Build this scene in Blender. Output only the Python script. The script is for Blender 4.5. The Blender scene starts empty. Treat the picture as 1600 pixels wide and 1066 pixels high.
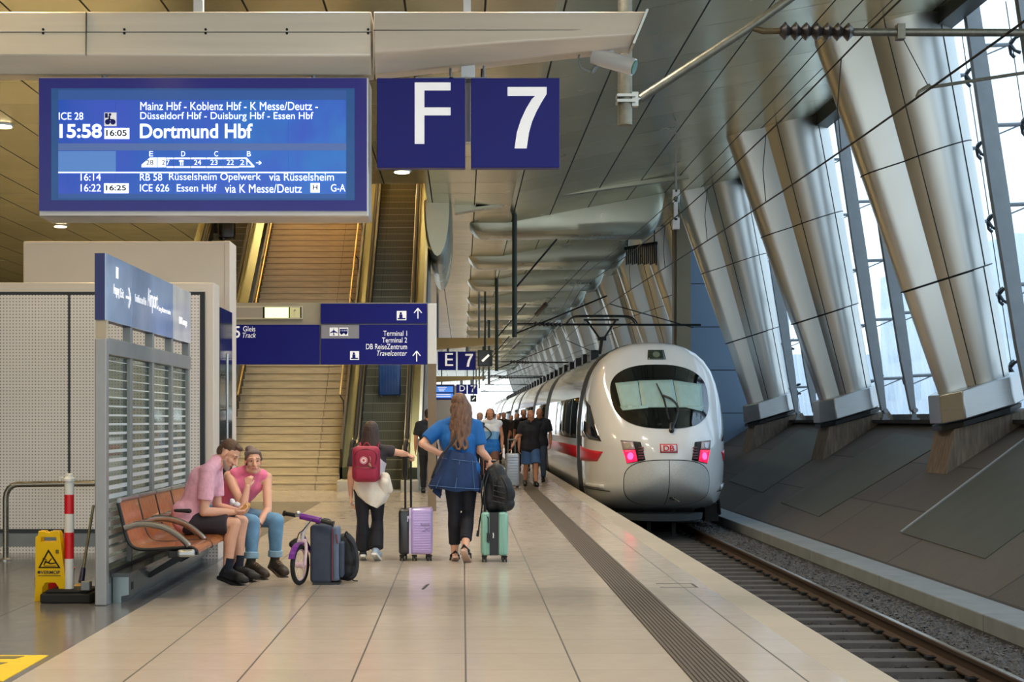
import bpy, bmesh, math, random
import numpy as np
from mathutils import Vector, Matrix
random.seed(7)
SC = bpy.context.scene
COL = SC.collection
PI = math.pi
F = 2400.0; VX = 723.0; VY = 657.0; H = 1.42     # focal length in pixels, vanishing point, eye height

# ---------------------------------------------------------------- camera, sky, exposure
cam_data = bpy.data.cameras.new('camera'); cam = bpy.data.objects.new('camera', cam_data); COL.objects.link(cam)
cam.location = (0, 0, H); cam.rotation_euler = (PI/2, 0, 0)
cam_data.sensor_fit = 'HORIZONTAL'; cam_data.sensor_width = 36.0; cam_data.lens = 36.0*F/1600
cam_data.shift_x = (800-VX)/1600; cam_data.shift_y = (VY-533)/1600
cam_data.clip_end = 1000
SC.camera = cam
w = bpy.data.worlds.new('world'); SC.world = w; w.use_nodes = True
wn = w.node_tree; wn.nodes.clear()
wo = wn.nodes.new('ShaderNodeOutputWorld'); wb = wn.nodes.new('ShaderNodeBackground')
wt = wn.nodes.new('ShaderNodeTexCoord'); wsep = wn.nodes.new('ShaderNodeSeparateXYZ'); wr = wn.nodes.new('ShaderNodeValToRGB')
wn.links.new(wt.outputs['Generated'], wsep.inputs[0]); wn.links.new(wsep.outputs['Z'], wr.inputs[0])
wr.color_ramp.elements[0].position = 0.0; wr.color_ramp.elements[0].color = (.72, .80, .84, 1)
wr.color_ramp.elements[1].position = 0.7; wr.color_ramp.elements[1].color = (.55, .74, .95, 1)
wn.links.new(wr.outputs[0], wb.inputs[0]); wb.inputs[1].default_value = 2.2
wn.links.new(wb.outputs[0], wo.inputs[0])
vs = SC.view_settings; SC.display_settings.display_device = 'sRGB'
vs.view_transform = 'Standard'; vs.look = 'None'; vs.gamma = 1.0; vs.use_curve_mapping = False; vs.exposure = 0.18
SC.cycles.use_denoising = True; SC.cycles.caustics_reflective = False; SC.cycles.caustics_refractive = False
SC.cycles.sample_clamp_indirect = 6.0; SC.cycles.max_bounces = 8; SC.cycles.transparent_max_bounces = 16

LAMP_WARM = (1.0, .88, .72)
# ---------------------------------------------------------------- helpers
def at(px, py, D):
    s = F/D
    return Vector(((px-VX)/s, D, H-(py-VY)/s))
def V(*a): return Vector(a)
def lin(c):
    def f(u):
        u /= 255.0
        return u/12.92 if u <= .04045 else ((u+.055)/1.055)**2.4
    return (f(c[0]), f(c[1]), f(c[2]), 1.0)

class NT:
    """small wrapper for building node trees"""
    def __init__(s, name):
        s.m = bpy.data.materials.new(name); s.m.use_nodes = True
        s.t = s.m.node_tree; s.b = s.t.nodes['Principled BSDF']; s.o = s.t.nodes['Material Output']
    def n(s, typ, **kw):
        x = s.t.nodes.new(typ)
        for k, v in kw.items(): setattr(x, k, v)
        return x
    def l(s, a, b): s.t.links.new(a, b)
    def math(s, op, a, b=None, c=None):
        x = s.n('ShaderNodeMath', operation=op)
        for i, q in enumerate((a, b, c)):
            if q is None: continue
            if isinstance(q, (int, float)): x.inputs[i].default_value = q
            else: s.l(q, x.inputs[i])
        return x.outputs[0]
    def coord(s, kind='Object'):
        return s.n('ShaderNodeTexCoord').outputs[kind]
    def xyz(s, vec):
        q = s.n('ShaderNodeSeparateXYZ'); s.l(vec, q.inputs[0]); return q.outputs
    def noise(s, vec, scale, detail=4, rough=.55, dim='3D'):
        q = s.n('ShaderNodeTexNoise'); q.inputs['Scale'].default_value = scale; q.inputs['Detail'].default_value = detail
        q.inputs['Roughness'].default_value = rough
        if vec is not None: s.l(vec, q.inputs['Vector'])
        return q.outputs['Fac']
    def scale(s, vec, sc):
        q = s.n('ShaderNodeMapping'); q.inputs['Scale'].default_value = sc; s.l(vec, q.inputs['Vector']); return q.outputs[0]
    def mix(s, fac, a, b):
        q = s.n('ShaderNodeMix', data_type='RGBA')
        for i, u in ((0, fac), (6, a), (7, b)):
            if isinstance(u, (int, float)): q.inputs[i].default_value = u
            elif isinstance(u, tuple): q.inputs[i].default_value = u
            else: s.l(u, q.inputs[i])
        return q.outputs[2]
    def ramp(s, fac, p0, p1):
        q = s.n('ShaderNodeMapRange'); s.l(fac, q.inputs[0]); q.inputs[1].default_value = p0; q.inputs[2].default_value = p1
        return q.outputs[0]
    def line(s, c, period, off, width):
        m = s.math('FRACT', s.math('DIVIDE', s.math('SUBTRACT', c, off), period))
        d = s.math('MULTIPLY', s.math('MINIMUM', m, s.math('SUBTRACT', 1.0, m)), period)
        return s.math('LESS_THAN', d, width/2)
    def cell(s, c, period, off):
        return s.math('FLOOR', s.math('DIVIDE', s.math('SUBTRACT', c, off), period))
    def bump(s, h, strength, dist=.01):
        q = s.n('ShaderNodeBump'); q.inputs['Strength'].default_value = strength; q.inputs['Distance'].default_value = dist
        s.l(h, q.inputs['Height']); s.l(q.outputs[0], s.b.inputs['Normal'])

MATS = {}
def mat(name, rgb, rough=.5, metal=0., var=0., vscale=8., bump=0., bscale=40., coat=0., emit=0., stretch=None, spec=None, dist=.01, rvar=0.):
    """procedural material: base colour with noise variation, roughness variation and bump"""
    if name in MATS: return MATS[name]
    t = NT(name); c = lin(rgb); b = t.b
    b.inputs['Base Color'].default_value = c; b.inputs['Roughness'].default_value = rough; b.inputs['Metallic'].default_value = metal
    b.inputs['Coat Weight'].default_value = coat; b.inputs['Coat Roughness'].default_value = .06
    if spec is not None: b.inputs['Specular IOR Level'].default_value = spec
    co = t.coord()
    if stretch: co = t.scale(co, stretch)
    if var:
        f = t.ramp(t.noise(co, vscale), .25, .75)
        lo = tuple(max(0, x*(1-var)) for x in c[:3])+(1.,); hi = tuple(min(1, x*(1+var)) for x in c[:3])+(1.,)
        t.l(t.mix(f, lo, hi), b.inputs['Base Color'])
        if rvar:
            t.l(t.math('MULTIPLY_ADD', f, rvar, rough-rvar/2), b.inputs['Roughness'])
    if bump: t.bump(t.noise(co, bscale), bump, dist)
    if emit:
        b.inputs['Emission Color'].default_value = c; b.inputs['Emission Strength'].default_value = emit
    MATS[name] = t.m
    return t.m

class MB:
    def __init__(s): s.v = []; s.f = []; s.mi = []; s.k = 0
    def add(s, vs, fs):
        o = len(s.v); s.v.extend([tuple(x) for x in vs])
        for f in fs: s.f.append(tuple(i+o for i in f)); s.mi.append(s.k)
        return s
    def box(s, x0, x1, y0, y1, z0, z1):
        vs = [(x, y, z) for z in (z0, z1) for y in (y0, y1) for x in (x0, x1)]
        return s.add(vs, [(0, 2, 3, 1), (4, 5, 7, 6), (0, 1, 5, 4), (2, 6, 7, 3), (0, 4, 6, 2), (1, 3, 7, 5)])
    def obox(s, c, a, b, d):
        c, a, b, d = map(Vector, (c, a, b, d))
        vs = [c+i*a+j*b+k*d for k in (-1, 1) for j in (-1, 1) for i in (-1, 1)]
        return s.add(vs, [(0, 2, 3, 1), (4, 5, 7, 6), (0, 1, 5, 4), (2, 6, 7, 3), (0, 4, 6, 2), (1, 3, 7, 5)])
    def bar(s, p, q, wd, ht, up=(0, 0, 1)):
        p, q = Vector(p), Vector(q); d = q-p; u = Vector(up)
        r = d.cross(u); r = r.normalized() if r.length > 1e-6 else Vector((1, 0, 0))
        u = r.cross(d).normalized()
        return s.obox((p+q)/2, r*wd/2, d/2, u*ht/2)
    def loft(s, rings, cap=True, closed=True):
        n = len(rings[0]); vs = [p for r in rings for p in r]; fs = []
        for i in range(len(rings)-1):
            for j in range(n if closed else n-1):
                k = (j+1) % n
                fs.append((i*n+j, i*n+k, (i+1)*n+k, (i+1)*n+j))
        if cap:
            fs.append(tuple(range(n-1, -1, -1))); fs.append(tuple((len(rings)-1)*n+j for j in range(n)))
        return s.add(vs, fs)
    def tube(s, pts, r, seg=10, cap=True, flat=1.0):
        pts = [Vector(p) for p in pts]; rs = r if isinstance(r, (list, tuple)) else [r]*len(pts)
        rings = []; prev = None
        for i, p in enumerate(pts):
            t = (pts[min(i+1, len(pts)-1)]-pts[max(i-1, 0)]).normalized()
            if prev is None:
                prev = t.orthogonal().normalized()
            a = (prev-t*prev.dot(t)); a = a.normalized() if a.length > 1e-6 else t.orthogonal().normalized()
            b = t.cross(a); prev = a
            rings.append([p+rs[i]*(math.cos(2*PI*k/seg)*a+flat*math.sin(2*PI*k/seg)*b) for k in range(seg)])
        return s.loft(rings, cap)
    def prism(s, poly, plane, a, b):
        def P(u, w_, h): return {'xz': (u, h, w_), 'yz': (h, u, w_), 'xy': (u, w_, h)}[plane]
        n = len(poly)
        vs = [P(u, w_, a) for u, w_ in poly]+[P(u, w_, b) for u, w_ in poly]
        fs = [tuple(range(n)), tuple(range(2*n-1, n-1, -1))]
        fs += [(j, j+n, (j+1) % n+n, (j+1) % n) for j in range(n)]
        return s.add(vs, fs)
    def ell(s, c, rad, axes=None, nu=14, nv=9):
        c = Vector(c); ax = axes or (V(1, 0, 0), V(0, 1, 0), V(0, 0, 1)); vs = []; fs = []
        rad = (rad,)*3 if isinstance(rad, (int, float)) else rad
        vs.append(c-ax[2]*rad[2])
        for i in range(1, nv):
            th = -PI/2+PI*i/nv
            for j in range(nu):
                ph = 2*PI*j/nu
                vs.append(c+ax[0]*rad[0]*math.cos(th)*math.cos(ph)+ax[1]*rad[1]*math.cos(th)*math.sin(ph)+ax[2]*rad[2]*math.sin(th))
        vs.append(c+ax[2]*rad[2]); L = len(vs)-1
        for j in range(nu): fs.append((0, 1+(j+1) % nu, 1+j))
        for i in range(nv-2):
            for j in range(nu):
                a = 1+i*nu+j; b = 1+i*nu+(j+1) % nu
                fs.append((a, b, b+nu, a+nu))
        for j in range(nu): fs.append((L, 1+(nv-2)*nu+j, 1+(nv-2)*nu+(j+1) % nu))
        return s.add(vs, fs)
    def rc(s, p, q, r1, r2, seg=14):
        """round cone: tapered limb with spherical ends"""
        p, q = Vector(p), Vector(q); d = q-p; L = d.length
        if L < 1e-5: return s.ell(p, max(r1, r2))
        t = d/L; pts = []; rs = []
        for k in range(5):
            a = PI/2*(k+.35)/5.0; pts.append(p-t*r1*math.cos(a)); rs.append(r1*math.sin(a))
        pts += [p, q]; rs += [r1, r2]
        for k in range(4, -1, -1):
            a = PI/2*(k+.35)/5.0; pts.append(q+t*r2*math.cos(a)); rs.append(r2*math.sin(a))
        a = t.orthogonal().normalized(); b = t.cross(a)
        return s.loft([[pp+rr*(math.cos(2*PI*k/seg)*a+math.sin(2*PI*k/seg)*b) for k in range(seg)] for pp, rr in zip(pts, rs)])
    def chain(s, pts, rs, seg=14):
        for i in range(len(pts)-1): s.rc(pts[i], pts[i+1], rs[i], rs[i+1], seg)
        return s
    def disc(s, c, n, r, h, seg=24):
        c = Vector(c); n = Vector(n).normalized()
        return s.tube([c-n*h/2, c+n*h/2], r, seg)
    def lathe(s, c, prof, axis=(0, 0, 1), seg=20):
        c = Vector(c); t = Vector(axis).normalized(); a = t.orthogonal().normalized(); b = t.cross(a)
        return s.loft([[c+t*h+r*(math.cos(2*PI*k/seg)*a+math.sin(2*PI*k/seg)*b) for k in range(seg)] for r, h in prof])
    def grid(s, fn, nu, nv):
        vs = [fn(i/nu, j/nv) for i in range(nu+1) for j in range(nv+1)]
        fs = [(i*(nv+1)+j, (i+1)*(nv+1)+j, (i+1)*(nv+1)+j+1, i*(nv+1)+j+1) for i in range(nu) for j in range(nv)]
        return s.add(vs, fs)
    def mesh(s, name):
        me = bpy.data.meshes.new(name); me.from_pydata(s.v, [], s.f)
        me.polygons.foreach_set('material_index', s.mi); me.validate(); me.update()
        bm = bmesh.new(); bm.from_mesh(me); bmesh.ops.recalc_face_normals(bm, faces=bm.faces); bm.to_mesh(me); bm.free()
        return me
    def build(s, name, mats, parent=None, smooth=35, bevel=0, bseg=2):
        me = s.mesh(name); return link(name, me, mats, parent, smooth, bevel, bseg)

def link(name, me, mats, parent=None, smooth=35, bevel=0, bseg=2):
    for m in (mats if isinstance(mats, (list, tuple)) else [mats]): me.materials.append(m)
    if smooth:
        me.polygons.foreach_set('use_smooth', [True]*len(me.polygons)); me.set_sharp_from_angle(angle=math.radians(smooth))
    o = bpy.data.objects.new(name, me); COL.objects.link(o)
    if parent is not None:
        o.parent = parent; o.matrix_parent_inverse = parent.matrix_basis.inverted()
    if bevel:
        md = o.modifiers.new('bevel', 'BEVEL'); md.width = bevel; md.segments = bseg; md.limit_method = 'ANGLE'
    return o
def thing(name, label, cat, loc=(0, 0, 0), group=None, rz=0):
    o = bpy.data.objects.new(name, None); COL.objects.link(o); o.location = loc; o.rotation_euler = (0, 0, rz)
    o.empty_display_size = .1; o['label'] = label; o['category'] = cat
    if group: o['group'] = group
    return o
def tag(o, label, cat, group=None, kind=None):
    o['label'] = label; o['category'] = cat
    if group: o['group'] = group
    if kind: o['kind'] = kind
    return o
def struct(o, label=None, cat=None):
    o['kind'] = 'structure'
    if label: o['label'] = label; o['category'] = cat or 'structure'
    return o
KIDS = {}
def kids(o): return [c for c in bpy.data.objects if c.parent == o]
def dup(o, loc=None, rz=None, label=None, group=None, parent=None):
    """a copy of a thing with copies of its parts and their sub-parts"""
    c = o.copy(); COL.objects.link(c)
    if parent is not None: c.parent = parent
    c.matrix_parent_inverse = o.matrix_parent_inverse.copy()
    if loc is not None: c.location = loc
    if rz is not None: c.rotation_euler = (0, 0, rz)
    if label: c['label'] = label
    if group: c['group'] = group
    for ch in kids(o): dup(ch, parent=c)
    return c
def curve_pts(pts, n=8):
    """Catmull-Rom through points"""
    P = [Vector(p) for p in pts]; out = []
    for i in range(len(P)-1):
        a = P[max(i-1, 0)]; b = P[i]; c = P[i+1]; d = P[min(i+2, len(P)-1)]
        for k in range(n):
            t = k/n
            out.append(.5*((2*b)+(c-a)*t+(2*a-5*b+4*c-d)*t*t+(3*b-a-3*c+d)*t**3))
    out.append(P[-1]); return out
def text(body, x0, x1, z0, z1, y, material, parent, name='lettering', face='-y', shear=0, depth=.003, bold=0.0, keep=False):
    """raised lettering fitted to a box on a plane (the letters' outline box is x0..x1, z0..z1)"""
    cu = bpy.data.curves.new('t', 'FONT'); cu.body = body; cu.shear = shear; cu.extrude = .001; cu.offset = bold
    ob = bpy.data.objects.new('t', cu); COL.objects.link(ob)
    dg = bpy.context.evaluated_depsgraph_get()
    me = bpy.data.meshes.new_from_object(ob.evaluated_get(dg)); bpy.data.objects.remove(ob)
    n = len(me.vertices); co = np.zeros(n*3); me.vertices.foreach_get('co', co); co = co.reshape(-1, 3)
    mn, mx = co.min(0), co.max(0)
    u = (co[:, 0]-mn[0])/(mx[0]-mn[0]); v = (co[:, 1]-mn[1])/(mx[1]-mn[1]); d = np.where(co[:, 2] > 0, depth, 0.0)
    out = np.zeros_like(co)
    if face == '-y': out[:, 0] = x0+u*(x1-x0); out[:, 2] = z0+v*(z1-z0); out[:, 1] = y-d
    elif face == '+x': out[:, 1] = x0+u*(x1-x0); out[:, 2] = z0+v*(z1-z0); out[:, 0] = y+d
    me.vertices.foreach_set('co', out.ravel()); me.update()
    return link(name, me, material, parent, 0)
def remesh(mb, name, mats, parent, voxel=.006, it=4, fac=.5, paint=None, noise=0):
    """melt overlapping closed shapes into one continuous skin"""
    me = bpy.data.meshes.new('r'); me.from_pydata(mb.v, [], mb.f); me.update()
    ob = bpy.data.objects.new('r', me); COL.objects.link(ob)
    m = ob.modifiers.new('r', 'REMESH'); m.mode = 'VOXEL'; m.voxel_size = voxel
    if it:
        q = ob.modifiers.new('s', 'SMOOTH'); q.iterations = it; q.factor = fac
    dg = bpy.context.evaluated_depsgraph_get()
    out = bpy.data.meshes.new_from_object(ob.evaluated_get(dg)); bpy.data.objects.remove(ob); bpy.data.meshes.remove(me)
    o = link(name, out, mats, parent, 0); out.polygons.foreach_set('use_smooth', [True]*len(out.polygons))
    if paint:
        n = len(out.polygons); ce = np.zeros(n*3); out.polygons.foreach_get('center', ce); ce = ce.reshape(-1, 3)
        idx = np.zeros(n, dtype=np.int32)
        for k, c, r in paint:
            idx[np.linalg.norm((ce-np.array(c))/np.array(r), axis=1) < 1] = k
        out.polygons.foreach_set('material_index', idx)
    return o
# ---------------------------------------------------------------- materials of the hall
def tile_mat(name, rgb, px, ox, py, oy, joint, jw, rough, var=.06, jdark=.35):
    t = NT(name); c = lin(rgb); co = t.coord(); x = t.xyz(co)
    g1 = t.line(x[0], px, ox, jw); g2 = t.line(x[1], py, oy, jw*.55)
    cv = t.n('ShaderNodeCombineXYZ'); t.l(t.cell(x[0], px, ox), cv.inputs[0]); t.l(t.cell(x[1], py, oy), cv.inputs[1])
    wn_ = t.n('ShaderNodeTexWhiteNoise'); t.l(cv.outputs[0], wn_.inputs['Vector'])
    nz = t.noise(t.scale(co, (3., 9., 1.)), 2.5, 6)
    f = t.math('ADD', t.math('MULTIPLY', wn_.outputs['Value'], .5), t.math('MULTIPLY', nz, .5))
    base = t.mix(f, tuple(v*(1-var*1.6) for v in c[:3])+(1,), tuple(min(1, v*(1+var)) for v in c[:3])+(1,))
    speck = t.ramp(t.noise(co, 35, 2), .68, .74)
    base = t.mix(t.math('MULTIPLY', speck, .12), base, (.10, .08, .06, 1))
    base = t.mix(t.math('MULTIPLY', g2, .6), base, tuple(v*jdark for v in c[:3])+(1,))
    base = t.mix(g1, base, tuple(v*.12 for v in c[:3])+(1,))
    t.l(base, t.b.inputs['Base Color'])
    r = t.math('MULTIPLY_ADD', t.noise(t.scale(co, (1, 1, 1)), 6, 5), .16, rough-.06)
    r = t.math('ADD', r, t.math('MULTIPLY', g1, .5))
    t.l(r, t.b.inputs['Roughness'])
    t.b.inputs['Specular IOR Level'].default_value = .55
    hgt = t.math('SUBTRACT', t.math('MULTIPLY', t.noise(t.scale(co, (.7, 2.2, 1)), 5, 3), .25), t.math('MAXIMUM', g1, g2))
    t.bump(hgt, .12, .004)
    return t.m
M_TILE = tile_mat('beige floor tile', (196, 184, 170), .62, .017, .61, .2, 1, .011, .15)
M_GREYTILE = tile_mat('dark grey floor tile', (104, 104, 106), .9, -2.45, .9, .3, 1, .006, .15)
M_EDGE = tile_mat('platform edge stone', (178, 168, 150), 9, -3, .61, .2, 1, .01, .42, .12)

def ceil_mat():
    t = NT('brushed ceiling panels'); co = t.coord(); x = t.xyz(co)
    g = t.math('MAXIMUM', t.line(x[0], 1.03, .29, .028), t.math('MULTIPLY', t.line(x[1], 1.7, .4, .022), .55))
    cv = t.n('ShaderNodeCombineXYZ'); t.l(t.cell(x[0], 1.03, .29), cv.inputs[0]); t.l(t.cell(x[1], 1.7, .4), cv.inputs[1])
    wn_ = t.n('ShaderNodeTexWhiteNoise'); t.l(cv.outputs[0], wn_.inputs['Vector'])
    base = t.mix(wn_.outputs['Value'], (.58, .55, .37, 1), (.74, .70, .49, 1))
    base = t.mix(g, base, (.012, .012, .012, 1))
    t.l(base, t.b.inputs['Base Color']); t.b.inputs['Metallic'].default_value = .80
    t.l(t.math('ADD', t.math('MULTIPLY_ADD', t.noise(co, 1.3, 4), .12, .19), t.math('MULTIPLY', g, .4)), t.b.inputs['Roughness'])
    t.bump(t.noise(t.scale(co, (1, .8, 1)), .9, 1), .22, .05)
    return t.m
M_CEIL = ceil_mat()
def brushed(name, rgb, rough, metal=.9, st=(2, 2, 60), bmp=.03, var=.06):
    return mat(name, rgb, rough, metal, var=var, vscale=1.5, bump=bmp, bscale=6, stretch=st, rvar=.12)
M_BEAM = brushed('clad beam aluminium', (238, 228, 212), .36, .22, (.4, .4, 8))
M_COLUMN = brushed('satin column cladding', (196, 196, 191), .36, .95, (.5, .5, .3), .0, .03)
M_STEEL = brushed('brushed stainless steel', (176, 178, 178), .32, .9)
M_GREYSTEEL = mat('painted grey steel', (128, 132, 134), .42, .35, var=.08, vscale=5)
M_GALV = mat('galvanised pipe', (124, 122, 110), .45, .7, var=.2, vscale=20)
M_DARK = mat('dark metal', (28, 30, 32), .45, .4, var=.2, vscale=12)
M_BLACK = mat('black plastic', (16, 17, 19), .4, var=.15, vscale=20)
M_RUBBER = mat('black rubber', (20, 20, 21), .75, var=.2, vscale=30)
M_WHITE = mat('white enamel', (226, 228, 228), .38, var=.03, vscale=6)
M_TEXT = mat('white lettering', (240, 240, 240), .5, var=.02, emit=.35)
M_BLUE = mat('signal blue enamel', (8, 18, 124), .42, var=.05, vscale=4, spec=.3)
M_NAVY = mat('deep blue enamel', (22, 30, 96), .35, var=.05, vscale=4)
M_CONC = mat('grey concrete', (122, 126, 126), .8, var=.14, vscale=3, bump=.25, bscale=45)
M_STRIP = mat('ribbed tactile strip', (86, 77, 68), .6, var=.18, vscale=40, bump=.2, bscale=90)
M_LAMP = mat('lit lamp diffuser', (255, 236, 196), .4, emit=9, var=.02)

# ---------------------------------------------------------------- platform and floor
XE = 2.37
b = MB(); b.box(-2.45, 2.09, -24, 26.8, -1.2, 0); b.box(-2.45, 2.09, 26.8, 240, -1.2, 0)
struct(b.build('floor', M_TILE, smooth=0))
b = MB(); b.box(-24, -2.45, -24, 26.8, -1.2, 0)
struct(b.build('floor_dark_border', M_GREYTILE, smooth=0))
b = MB(); b.box(-24, -2.45, 26.8, 240, -1.2, -.001)
struct(b.build('floor_concourse', M_TILE, smooth=0))
b = MB(); b.box(2.09, XE, -4, 240, -.25, 0); b.box(2.09, 2.22, -4, 240, -1.2, -.25)
struct(b.build('platform_edge', M_EDGE, smooth=0))
b = MB(); b.box(-2.45, 2.09, 26.75, 26.83, -.001, .0025)
struct(b.build('floor_joint_strip', mat('dark joint', (60, 56, 52), .6, var=.1), smooth=0))
b = MB()
for i in range(11): b.box(1.255+i*.0272, 1.255+i*.0272+.017, -1, 120, 0, .006)
b.k = 1; b.box(1.25, 1.553, -1, 120, 0, .002)
tag(b.build('tactile_strip', [M_STRIP, mat('strip groove', (52, 45, 40), .8, var=.2)], smooth=0), 'long brown ribbed tactile strip running along the platform floor', 'tactile strip')
for i, (x, y, wd, dp) in enumerate(((-.47, 12.9, .035, .3), (1.02, 12.55, .3, .28))):
    pass
b = MB(); c = at(1033, 914, 13.3); b.box(1.68, 2.0, 13.05, 13.07, 0, .002); b.box(1.68, 2.0, 13.34, 13.36, 0, .002); b.box(1.98, 2.0, 13.05, 13.36, 0, .002)
tag(b.build('floor_hatch', mat('dark joint', (60, 56, 52), .6)), 'small square hatch outline in the floor right of the ribbed strip', 'floor hatch')
b = MB(); b.prism([(-.345, 12.9), (-.325, 12.9), (-.29, 13.3), (-.315, 13.3)], 'xy', 0, .003)
tag(b.build('drain_slot', M_DARK), 'small dark drain slot in the beige floor below the lilac suitcase', 'drain')
# yellow marking with grey stripes
t = thing('floor_marking', 'yellow floor marking with slanted grey stripes in the corner of the dark floor', 'floor marking', (-2.9, 9.0, 0))
b = MB(); b.prism([(-2.5, 9.27), (-3.6, 9.27), (-3.6, 8.35), (-2.5, 8.35)], 'xy', 0, .003)
b.build('yellow_field', mat('worn yellow paint', (236, 200, 20), .4, var=.08, vscale=10), t, smooth=0)
for k in range(4):
    b = MB(); y = 9.12-k*.24
    b.prism([(-2.63-k*.03, y+.1), (-3.6, y+.1), (-3.6, y+.0), (-2.66-k*.03, y+.0)], 'xy', .003, .005)
    b.build('grey_stripe', mat('grey marking stripe', (96, 92, 70), .45, var=.1), t, smooth=0)

# ---------------------------------------------------------------- track
ZR = -.76
b = MB(); b.box(2.2, 5.5, -4, 240, -1.35, -1.0)
struct(b.build('track_bed', mat('dark ballast bed', (40, 38, 36), .95, var=.4, vscale=30, bump=1., bscale=60, dist=.03)))
rng = np.random.default_rng(3)
def stones(n, x0, x1, y0, y1, z, size):
    ico = np.array([(0, 0, 1), (.9, 0, .2), (.1, .9, .3), (-.8, .2, .1), (0, -.9, .2), (.3, .2, -.9)])
    fc = [(0, 1, 2), (0, 2, 3), (0, 3, 4), (0, 4, 1), (5, 2, 1), (5, 3, 2), (5, 4, 3), (5, 1, 4)]
    b = MB()
    for i in range(n):
        y = y0+(y1-y0)*rng.random()**1.5; x = x0+(x1-x0)*rng.random()
        s_ = size*(.6+.8*rng.random()); a = rng.random()*6.28; ca, sa = math.cos(a), math.sin(a)
        q = ico*(s_*np.array([1, .8+.4*rng.random(), .7]))+rng.normal(0, s_*.15, (6, 3))
        q = np.stack([q[:, 0]*ca-q[:, 1]*sa+x, q[:, 0]*sa+q[:, 1]*ca+y, q[:, 2]+z+rng.random()*.02], 1)
        b.add(q.tolist(), fc)
    return b
M_STONE = mat('grey ballast stone', (84, 82, 80), .9, var=.5, vscale=9)
b = MB(); b.prism([(4.79, -.95), (4.84, -.83), (5.415, -.775), (5.415, -1.1), (4.79, -1.1)], 'xz', -4, 240); struct(b.build('track_bed_side', mat('dark ballast bed', (40, 38, 36)), smooth=0))
bb = stones(9000, 4.79, 5.385, 12.5, 40, -.81, .03)
tag(bb.build('ballast', M_STONE, smooth=0), 'grey crushed stone ballast between the rail and the low concrete wall', 'gravel', kind='stuff')
bb = stones(5000, 2.45, 4.65, 12.5, 34, -1.0, .035)
tag(bb.build('ballast', mat('dark ballast stone', (52, 50, 49), .9, var=.5, vscale=9), smooth=0), 'dark ballast stones lying between the railway sleepers', 'gravel', kind='stuff')
def rail_prof(x):
    return [(x-.075, -.93), (x+.075, -.93), (x+.075, -.915), (x+.012, -.89), (x+.012, -.81), (x+.036, -.797), (x+.036, -.765), (x+.028, -.76), (x-.028, -.76), (x-.036, -.765), (x-.036, -.797), (x-.012, -.81), (x-.012, -.89), (x-.075, -.915)]
for x, lb in ((4.69, 'rusty rail with a polished top on the side of the low concrete wall'), (3.19, 'rusty rail lying in shade close under the platform edge')):
    t = thing('rail', lb, 'rail', (x, 13, ZR))
    b = MB(); b.prism(rail_prof(x), 'xz', 4, 240); b.build('rail_web', mat('rusty rail steel', (70, 54, 42), .6, .4, var=.25, vscale=20), t, smooth=0)
    b = MB(); b.box(x-.027, x+.027, 4, 240, -.761, -.757); b.build('rail_head', mat('polished rail head', (190, 176, 158), .25, .95, var=.05), t, smooth=0)
M_SLEEPER = mat('concrete sleeper', (74, 70, 66), .85, var=.2, vscale=6, bump=.3, bscale=40)
for k in range(34):
    y = 12.0+k*.62
    t = thing('railway_sleeper', 'grimy concrete sleeper under the empty track in front of the train', 'railway sleeper', (3.94, y, -.95), 'sleepers of the empty track')
    b = MB(); b.prism([(y-.15, -1.02), (y+.15, -1.02), (y+.11, -.935), (y-.11, -.935)], 'yz', 2.62, 5.26); b.build('sleeper_beam', M_SLEEPER, t, smooth=0)
    for x in (3.19, 4.69):
        b = MB(); b.box(x-.14, x-.05, y-.06, y+.06, -.94, -.9); b.box(x+.05, x+.14, y-.06, y+.06, -.94, -.9); b.build('rail_clip', M_DARK, t, smooth=0)
# low concrete wall beside the track and the sloping embankment
b = MB()
for k in range(30):
    y0 = 4+k*4.0
    b.box(5.42, 5.95, y0+.008, y0+3.992, -1.2, -.60)
struct(b.build('kerb_wall', M_CONC, smooth=0, bevel=.015))
SLP = .65; SX = 5.95; SZ = -.62
def slope_z(x): return SZ+SLP*(x-SX)
b = MB(); XT = SX+(1.42-SZ)/SLP
b.prism([(SX-.05, SZ-.03), (XT, 1.42), (XT+3.5, 1.42), (XT+3.5, -1.4), (SX-.05, -1.4)], 'xz', -4, 240)
def slab_mat():
    t = NT('stained concrete slabs'); co = t.coord(); x = t.xyz(co)
    g = t.math('MAXIMUM', t.line(x[0], .98, 5.98, .028), t.line(x[1], 4.22, .6, .05))
    cv = t.n('ShaderNodeCombineXYZ'); t.l(t.cell(x[0], .98, 5.98), cv.inputs[0]); t.l(t.cell(x[1], 4.22, .6), cv.inputs[1])
    wn_ = t.n('ShaderNodeTexWhiteNoise'); t.l(cv.outputs[0], wn_.inputs['Vector'])
    f = t.math('ADD', t.math('MULTIPLY', wn_.outputs['Value'], .6), t.math('MULTIPLY', t.noise(co, 1.6, 6), .5))
    base = t.mix(f, lin((56, 49, 45)), lin((84, 78, 70)))
    st = t.ramp(t.noise(t.scale(co, (1, 3, 1)), 9, 5), .55, .72); base = t.mix(t.math('MULTIPLY', st, .4), base, lin((48, 42, 40)))
    base = t.mix(t.math('MULTIPLY', g, .85), base, (.012, .011, .01, 1)); t.l(base, t.b.inputs['Base Color']); t.b.inputs['Roughness'].default_value = .7
    t.bump(t.noise(co, 40), .2, .005); return t.m
struct(b.build('embankment', slab_mat(), smooth=0))
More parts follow.
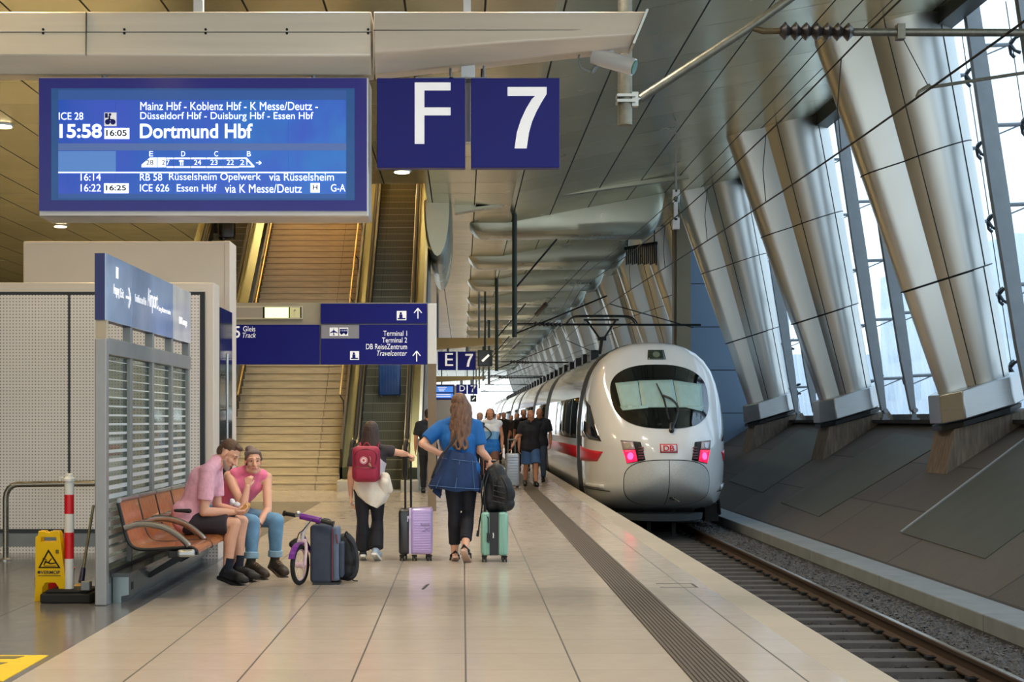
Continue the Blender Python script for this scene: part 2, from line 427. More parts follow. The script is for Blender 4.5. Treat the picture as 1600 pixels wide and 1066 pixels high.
# raised green cover plates on the embankment
M_PLATE = mat('olive embankment plate', (66, 67, 57), .6, var=.12, vscale=2)
def slope_pt(px, py):
    # point on the embankment seen at a pixel of the photograph
    u = (px-VX); v = (VY-py)      # X = u/S, z = H+v/S ; z = SZ+SLP*(X-SX)
    s_ = (SLP*u-v)/(H-SZ+SLP*SX); D = F/s_
    return Vector((u/s_, D, H+v/s_))
for pts, lb in (((1410, 834), (1540, 874), (1790, 690), (1640, 660)), 'large olive plate lying on the concrete slope at the right edge'), \
               (((1220, 786), (1280, 808), (1478, 690), (1398, 677)), 'olive plate on the concrete slope between the nearest two columns'), \
               (((1140, 752), (1192, 770), (1322, 684), (1250, 672)), 'olive plate on the concrete slope just right of the train'):
    P = [slope_pt(*p) for p in pts]; n = V(-SLP, 0, 1).normalized()
    b = MB(); b.add([p-n*.02 for p in P]+[p+n*.014 for p in P], [(0, 1, 2, 3), (7, 6, 5, 4), (0, 4, 5, 1), (1, 5, 6, 2), (2, 6, 7, 3), (3, 7, 4, 0)])
    tag(b.build('cover_plate', M_PLATE, smooth=0), lb, 'cover plate', 'cover plates on the slope')
P = [slope_pt(*q) for q in ((1409, 833), (1640, 659))]; n = V(-SLP, 0, 1).normalized(); b = MB(); b.bar(P[0]+n*.02, P[1]+n*.02, .035, .02); tag(b.build('edge_strip', mat('pale sealing strip', (150, 150, 146), .6), smooth=0), 'pale strip along the upper edge of the large olive plate on the slope', 'strip')
# dark grating walkway at the foot of the glazing
b = MB(); b.box(XT-.25, XT+.95, -4, 240, 1.36, 1.43)
tag(b.build('walkway_grating', mat('dark gravel grating', (46, 46, 46), .85, var=.35, vscale=40, bump=.6, bscale=120), smooth=0), 'dark grating walkway at the foot of the glass wall above the slope', 'walkway')

# ---------------------------------------------------------------- ceiling
ZC = 6.75
def ceil_z(x): return ZC if x < 1.2 else ZC+.19*(x-1.2)
b = MB(); T = .25
def cpoly(x0, x1):
    xs = [x0]+([1.2] if x0 < 1.2 < x1 else [])+[x1]
    return [(x, ceil_z(x)) for x in xs]+[(x, ceil_z(x)+T) for x in reversed(xs)]
OX0, OX1, OY0, OY1 = -6.9, -.86, 34.6, 47
b.prism(cpoly(-26, 7.7), 'xz', -24, OY0)
b.prism(cpoly(-26, OX0), 'xz', OY0, OY1); b.prism(cpoly(OX1, 7.7), 'xz', OY0, OY1)
b.prism(cpoly(-26, 7.7), 'xz', OY1, 240)
struct(b.build('ceiling', M_CEIL, smooth=0))
b = MB(); b.box(7.6, 7.9, 5, 240, 7.75, 8.2)
struct(b.build('ceiling_edge_beam', mat('dark olive steel', (52, 54, 46), .5, .3, var=.1), smooth=0))
b = MB(); b.box(-24.2, -24, -24, 72, 0, ZC); struct(b.build('wall_light_block_left', mat('ochre light block', (172, 156, 108), .5, .1, var=.1, vscale=.4), smooth=0))  # added unseen wall: keeps out white sky, gives the ceiling ochre reflections
b = MB(); b.box(-24, -7.2, 72, 72.2, 0, ZC); struct(b.build('wall_light_block_back', mat('ochre light block', (172, 156, 108)), smooth=0))  # added unseen wall shutting out daylight beyond the stairs
# stair shaft above the opening
M_SHAFT = mat('ochre shaft wall', (190, 160, 96), .6, var=.08, vscale=1)
for nm, q in (('wall_left', (OX0-.15, OX0, OY0, OY1, ZC+T, 12)), ('wall_right', (OX1, OX1+.15, OY0, OY1, ZC+T, 12)), ('wall_back', (OX0, OX1, OY1, OY1+.15, ZC, 12)), ('wall_front', (OX0, OX1, OY0-.15, OY0, ZC+T, 12))):
    b = MB(); b.box(*q); struct(b.build(nm, M_SHAFT, smooth=0))
b = MB(); b.box(OX0-.15, OX1+.15, OY0-.15, OY1+.15, 12, 12.2); struct(b.build('ceiling_shaft', M_SHAFT, smooth=0))
# transverse clad beams under the ceiling, at every column beyond the stairs
def clad_beam(D, first):
    b = MB(); xs = []; x0 = .05; x1 = 5.45
    rings = []
    N = 26
    for i in range(N+1):
        x = x0+(x1-x0)*(1-math.cos(PI*i/N))/2
        k = min(1, (x-x0)/.5); e = min(1, (x1-x)/.5)
        zb = 7.45-1.05*math.sqrt(max(0, 1-(1-e)**2))*math.sqrt(max(0, 1-(1-k)**2))
        zt = ceil_z(x)+.1
        dz = max(.02, zt-zb); ring = []
        for j in range(11):
            a = PI*j/10
            ring.append((x, D-.75*math.cos(a), zb+.42*min(dz, 1)*(1-math.sin(a)**.6)))
        ring += [(x, D+.75, zt), (x, D-.75, zt)]
        rings.append(ring)
    b.loft(rings)
    o = b.build('ceiling_beam', M_BEAM2, smooth=40)
    tag(o, 'rounded aluminium clad ceiling beam, the nearest of the row over the platform' if first else 'rounded aluminium clad ceiling beam further along the hall ceiling', 'ceiling beam', 'clad ceiling beams')
M_BEAM2 = brushed('clad ceiling beam metal', (178, 178, 160), .3, .85, (.6, 1, 1))
for k in range(14): clad_beam(42.2+8.45*k, k == 0)
b = MB(); b.prism([(.32, 6.7), (5.6, 7.42), (5.6, 7.5), (.32, 6.86)], 'xz', 38.0, 38.25); b.prism([(-.2, 6.55), (1.2, 6.78), (1.2, 6.88), (-.2, 6.86)], 'xz', 38.0, 38.4)
tag(b.build('ceiling_fin', M_BEAM2, smooth=0), 'thin sloping metal fin across the ceiling in front of the nearest clad beam', 'ceiling fin')
b = MB(); b.loft([[(-.62+.34*math.cos(a)*k, y, 6.72+(1.5*k*math.sin(a) if math.sin(a) < 0 else .1)) for a in [2*PI*i/24 for i in range(24)]] for y, k in ((37.6, .85), (37.7, .95), (38.0, 1), (45, 1), (46, .5))])
tag(b.build('ceiling_bulkhead', M_BEAM2), 'rounded metal bulkhead hanging from the ceiling right of the right escalator', 'bulkhead')
# downlights: fitting, lit diffuser and its own lamp
def downlight(x, y, label, power, r=.16, group='round ceiling downlights', ang=2.6, col=None):
    z = ceil_z(x)
    t = thing('downlight', label, 'downlight', (x, y, z), group)
    b = MB(); b.lathe((x, y, z-.03), [(r*1.25, 0), (r*1.3, .03), (r*1.3, .06), (r*.9, .06)]); b.build('rim', M_STEEL, t)
    b = MB(); b.disc((x, y, z-.035), (0, 0, 1), r, .02); b.build('diffuser', M_LAMP, t)
    l = bpy.data.lights.new('lamp', 'SPOT'); l.energy = power; l.color = col or LAMP_WARM; l.spot_size = ang; l.spot_blend = .8; l.shadow_soft_size = .35
    o = bpy.data.objects.new('lamp', l); COL.objects.link(o); o.parent = t; o.location = (0, 0, -.08)
PW = 480
for x, y in ((1.3, 22), (1.3, 28), (-4.6, 8), (-1.2, 8), (1.2, 8), (-4.6, 13), (-1.2, 13.6), (1.0, 13.6), (-8, 18), (-4.6, 19), (-1.2, 19), (1.0, 19), (-4.6, 24.5), (.6, 25)):
    downlight(x, y, 'round warm downlight in the ceiling panels ahead of the staircase', PW, col=(1, .72, .34) if x < -4 else None)
downlight(at(628, 267, 32.8).x, 32.8, 'round warm downlight just above the top of the right escalator', PW)
downlight(-8.3, 27.7, 'round downlight in the ceiling at the left edge of the view', PW*3, col=(1, .74, .34))
for k in range(14): downlight(.9, 42.2+8.45*k+1.1, 'added round warm downlight for the far hall, hidden behind a clad ceiling beam', PW*(1.5 if k < 2 else 3.5))  # unseen lamps added to brighten the far hall
for x, y in ((-4.6, 2), (-1.2, 2), (1.4, 2), (-4.6, -6), (0, -6), (-10, 4), (-10, 12)): downlight(x, y, 'added round warm downlight in the ceiling above and behind the viewer', PW, col=(1, .72, .34) if x < -4 else None)  # unseen lamps added to win back light under the extended ceiling
for x, y in ((-9, 36), (-11, 42), (-14, 30), (-13, 50), (-12, 58), (-18, 40)): downlight(x, y, 'round downlight of the strengthened set gilding the ceiling above the grey kiosk', PW*4.5, col=(1, .82, .46))  # mostly added lamps kept out of sight to gild the left ceiling
# lamps inside the stair shaft
for x, y in ((-3.6, 38.5), (-3.6, 42.5), (-1.7, 41.5), (-5.9, 41)):
    t = thing('shaft_lamp', 'warm lamp hidden up in the stair shaft', 'lamp', (x, y, 11.9), 'lamps in the stair shaft')
    b = MB(); b.disc((x, y, 11.92), (0, 0, 1), .3, .1); b.build('diffuser', M_LAMP, t)
    l = bpy.data.lights.new('lamp', 'POINT'); l.energy = 300; l.color = (1, .78, .40); l.shadow_soft_size = .3
    o = bpy.data.objects.new('lamp', l); COL.objects.link(o); o.parent = t; o.location = (0, 0, -.2)
# ---------------------------------------------------------------- leaning clad columns
CD = 25.2; CSP = 8.45
def col_section(t, grow=1.0, tilt=.32):
    """outline of the clad shaft, t=0 at the collar and 1 at the ceiling"""
    z = 2.0+6.3*t; cx = 8.38-1.62*t; hw = (.56+.50*t)*grow; prof = []
    for k in range(9):
        a = PI/2+.12+(PI-.24)*k/8; prof.append((-.70+.30*math.cos(a), -.30*math.sin(a)*-1))
    prof = [(u, -v) for u, v in prof]
    # lobe runs front (v<0) to back; then the main drum from back to front
    prof.append((-.30, .33))
    a0 = math.atan2(.33, -.61); 
    for k in range(1, 26):
        a = a0-(2*a0)*k/26
        prof.append((.31+.69*math.cos(a), .69*math.sin(a)))
    prof.append((-.30, -.33))
    if prof[0][1] > prof[8][1]: prof[:9] = prof[:9][::-1]
    return [(cx+u*hw, CD+v*hw*1.05, z+u*hw*tilt) for u, v in prof]
def make_column():
    t = thing('column', 'nearest of the leaning silver clad columns, on a board marked concrete foot', 'column', (8.4, CD, 1.2), 'leaning clad columns')
    for a, c in ((0, .28), (.28, .59), (.59, 1.02)):
        b = MB(); n = 6
        rings = [col_section(a+(c-a)*i/n, 1.035-.0*i/n if a > 0 else 1.0) for i in range(n+1)]
        b.loft(rings)
        seg = b.build('cladding_segment', M_COLUMN, t, smooth=30)
        s = MB()
        for j in (6, 33, 27, 20):
            pts = [Vector(r[j % len(r)]) for r in rings]
            c0 = [sum((Vector(p) for p in r), Vector())/len(r) for r in rings]
            s.tube([p+(p-q).normalized()*.002 for p, q in zip(pts, c0)], .009, 6)
        s.build('panel_seam', M_DARK, seg, smooth=0)
        if a > 0:
            s = MB(); s.loft([[Vector(p)+Vector((0, 0, -.035)) for p in col_section(a, 1.0)], [Vector(p) for p in col_section(a, 1.0)]]); q = [Vector(p)+Vector((0, 0, -.012)) for p in col_section(a, 1.036)]; s.tube(q+[q[0]], .012, 6, cap=False); s.build('shadow_gap', M_DARK, seg, smooth=30)
    # collar: faceted box band around the lower end
    def oct_(cx, z, hx, hy, tilt): return [(cx+u*hx, CD+v*hy, z+u*hx*tilt) for u, v in ((-1, -.45), (-.62, -1), (.55, -1), (1, -.5), (1, .5), (.55, 1), (-.62, 1), (-1, .45))]
    b = MB(); b.loft([oct_(8.44, 1.56, .68, .70, .30), oct_(8.38, 2.02, .66, .68, .30)]); b.build('collar', M_STEEL, t, smooth=20, bevel=.02)
    b = MB(); b.loft([oct_(8.42, 1.44, .64, .6, .30), oct_(8.42, 1.52, .64, .6, .30)]); b.build('collar_gap', M_DARK, t, smooth=20)
    b = MB()
    b.loft([[(7.74, CD-.55, .50), (9.5, CD-.55, 1.1), (9.5, CD+.55, 1.1), (7.74, CD+.55, .50)], [(7.92, CD-.5, 1.28), (9.2, CD-.5, 1.62), (9.2, CD+.5, 1.62), (7.92, CD+.5, 1.28)]])
    b.build('foot', mat('board marked concrete', (116, 104, 90), .9, var=.5, vscale=2.2, stretch=(9, 9, .7), bump=.5, bscale=6), t, smooth=0)
    b = MB(); b.obox((8.75, CD-.62, 1.02), V(.28, 0, .17), V(0, .05, 0), V(-.06, 0, .1)); b.build('anchor_plate', M_DARK, t, smooth=0)
    return t
c0 = make_column()
dup(c0, (8.4, CD+CSP, 1.2), label='second of the leaning silver clad columns, right of the blue grey wall panel')
dup(c0, (8.4, CD+2*CSP, 1.2), label='leaning silver clad column standing directly right of the train cab, in front of the blue grey wall')
dup(c0, (8.4, CD+3*CSP, 1.2), label='leaning silver clad column rising behind the train nose, left of the brown post')
for k in range(4, 22): dup(c0, (8.4, CD+k*CSP, 1.2), label='leaning silver clad column in the far row behind the train')
# one nearer column outside the frame still throws its reflection: not built (nothing of it shows)

# ---------------------------------------------------------------- glazing: steel mullions with arms, glass panes
def mull_x(z): return 8.95-.15*(z-1.42)
def make_mullion(y):
    t = thing('glazing_mullion', 'slim grey steel mullion of the glass wall', 'mullion', (8.95, y, 1.42), 'steel mullions of the glass wall')
    b = MB(); z0, z1 = 1.62, 8.6
    def sec(z, hw): x = mull_x(z); return [(x-hw, y-.07, z), (x+hw, y-.07, z), (x+hw, y+.07, z), (x-hw, y+.07, z)]
    b.loft([sec(1.62, .05), sec(2.6, .10), sec(5, .13), sec(z1, .11)]); b.build('upright', M_GREYSTEEL, t, smooth=0)
    b = MB(); b.box(8.87, 9.03, y-.1, y+.1, 1.42, 1.47); b.prism([(8.90, 1.47), (9.0, 1.47), (8.96, 1.66), (8.92, 1.66)], 'xz', y-.03, y+.03); b.disc((8.95, y, 1.62), (0, 1, 0), .05, .2, 12)
    b.build('foot_bracket', M_GREYSTEEL, t, smooth=30)
    z = 2.3
    while z < 8.2:
        x = mull_x(z); xg = x+.62
        a = MB(); a.tube([(x, y, z), (xg-.1, y, z+.02)], .032, 8); a.tube([(x+.1, y, z-.16), (xg-.14, y, z)], .012, 6)
        arm = a.build('glass_arm', M_GREYSTEEL, t, smooth=40)
        s = MB()
        for dy, dz in ((-.14, .14), (.14, .14), (-.14, -.14), (.14, -.14)):
            s.tube([(xg-.1, y, z+.02), (xg-.05, y+dy*.7, z+dz*.7), (xg+.02, y+dy, z+dz)], [.034, .024, .03], 8)
        s.build('glass_clamp', mat('dark cast clamp', (62, 66, 68), .5, .5), arm, smooth=40)
        z += 1.25
    b = MB(); b.tube([(mull_x(1.5)+.56, y, 1.5), (mull_x(8)+.56, y, 8.0)], .008, 5); b.build('tension_rod', M_DARK, t, smooth=0)
    return t
MY = 22.0; MS = CSP/4
m0 = make_mullion(MY)
for k in [k for k in range(1, 40) if abs(MY+k*MS-47.1) > .4]: dup(m0, (8.95, MY+k*MS, 1.42))
def glass_mat():
    t = NT('dusty glazing'); t.t.nodes.remove(t.b)
    co = t.coord()
    tr = t.n('ShaderNodeBsdfTransparent'); tr.inputs[0].default_value = (.93, .97, 1, 1)
    tl = t.n('ShaderNodeBsdfTranslucent'); tl.inputs[0].default_value = (.9, .95, 1, 1)
    gl = t.n('ShaderNodeBsdfGlossy'); gl.inputs['Roughness'].default_value = .05
    nz = t.ramp(t.noise(t.scale(co, (1, 1.6, .35)), 1.4, 6), .3, .75)
    m1 = t.n('ShaderNodeMixShader'); t.l(t.math('MULTIPLY_ADD', nz, .35, .12), m1.inputs[0]); t.l(tr.outputs[0], m1.inputs[1]); t.l(tl.outputs[0], m1.inputs[2])
    m2 = t.n('ShaderNodeMixShader'); m2.inputs[0].default_value = .06; t.l(m1.outputs[0], m2.inputs[1]); t.l(gl.outputs[0], m2.inputs[2])
    t.l(m2.outputs[0], t.o.inputs[0]); return t.m
M_GLASS = glass_mat()
n = 1
for k in range(-2, 34):
    y0 = MY+k*MS+.012; y1 = y0+MS-.024
    for z0, z1 in ((1.55, 3.55), (3.58, 6.05), (6.08, 8.6)):
        b = MB(); xa, xb = mull_x(z0)+.66, mull_x(z1)+.66
        b.prism([(xa, z0), (xa+.02, z0), (xb+.02, z1), (xb, z1)], 'xz', y0, y1)
        o = struct(b.build('window_%d' % n, M_GLASS, smooth=0)); n += 1
b = MB(); b.box(9.35, 9.65, -4, 240, 1.42, 1.55); struct(b.build('window_sill', M_CONC, smooth=0))
# pale buildings and street outside, seen blurred through the glass
M_OUT = mat('pale facade outside', (196, 206, 214), .8, var=.06, vscale=.3)
for x, y, wd, dp, h in ((30, 60, 10, 26, 9), (34, 95, 12, 30, 13), (27, 130, 8, 26, 7)):
    b = MB(); b.box(x, x+wd, y, y+dp, -6, h)
    for i in range(5):
        b.k = 1
        for j in range(int((h+4)//3)): b.box(x-.06, x, y+1+i*dp/5, y+3.6+i*dp/5, -3+j*3, -1.3+j*3)
        b.k = 0
    tag(b.build('building', [M_OUT, mat('pale window outside', (150, 168, 184), .3)], smooth=0), 'pale building outside, faint behind the dusty glass wall', 'building', 'buildings outside the glass wall')
b = MB(); b.box(9.8, 90, -20, 300, -6.2, -6); struct(b.build('ground_outside', mat('pale street', (176, 178, 176), .9, var=.08, vscale=.5)))

# blue grey transverse wall between the third and fourth column, and brown post
b = MB(); D = 47.0
for z0 in range(8): b.box(6.95, 10, D, D+.3, -1+z0*1.32+.012, -1+z0*1.32+1.308)
o = struct(b.build('wall_transverse', mat('blue grey wall panels', (112, 134, 156), .4, .2, var=.05, vscale=1), smooth=0))
b = MB(); b.box(6.95, 10, D+.03, D+.27, -1, 9.4); struct(b.build('wall_transverse_joints', M_DARK, smooth=0))
b = MB(); b.box(6.42, 6.94, D-.25, D+.1, -.4, 8); b.box(6.5, 6.9, D-.33, D-.25, -.4, 8)
struct(b.build('wall_transverse_post', mat('warm grey post cladding', (140, 128, 104), .5, .3, var=.08, vscale=2), smooth=0))
# dark louvre between ceiling and columns
t = thing('louvre', 'dark vertical slatted louvre under the ceiling left of the brown post', 'louvre', (5.2, 49, 6.5))
b = MB()
for i in range(16): c = at(978+i*3.1, 385, 49); b.box(c.x, c.x+.03, 48.9, 49.1, at(0, 414-(i % 3), 49).z, at(0, 388-i*.5, 49).z)
b.build('slats', M_DARK, t, smooth=0)
b = MB(); a, c = at(976, 388, 49), at(1028, 379, 49); b.bar((a.x, 49.12, a.z), (c.x, 49.12, c.z), .05, .1); b.tube([(a.x+.1, 49.1, a.z), (a.x+.1, 49.1, ceil_z(a.x+.1))], .02, 6); b.tube([(c.x-.1, 49.1, c.z), (c.x-.1, 49.1, ceil_z(c.x-.1))], .02, 6); b.build('rail', M_DARK, t, smooth=0)

# ---------------------------------------------------------------- overhead line
M_WIRE = mat('dark catenary wire', (30, 28, 26), .5, .5)
def wire(pts, r, label, grp='overhead wires', name='contact_wire', cat='wire'):
    b = MB(); b.tube(pts, r, 6); return tag(b.build(name, M_WIRE, smooth=0), label, cat, grp)
def lx(y): return 3.94+.26*math.cos((y-14)/33*PI)
ys = list(range(4, 236, 4))
wire([(lx(y), y, 4.40) for y in ys], .011, 'taut contact wire along the track above the train, the lower of the two lengthwise wires')
def msg(y): q = ((y-14) % 33)/33; return 5.52-.5*4*q*(1-q)*.6
wire([(lx(y), y, msg(y)) for y in ys], .011, 'sagging carrier wire above the contact wire', name='carrier_wire')
wire([(lx(y)-.12, y, msg(y)+.25) for y in ys], .008, 'thin return wire just left of the carrier wire', name='return_wire')
for y in (17, 21, 25.5, 30, 35): wire([(lx(y), y, 4.40), (lx(y)-.03, y+.05, (4.4+msg(y))/2), (lx(y), y, msg(y))], .006, 'thin dropper hanging between carrier wire and contact wire', 'droppers', 'dropper')
def insulator(b, p, q, n, r0, r1):
    p, q = Vector(p), Vector(q)
    pts = []; rs = []
    for i in range(n*4+1):
        pts.append(p.lerp(q, i/(n*4))); rs.append((r0, (r0+r1)/2, r1, (r0+r1)/2)[i % 4])
    b.tube(pts, rs, 14)
def cantilever(D, full, label):
    """drop pole from the ceiling with strut, insulator, tube and steady arm"""
    px = 1.50; zb = 4.15
    t = thing('overhead_line_bracket', label, 'overhead line bracket', (px, D, zb), 'overhead line brackets')
    b = MB(); b.tube([(px, D, zb), (px, D, ceil_z(px))], .067, 16); b.disc((px, D, ceil_z(px)-.03), (0, 0, 1), .16, .04); b.build('drop_pole', M_GALV, t)
    zt = 5.02; xi = 2.66
    b = MB(); b.tube([(px+.14, D, zb+.245), (xi+.03, D, zt+.06), (4.0, D, zt+1.0), (4.35, D, zt+1.27)], .042, 12); b.build('diagonal_strut', M_GALV, t)
    b = MB(); b.tube([(px-.075, D-.01, zb+.21), (px+.05, D-.075, zb+.21)], .012, 6); b.box(px-.08, px+.09, D-.085, D+.085, zb+.20, zb+.225); b.box(px-.08, px+.09, D-.085, D+.085, zb+.25, zb+.275); b.box(px+.06, px+.12, D-.04, D+.04, zb+.17, zb+.30); b.rc((px+.1, D, zb+.235), (px+.17, D, zb+.25), .035, .03); b.build('pole_clamp', M_STEEL, t)
    b = MB(); b.rc((xi-.03, D, zt+.04), (xi+.12, D, zt), .025, .03); b.tube([(xi+.1, D, zt), (xi+.28, D, zt)], .028, 10); b.build('insulator_fitting', mat('bronze fitting', (110, 96, 70), .5, .6, var=.2), t)
    b = MB(); insulator(b, (xi+.27, D, zt), (xi+.95, D, zt-.01), 7, .035, .085); b.build('insulator', mat('dark insulator', (44, 40, 40), .35, var=.1), t, smooth=60)
    b = MB(); b.tube([(xi+.93, D, zt-.01), (6.6, D, zt-.02)], .036, 12); b.box(xi+1.35, xi+1.42, D-.05, D+.05, zt-.08, zt+.06); b.build('bracket_tube', M_GALV, t)
    xw = lx(D)
    b = MB(); b.tube([(6.4, D, zt-.2), (xw+.12, D, 4.50)], .016, 8); b.tube([(xw+.12, D, 4.52), (xw+.02, D, 4.46), (xw, D, 4.41)], .018, 8); b.build('steady_arm', M_GALV, t)
    b = MB(); b.tube([(xi+1.4, D, zt-.05), (xw+.1, D, 4.52)], .005, 5); b.build('stay_wire', M_WIRE, t, smooth=0)
    return t
cb = cantilever(14.2, True, 'nearest overhead line bracket on a drop pole behind the long aluminium beam')
def small_cant(D, pxp, ybot, label):
    x = at(pxp, 0, D).x; zb = at(0, ybot, D).z
    t = thing('overhead_line_bracket', label, 'overhead line bracket', (x, D, zb), 'overhead line brackets')
    b = MB(); b.tube([(x, D, zb), (x, D, ceil_z(x))], .067, 12); b.build('drop_pole', mat('dark green pole', (66, 74, 66), .5, .4, var=.1), t)
    zt = zb+.35
    b = MB(); b.tube([(x, D, zt), (x+.5, D, zt)], .02, 8); b.tube([(x+1.25, D, zt-.02), (6.2, D, zt-.03)], .03, 8); b.tube([(x, D, zt+.9), (x+1.1, D, zt+2.2)], .025, 8); b.build('bracket_tube', M_DARK, t)
    b = MB(); insulator(b, (x+.5, D, zt), (x+1.25, D, zt-.02), 7, .03, .075); b.build('insulator', mat('dark insulator', (44, 40, 40), .35), t, smooth=60)
    b = MB(); b.tube([(x+.05, D, zb+.1), (x+2.2, D-2.2, zt+.55)], .02, 8); b.tube([(6.0, D, zt-.1), (lx(D)+.1, D, 4.45)], .014, 6); b.build('tension_arm', M_DARK, t)
    return t
small_cant(40, 804, 527, 'overhead line bracket on the dark drop pole left of the pantograph')
small_cant(58, 776, 580, 'overhead line bracket on a drop pole behind the platform clock')
small_cant(82, 764, 600, 'small overhead line bracket far down the hall above the distant signs')
for D in (105, 130, 160): small_cant(D, 723+1.4*F/D, 657-2.7*F/D, 'tiny overhead line bracket at the far end of the hall')
# inline insulators on the tension wires
for q, lb in ((0, 'long diagonal tension wire with an insulator above the train roof'), (1, 'second diagonal tension wire with an insulator further along')):
    t = thing('tension_wire', lb, 'wire', (2, 50, 4.5)); D0 = 38+q*22
    p0 = Vector((1.3, D0+22, 3.95)); p1 = Vector((3.1, D0, 5.35))
    b = MB(); b.tube([p0, p1], .014, 6); b.build('cable', M_WIRE, t, smooth=0)
    b = MB(); insulator(b, p0.lerp(p1, .55), p0.lerp(p1, .66), 8, .03, .08); b.build('insulator', mat('dark insulator', (44, 40, 40), .35), t, smooth=60)
# white signal box hanging under the ceiling at the right
t = thing('hanging_box', 'narrow white box on a hanger under the ceiling left of the third column', 'signal box', (4.2, 30.2, 5.5)); D = 30.2
def bp(px0, px1, py0, py1, D, dep=.1):
    a, c = at(px0, py1, D), at(px1, py0, D); return (a.x, c.x, D, D+dep, a.z, c.z)
b = MB(); b.box(*bp(1055, 1058, 262, 300, D)); u = at(1056.5, 0, D).x; b.box(u-.012, u+.012, D+.03, D+.06, at(0, 262, D).z, ceil_z(u)); b.build('hanger', M_GREYSTEEL, t)
b = MB(); b.box(*bp(1051, 1062, 296, 316, D)); b.box(*bp(1051, 1062, 340, 358, D)); b.box(*bp(1053, 1059, 310, 345, D)); b.build('housing', M_WHITE, t, bevel=.01)
b = MB(); b.disc(at(1056, 310, D-.02), (0, 1, 0), .04, .05, 14); b.build('lens', mat('dark green lens', (20, 60, 40), .2), t)
# ---------------------------------------------------------------- stairs and escalators
KS = .77; Y0 = 31.2
def sz(y): return (y-Y0)*KS
M_STAIR = mat('worn sandstone steps', (212, 198, 168), .6, var=.16, vscale=3, stretch=(1, 1, 5), bump=.15, bscale=30)
t = thing('staircase', 'wide beige stone staircase rising between the two escalators', 'staircase', (-3.7, Y0, 0))
NST = 48; RI = 8.0/NST
stepm = None
for i in range(NST):
    y = Y0+i*RI/KS
    if stepm is None:
        b = MB(); b.box(-4.86, -2.52, y, y+RI/KS+.30, 0, RI-.035); b.box(-4.86, -2.52, y-.012, y+RI/KS+.30, RI-.035, RI)
        b.k = 1; b.box(-4.86, -2.52, y-.0125, y-.0119, RI-.047, RI-.036); b.box(-3.0, -2.995, y-.0135, y, 0, RI); b.k = 0
        s = b.build('step', [M_STAIR, mat('dark step joint', (104, 86, 64), .8)], t, smooth=0); stepm = s; base = Vector((0, 0, 0))
    else:
        s = stepm.copy(); COL.objects.link(s); s.location = (0, i*RI/KS, i*RI)
def sl(x0, x1, za, zb, y0, y1, name, m, parent, smooth=0):
    """a band parallel to the flight between heights za..zb above the pitch line"""
    b = MB(); b.prism([(y0, sz(y0)+za), (y1, sz(y1)+za), (y1, sz(y1)+zb), (y0, sz(y0)+zb)], 'yz', x0, x1)
    return b.build(name, m, parent, smooth)
M_STRINGER = mat('dark stair side', (60, 48, 34), .5, .2, var=.15)
M_BRASS = brushed('warm handrail tube', (200, 176, 120), .3, .85)
YT = Y0+8.0/KS
for x, lab in ((-2.54, 1), (-4.82, 0)):
    q = 1 if lab else -1
    h = MB(); pts = [(x-.06*q, Y0+1.3+i*.5, sz(Y0+1.3+i*.5)+.95) for i in range(20)]; h.tube(pts, .022, 10)
    hr = h.build('handrail', M_BRASS, t)
    p = MB()
    for i in range(0, 20, 3): p.tube([pts[i], (x+.02*q, pts[i][1], pts[i][2]-.12), (x+.02*q, pts[i][1], pts[i][2]-.5)], .012, 8)
    p.build('handrail_bracket', M_DARK, hr)
sl(-2.52, -2.47, -.35, .6, Y0+.3, YT, 'side_panel', M_STRINGER, t); sl(-4.91, -4.86, -.35, .6, Y0, YT, 'side_panel', M_STRINGER, t)

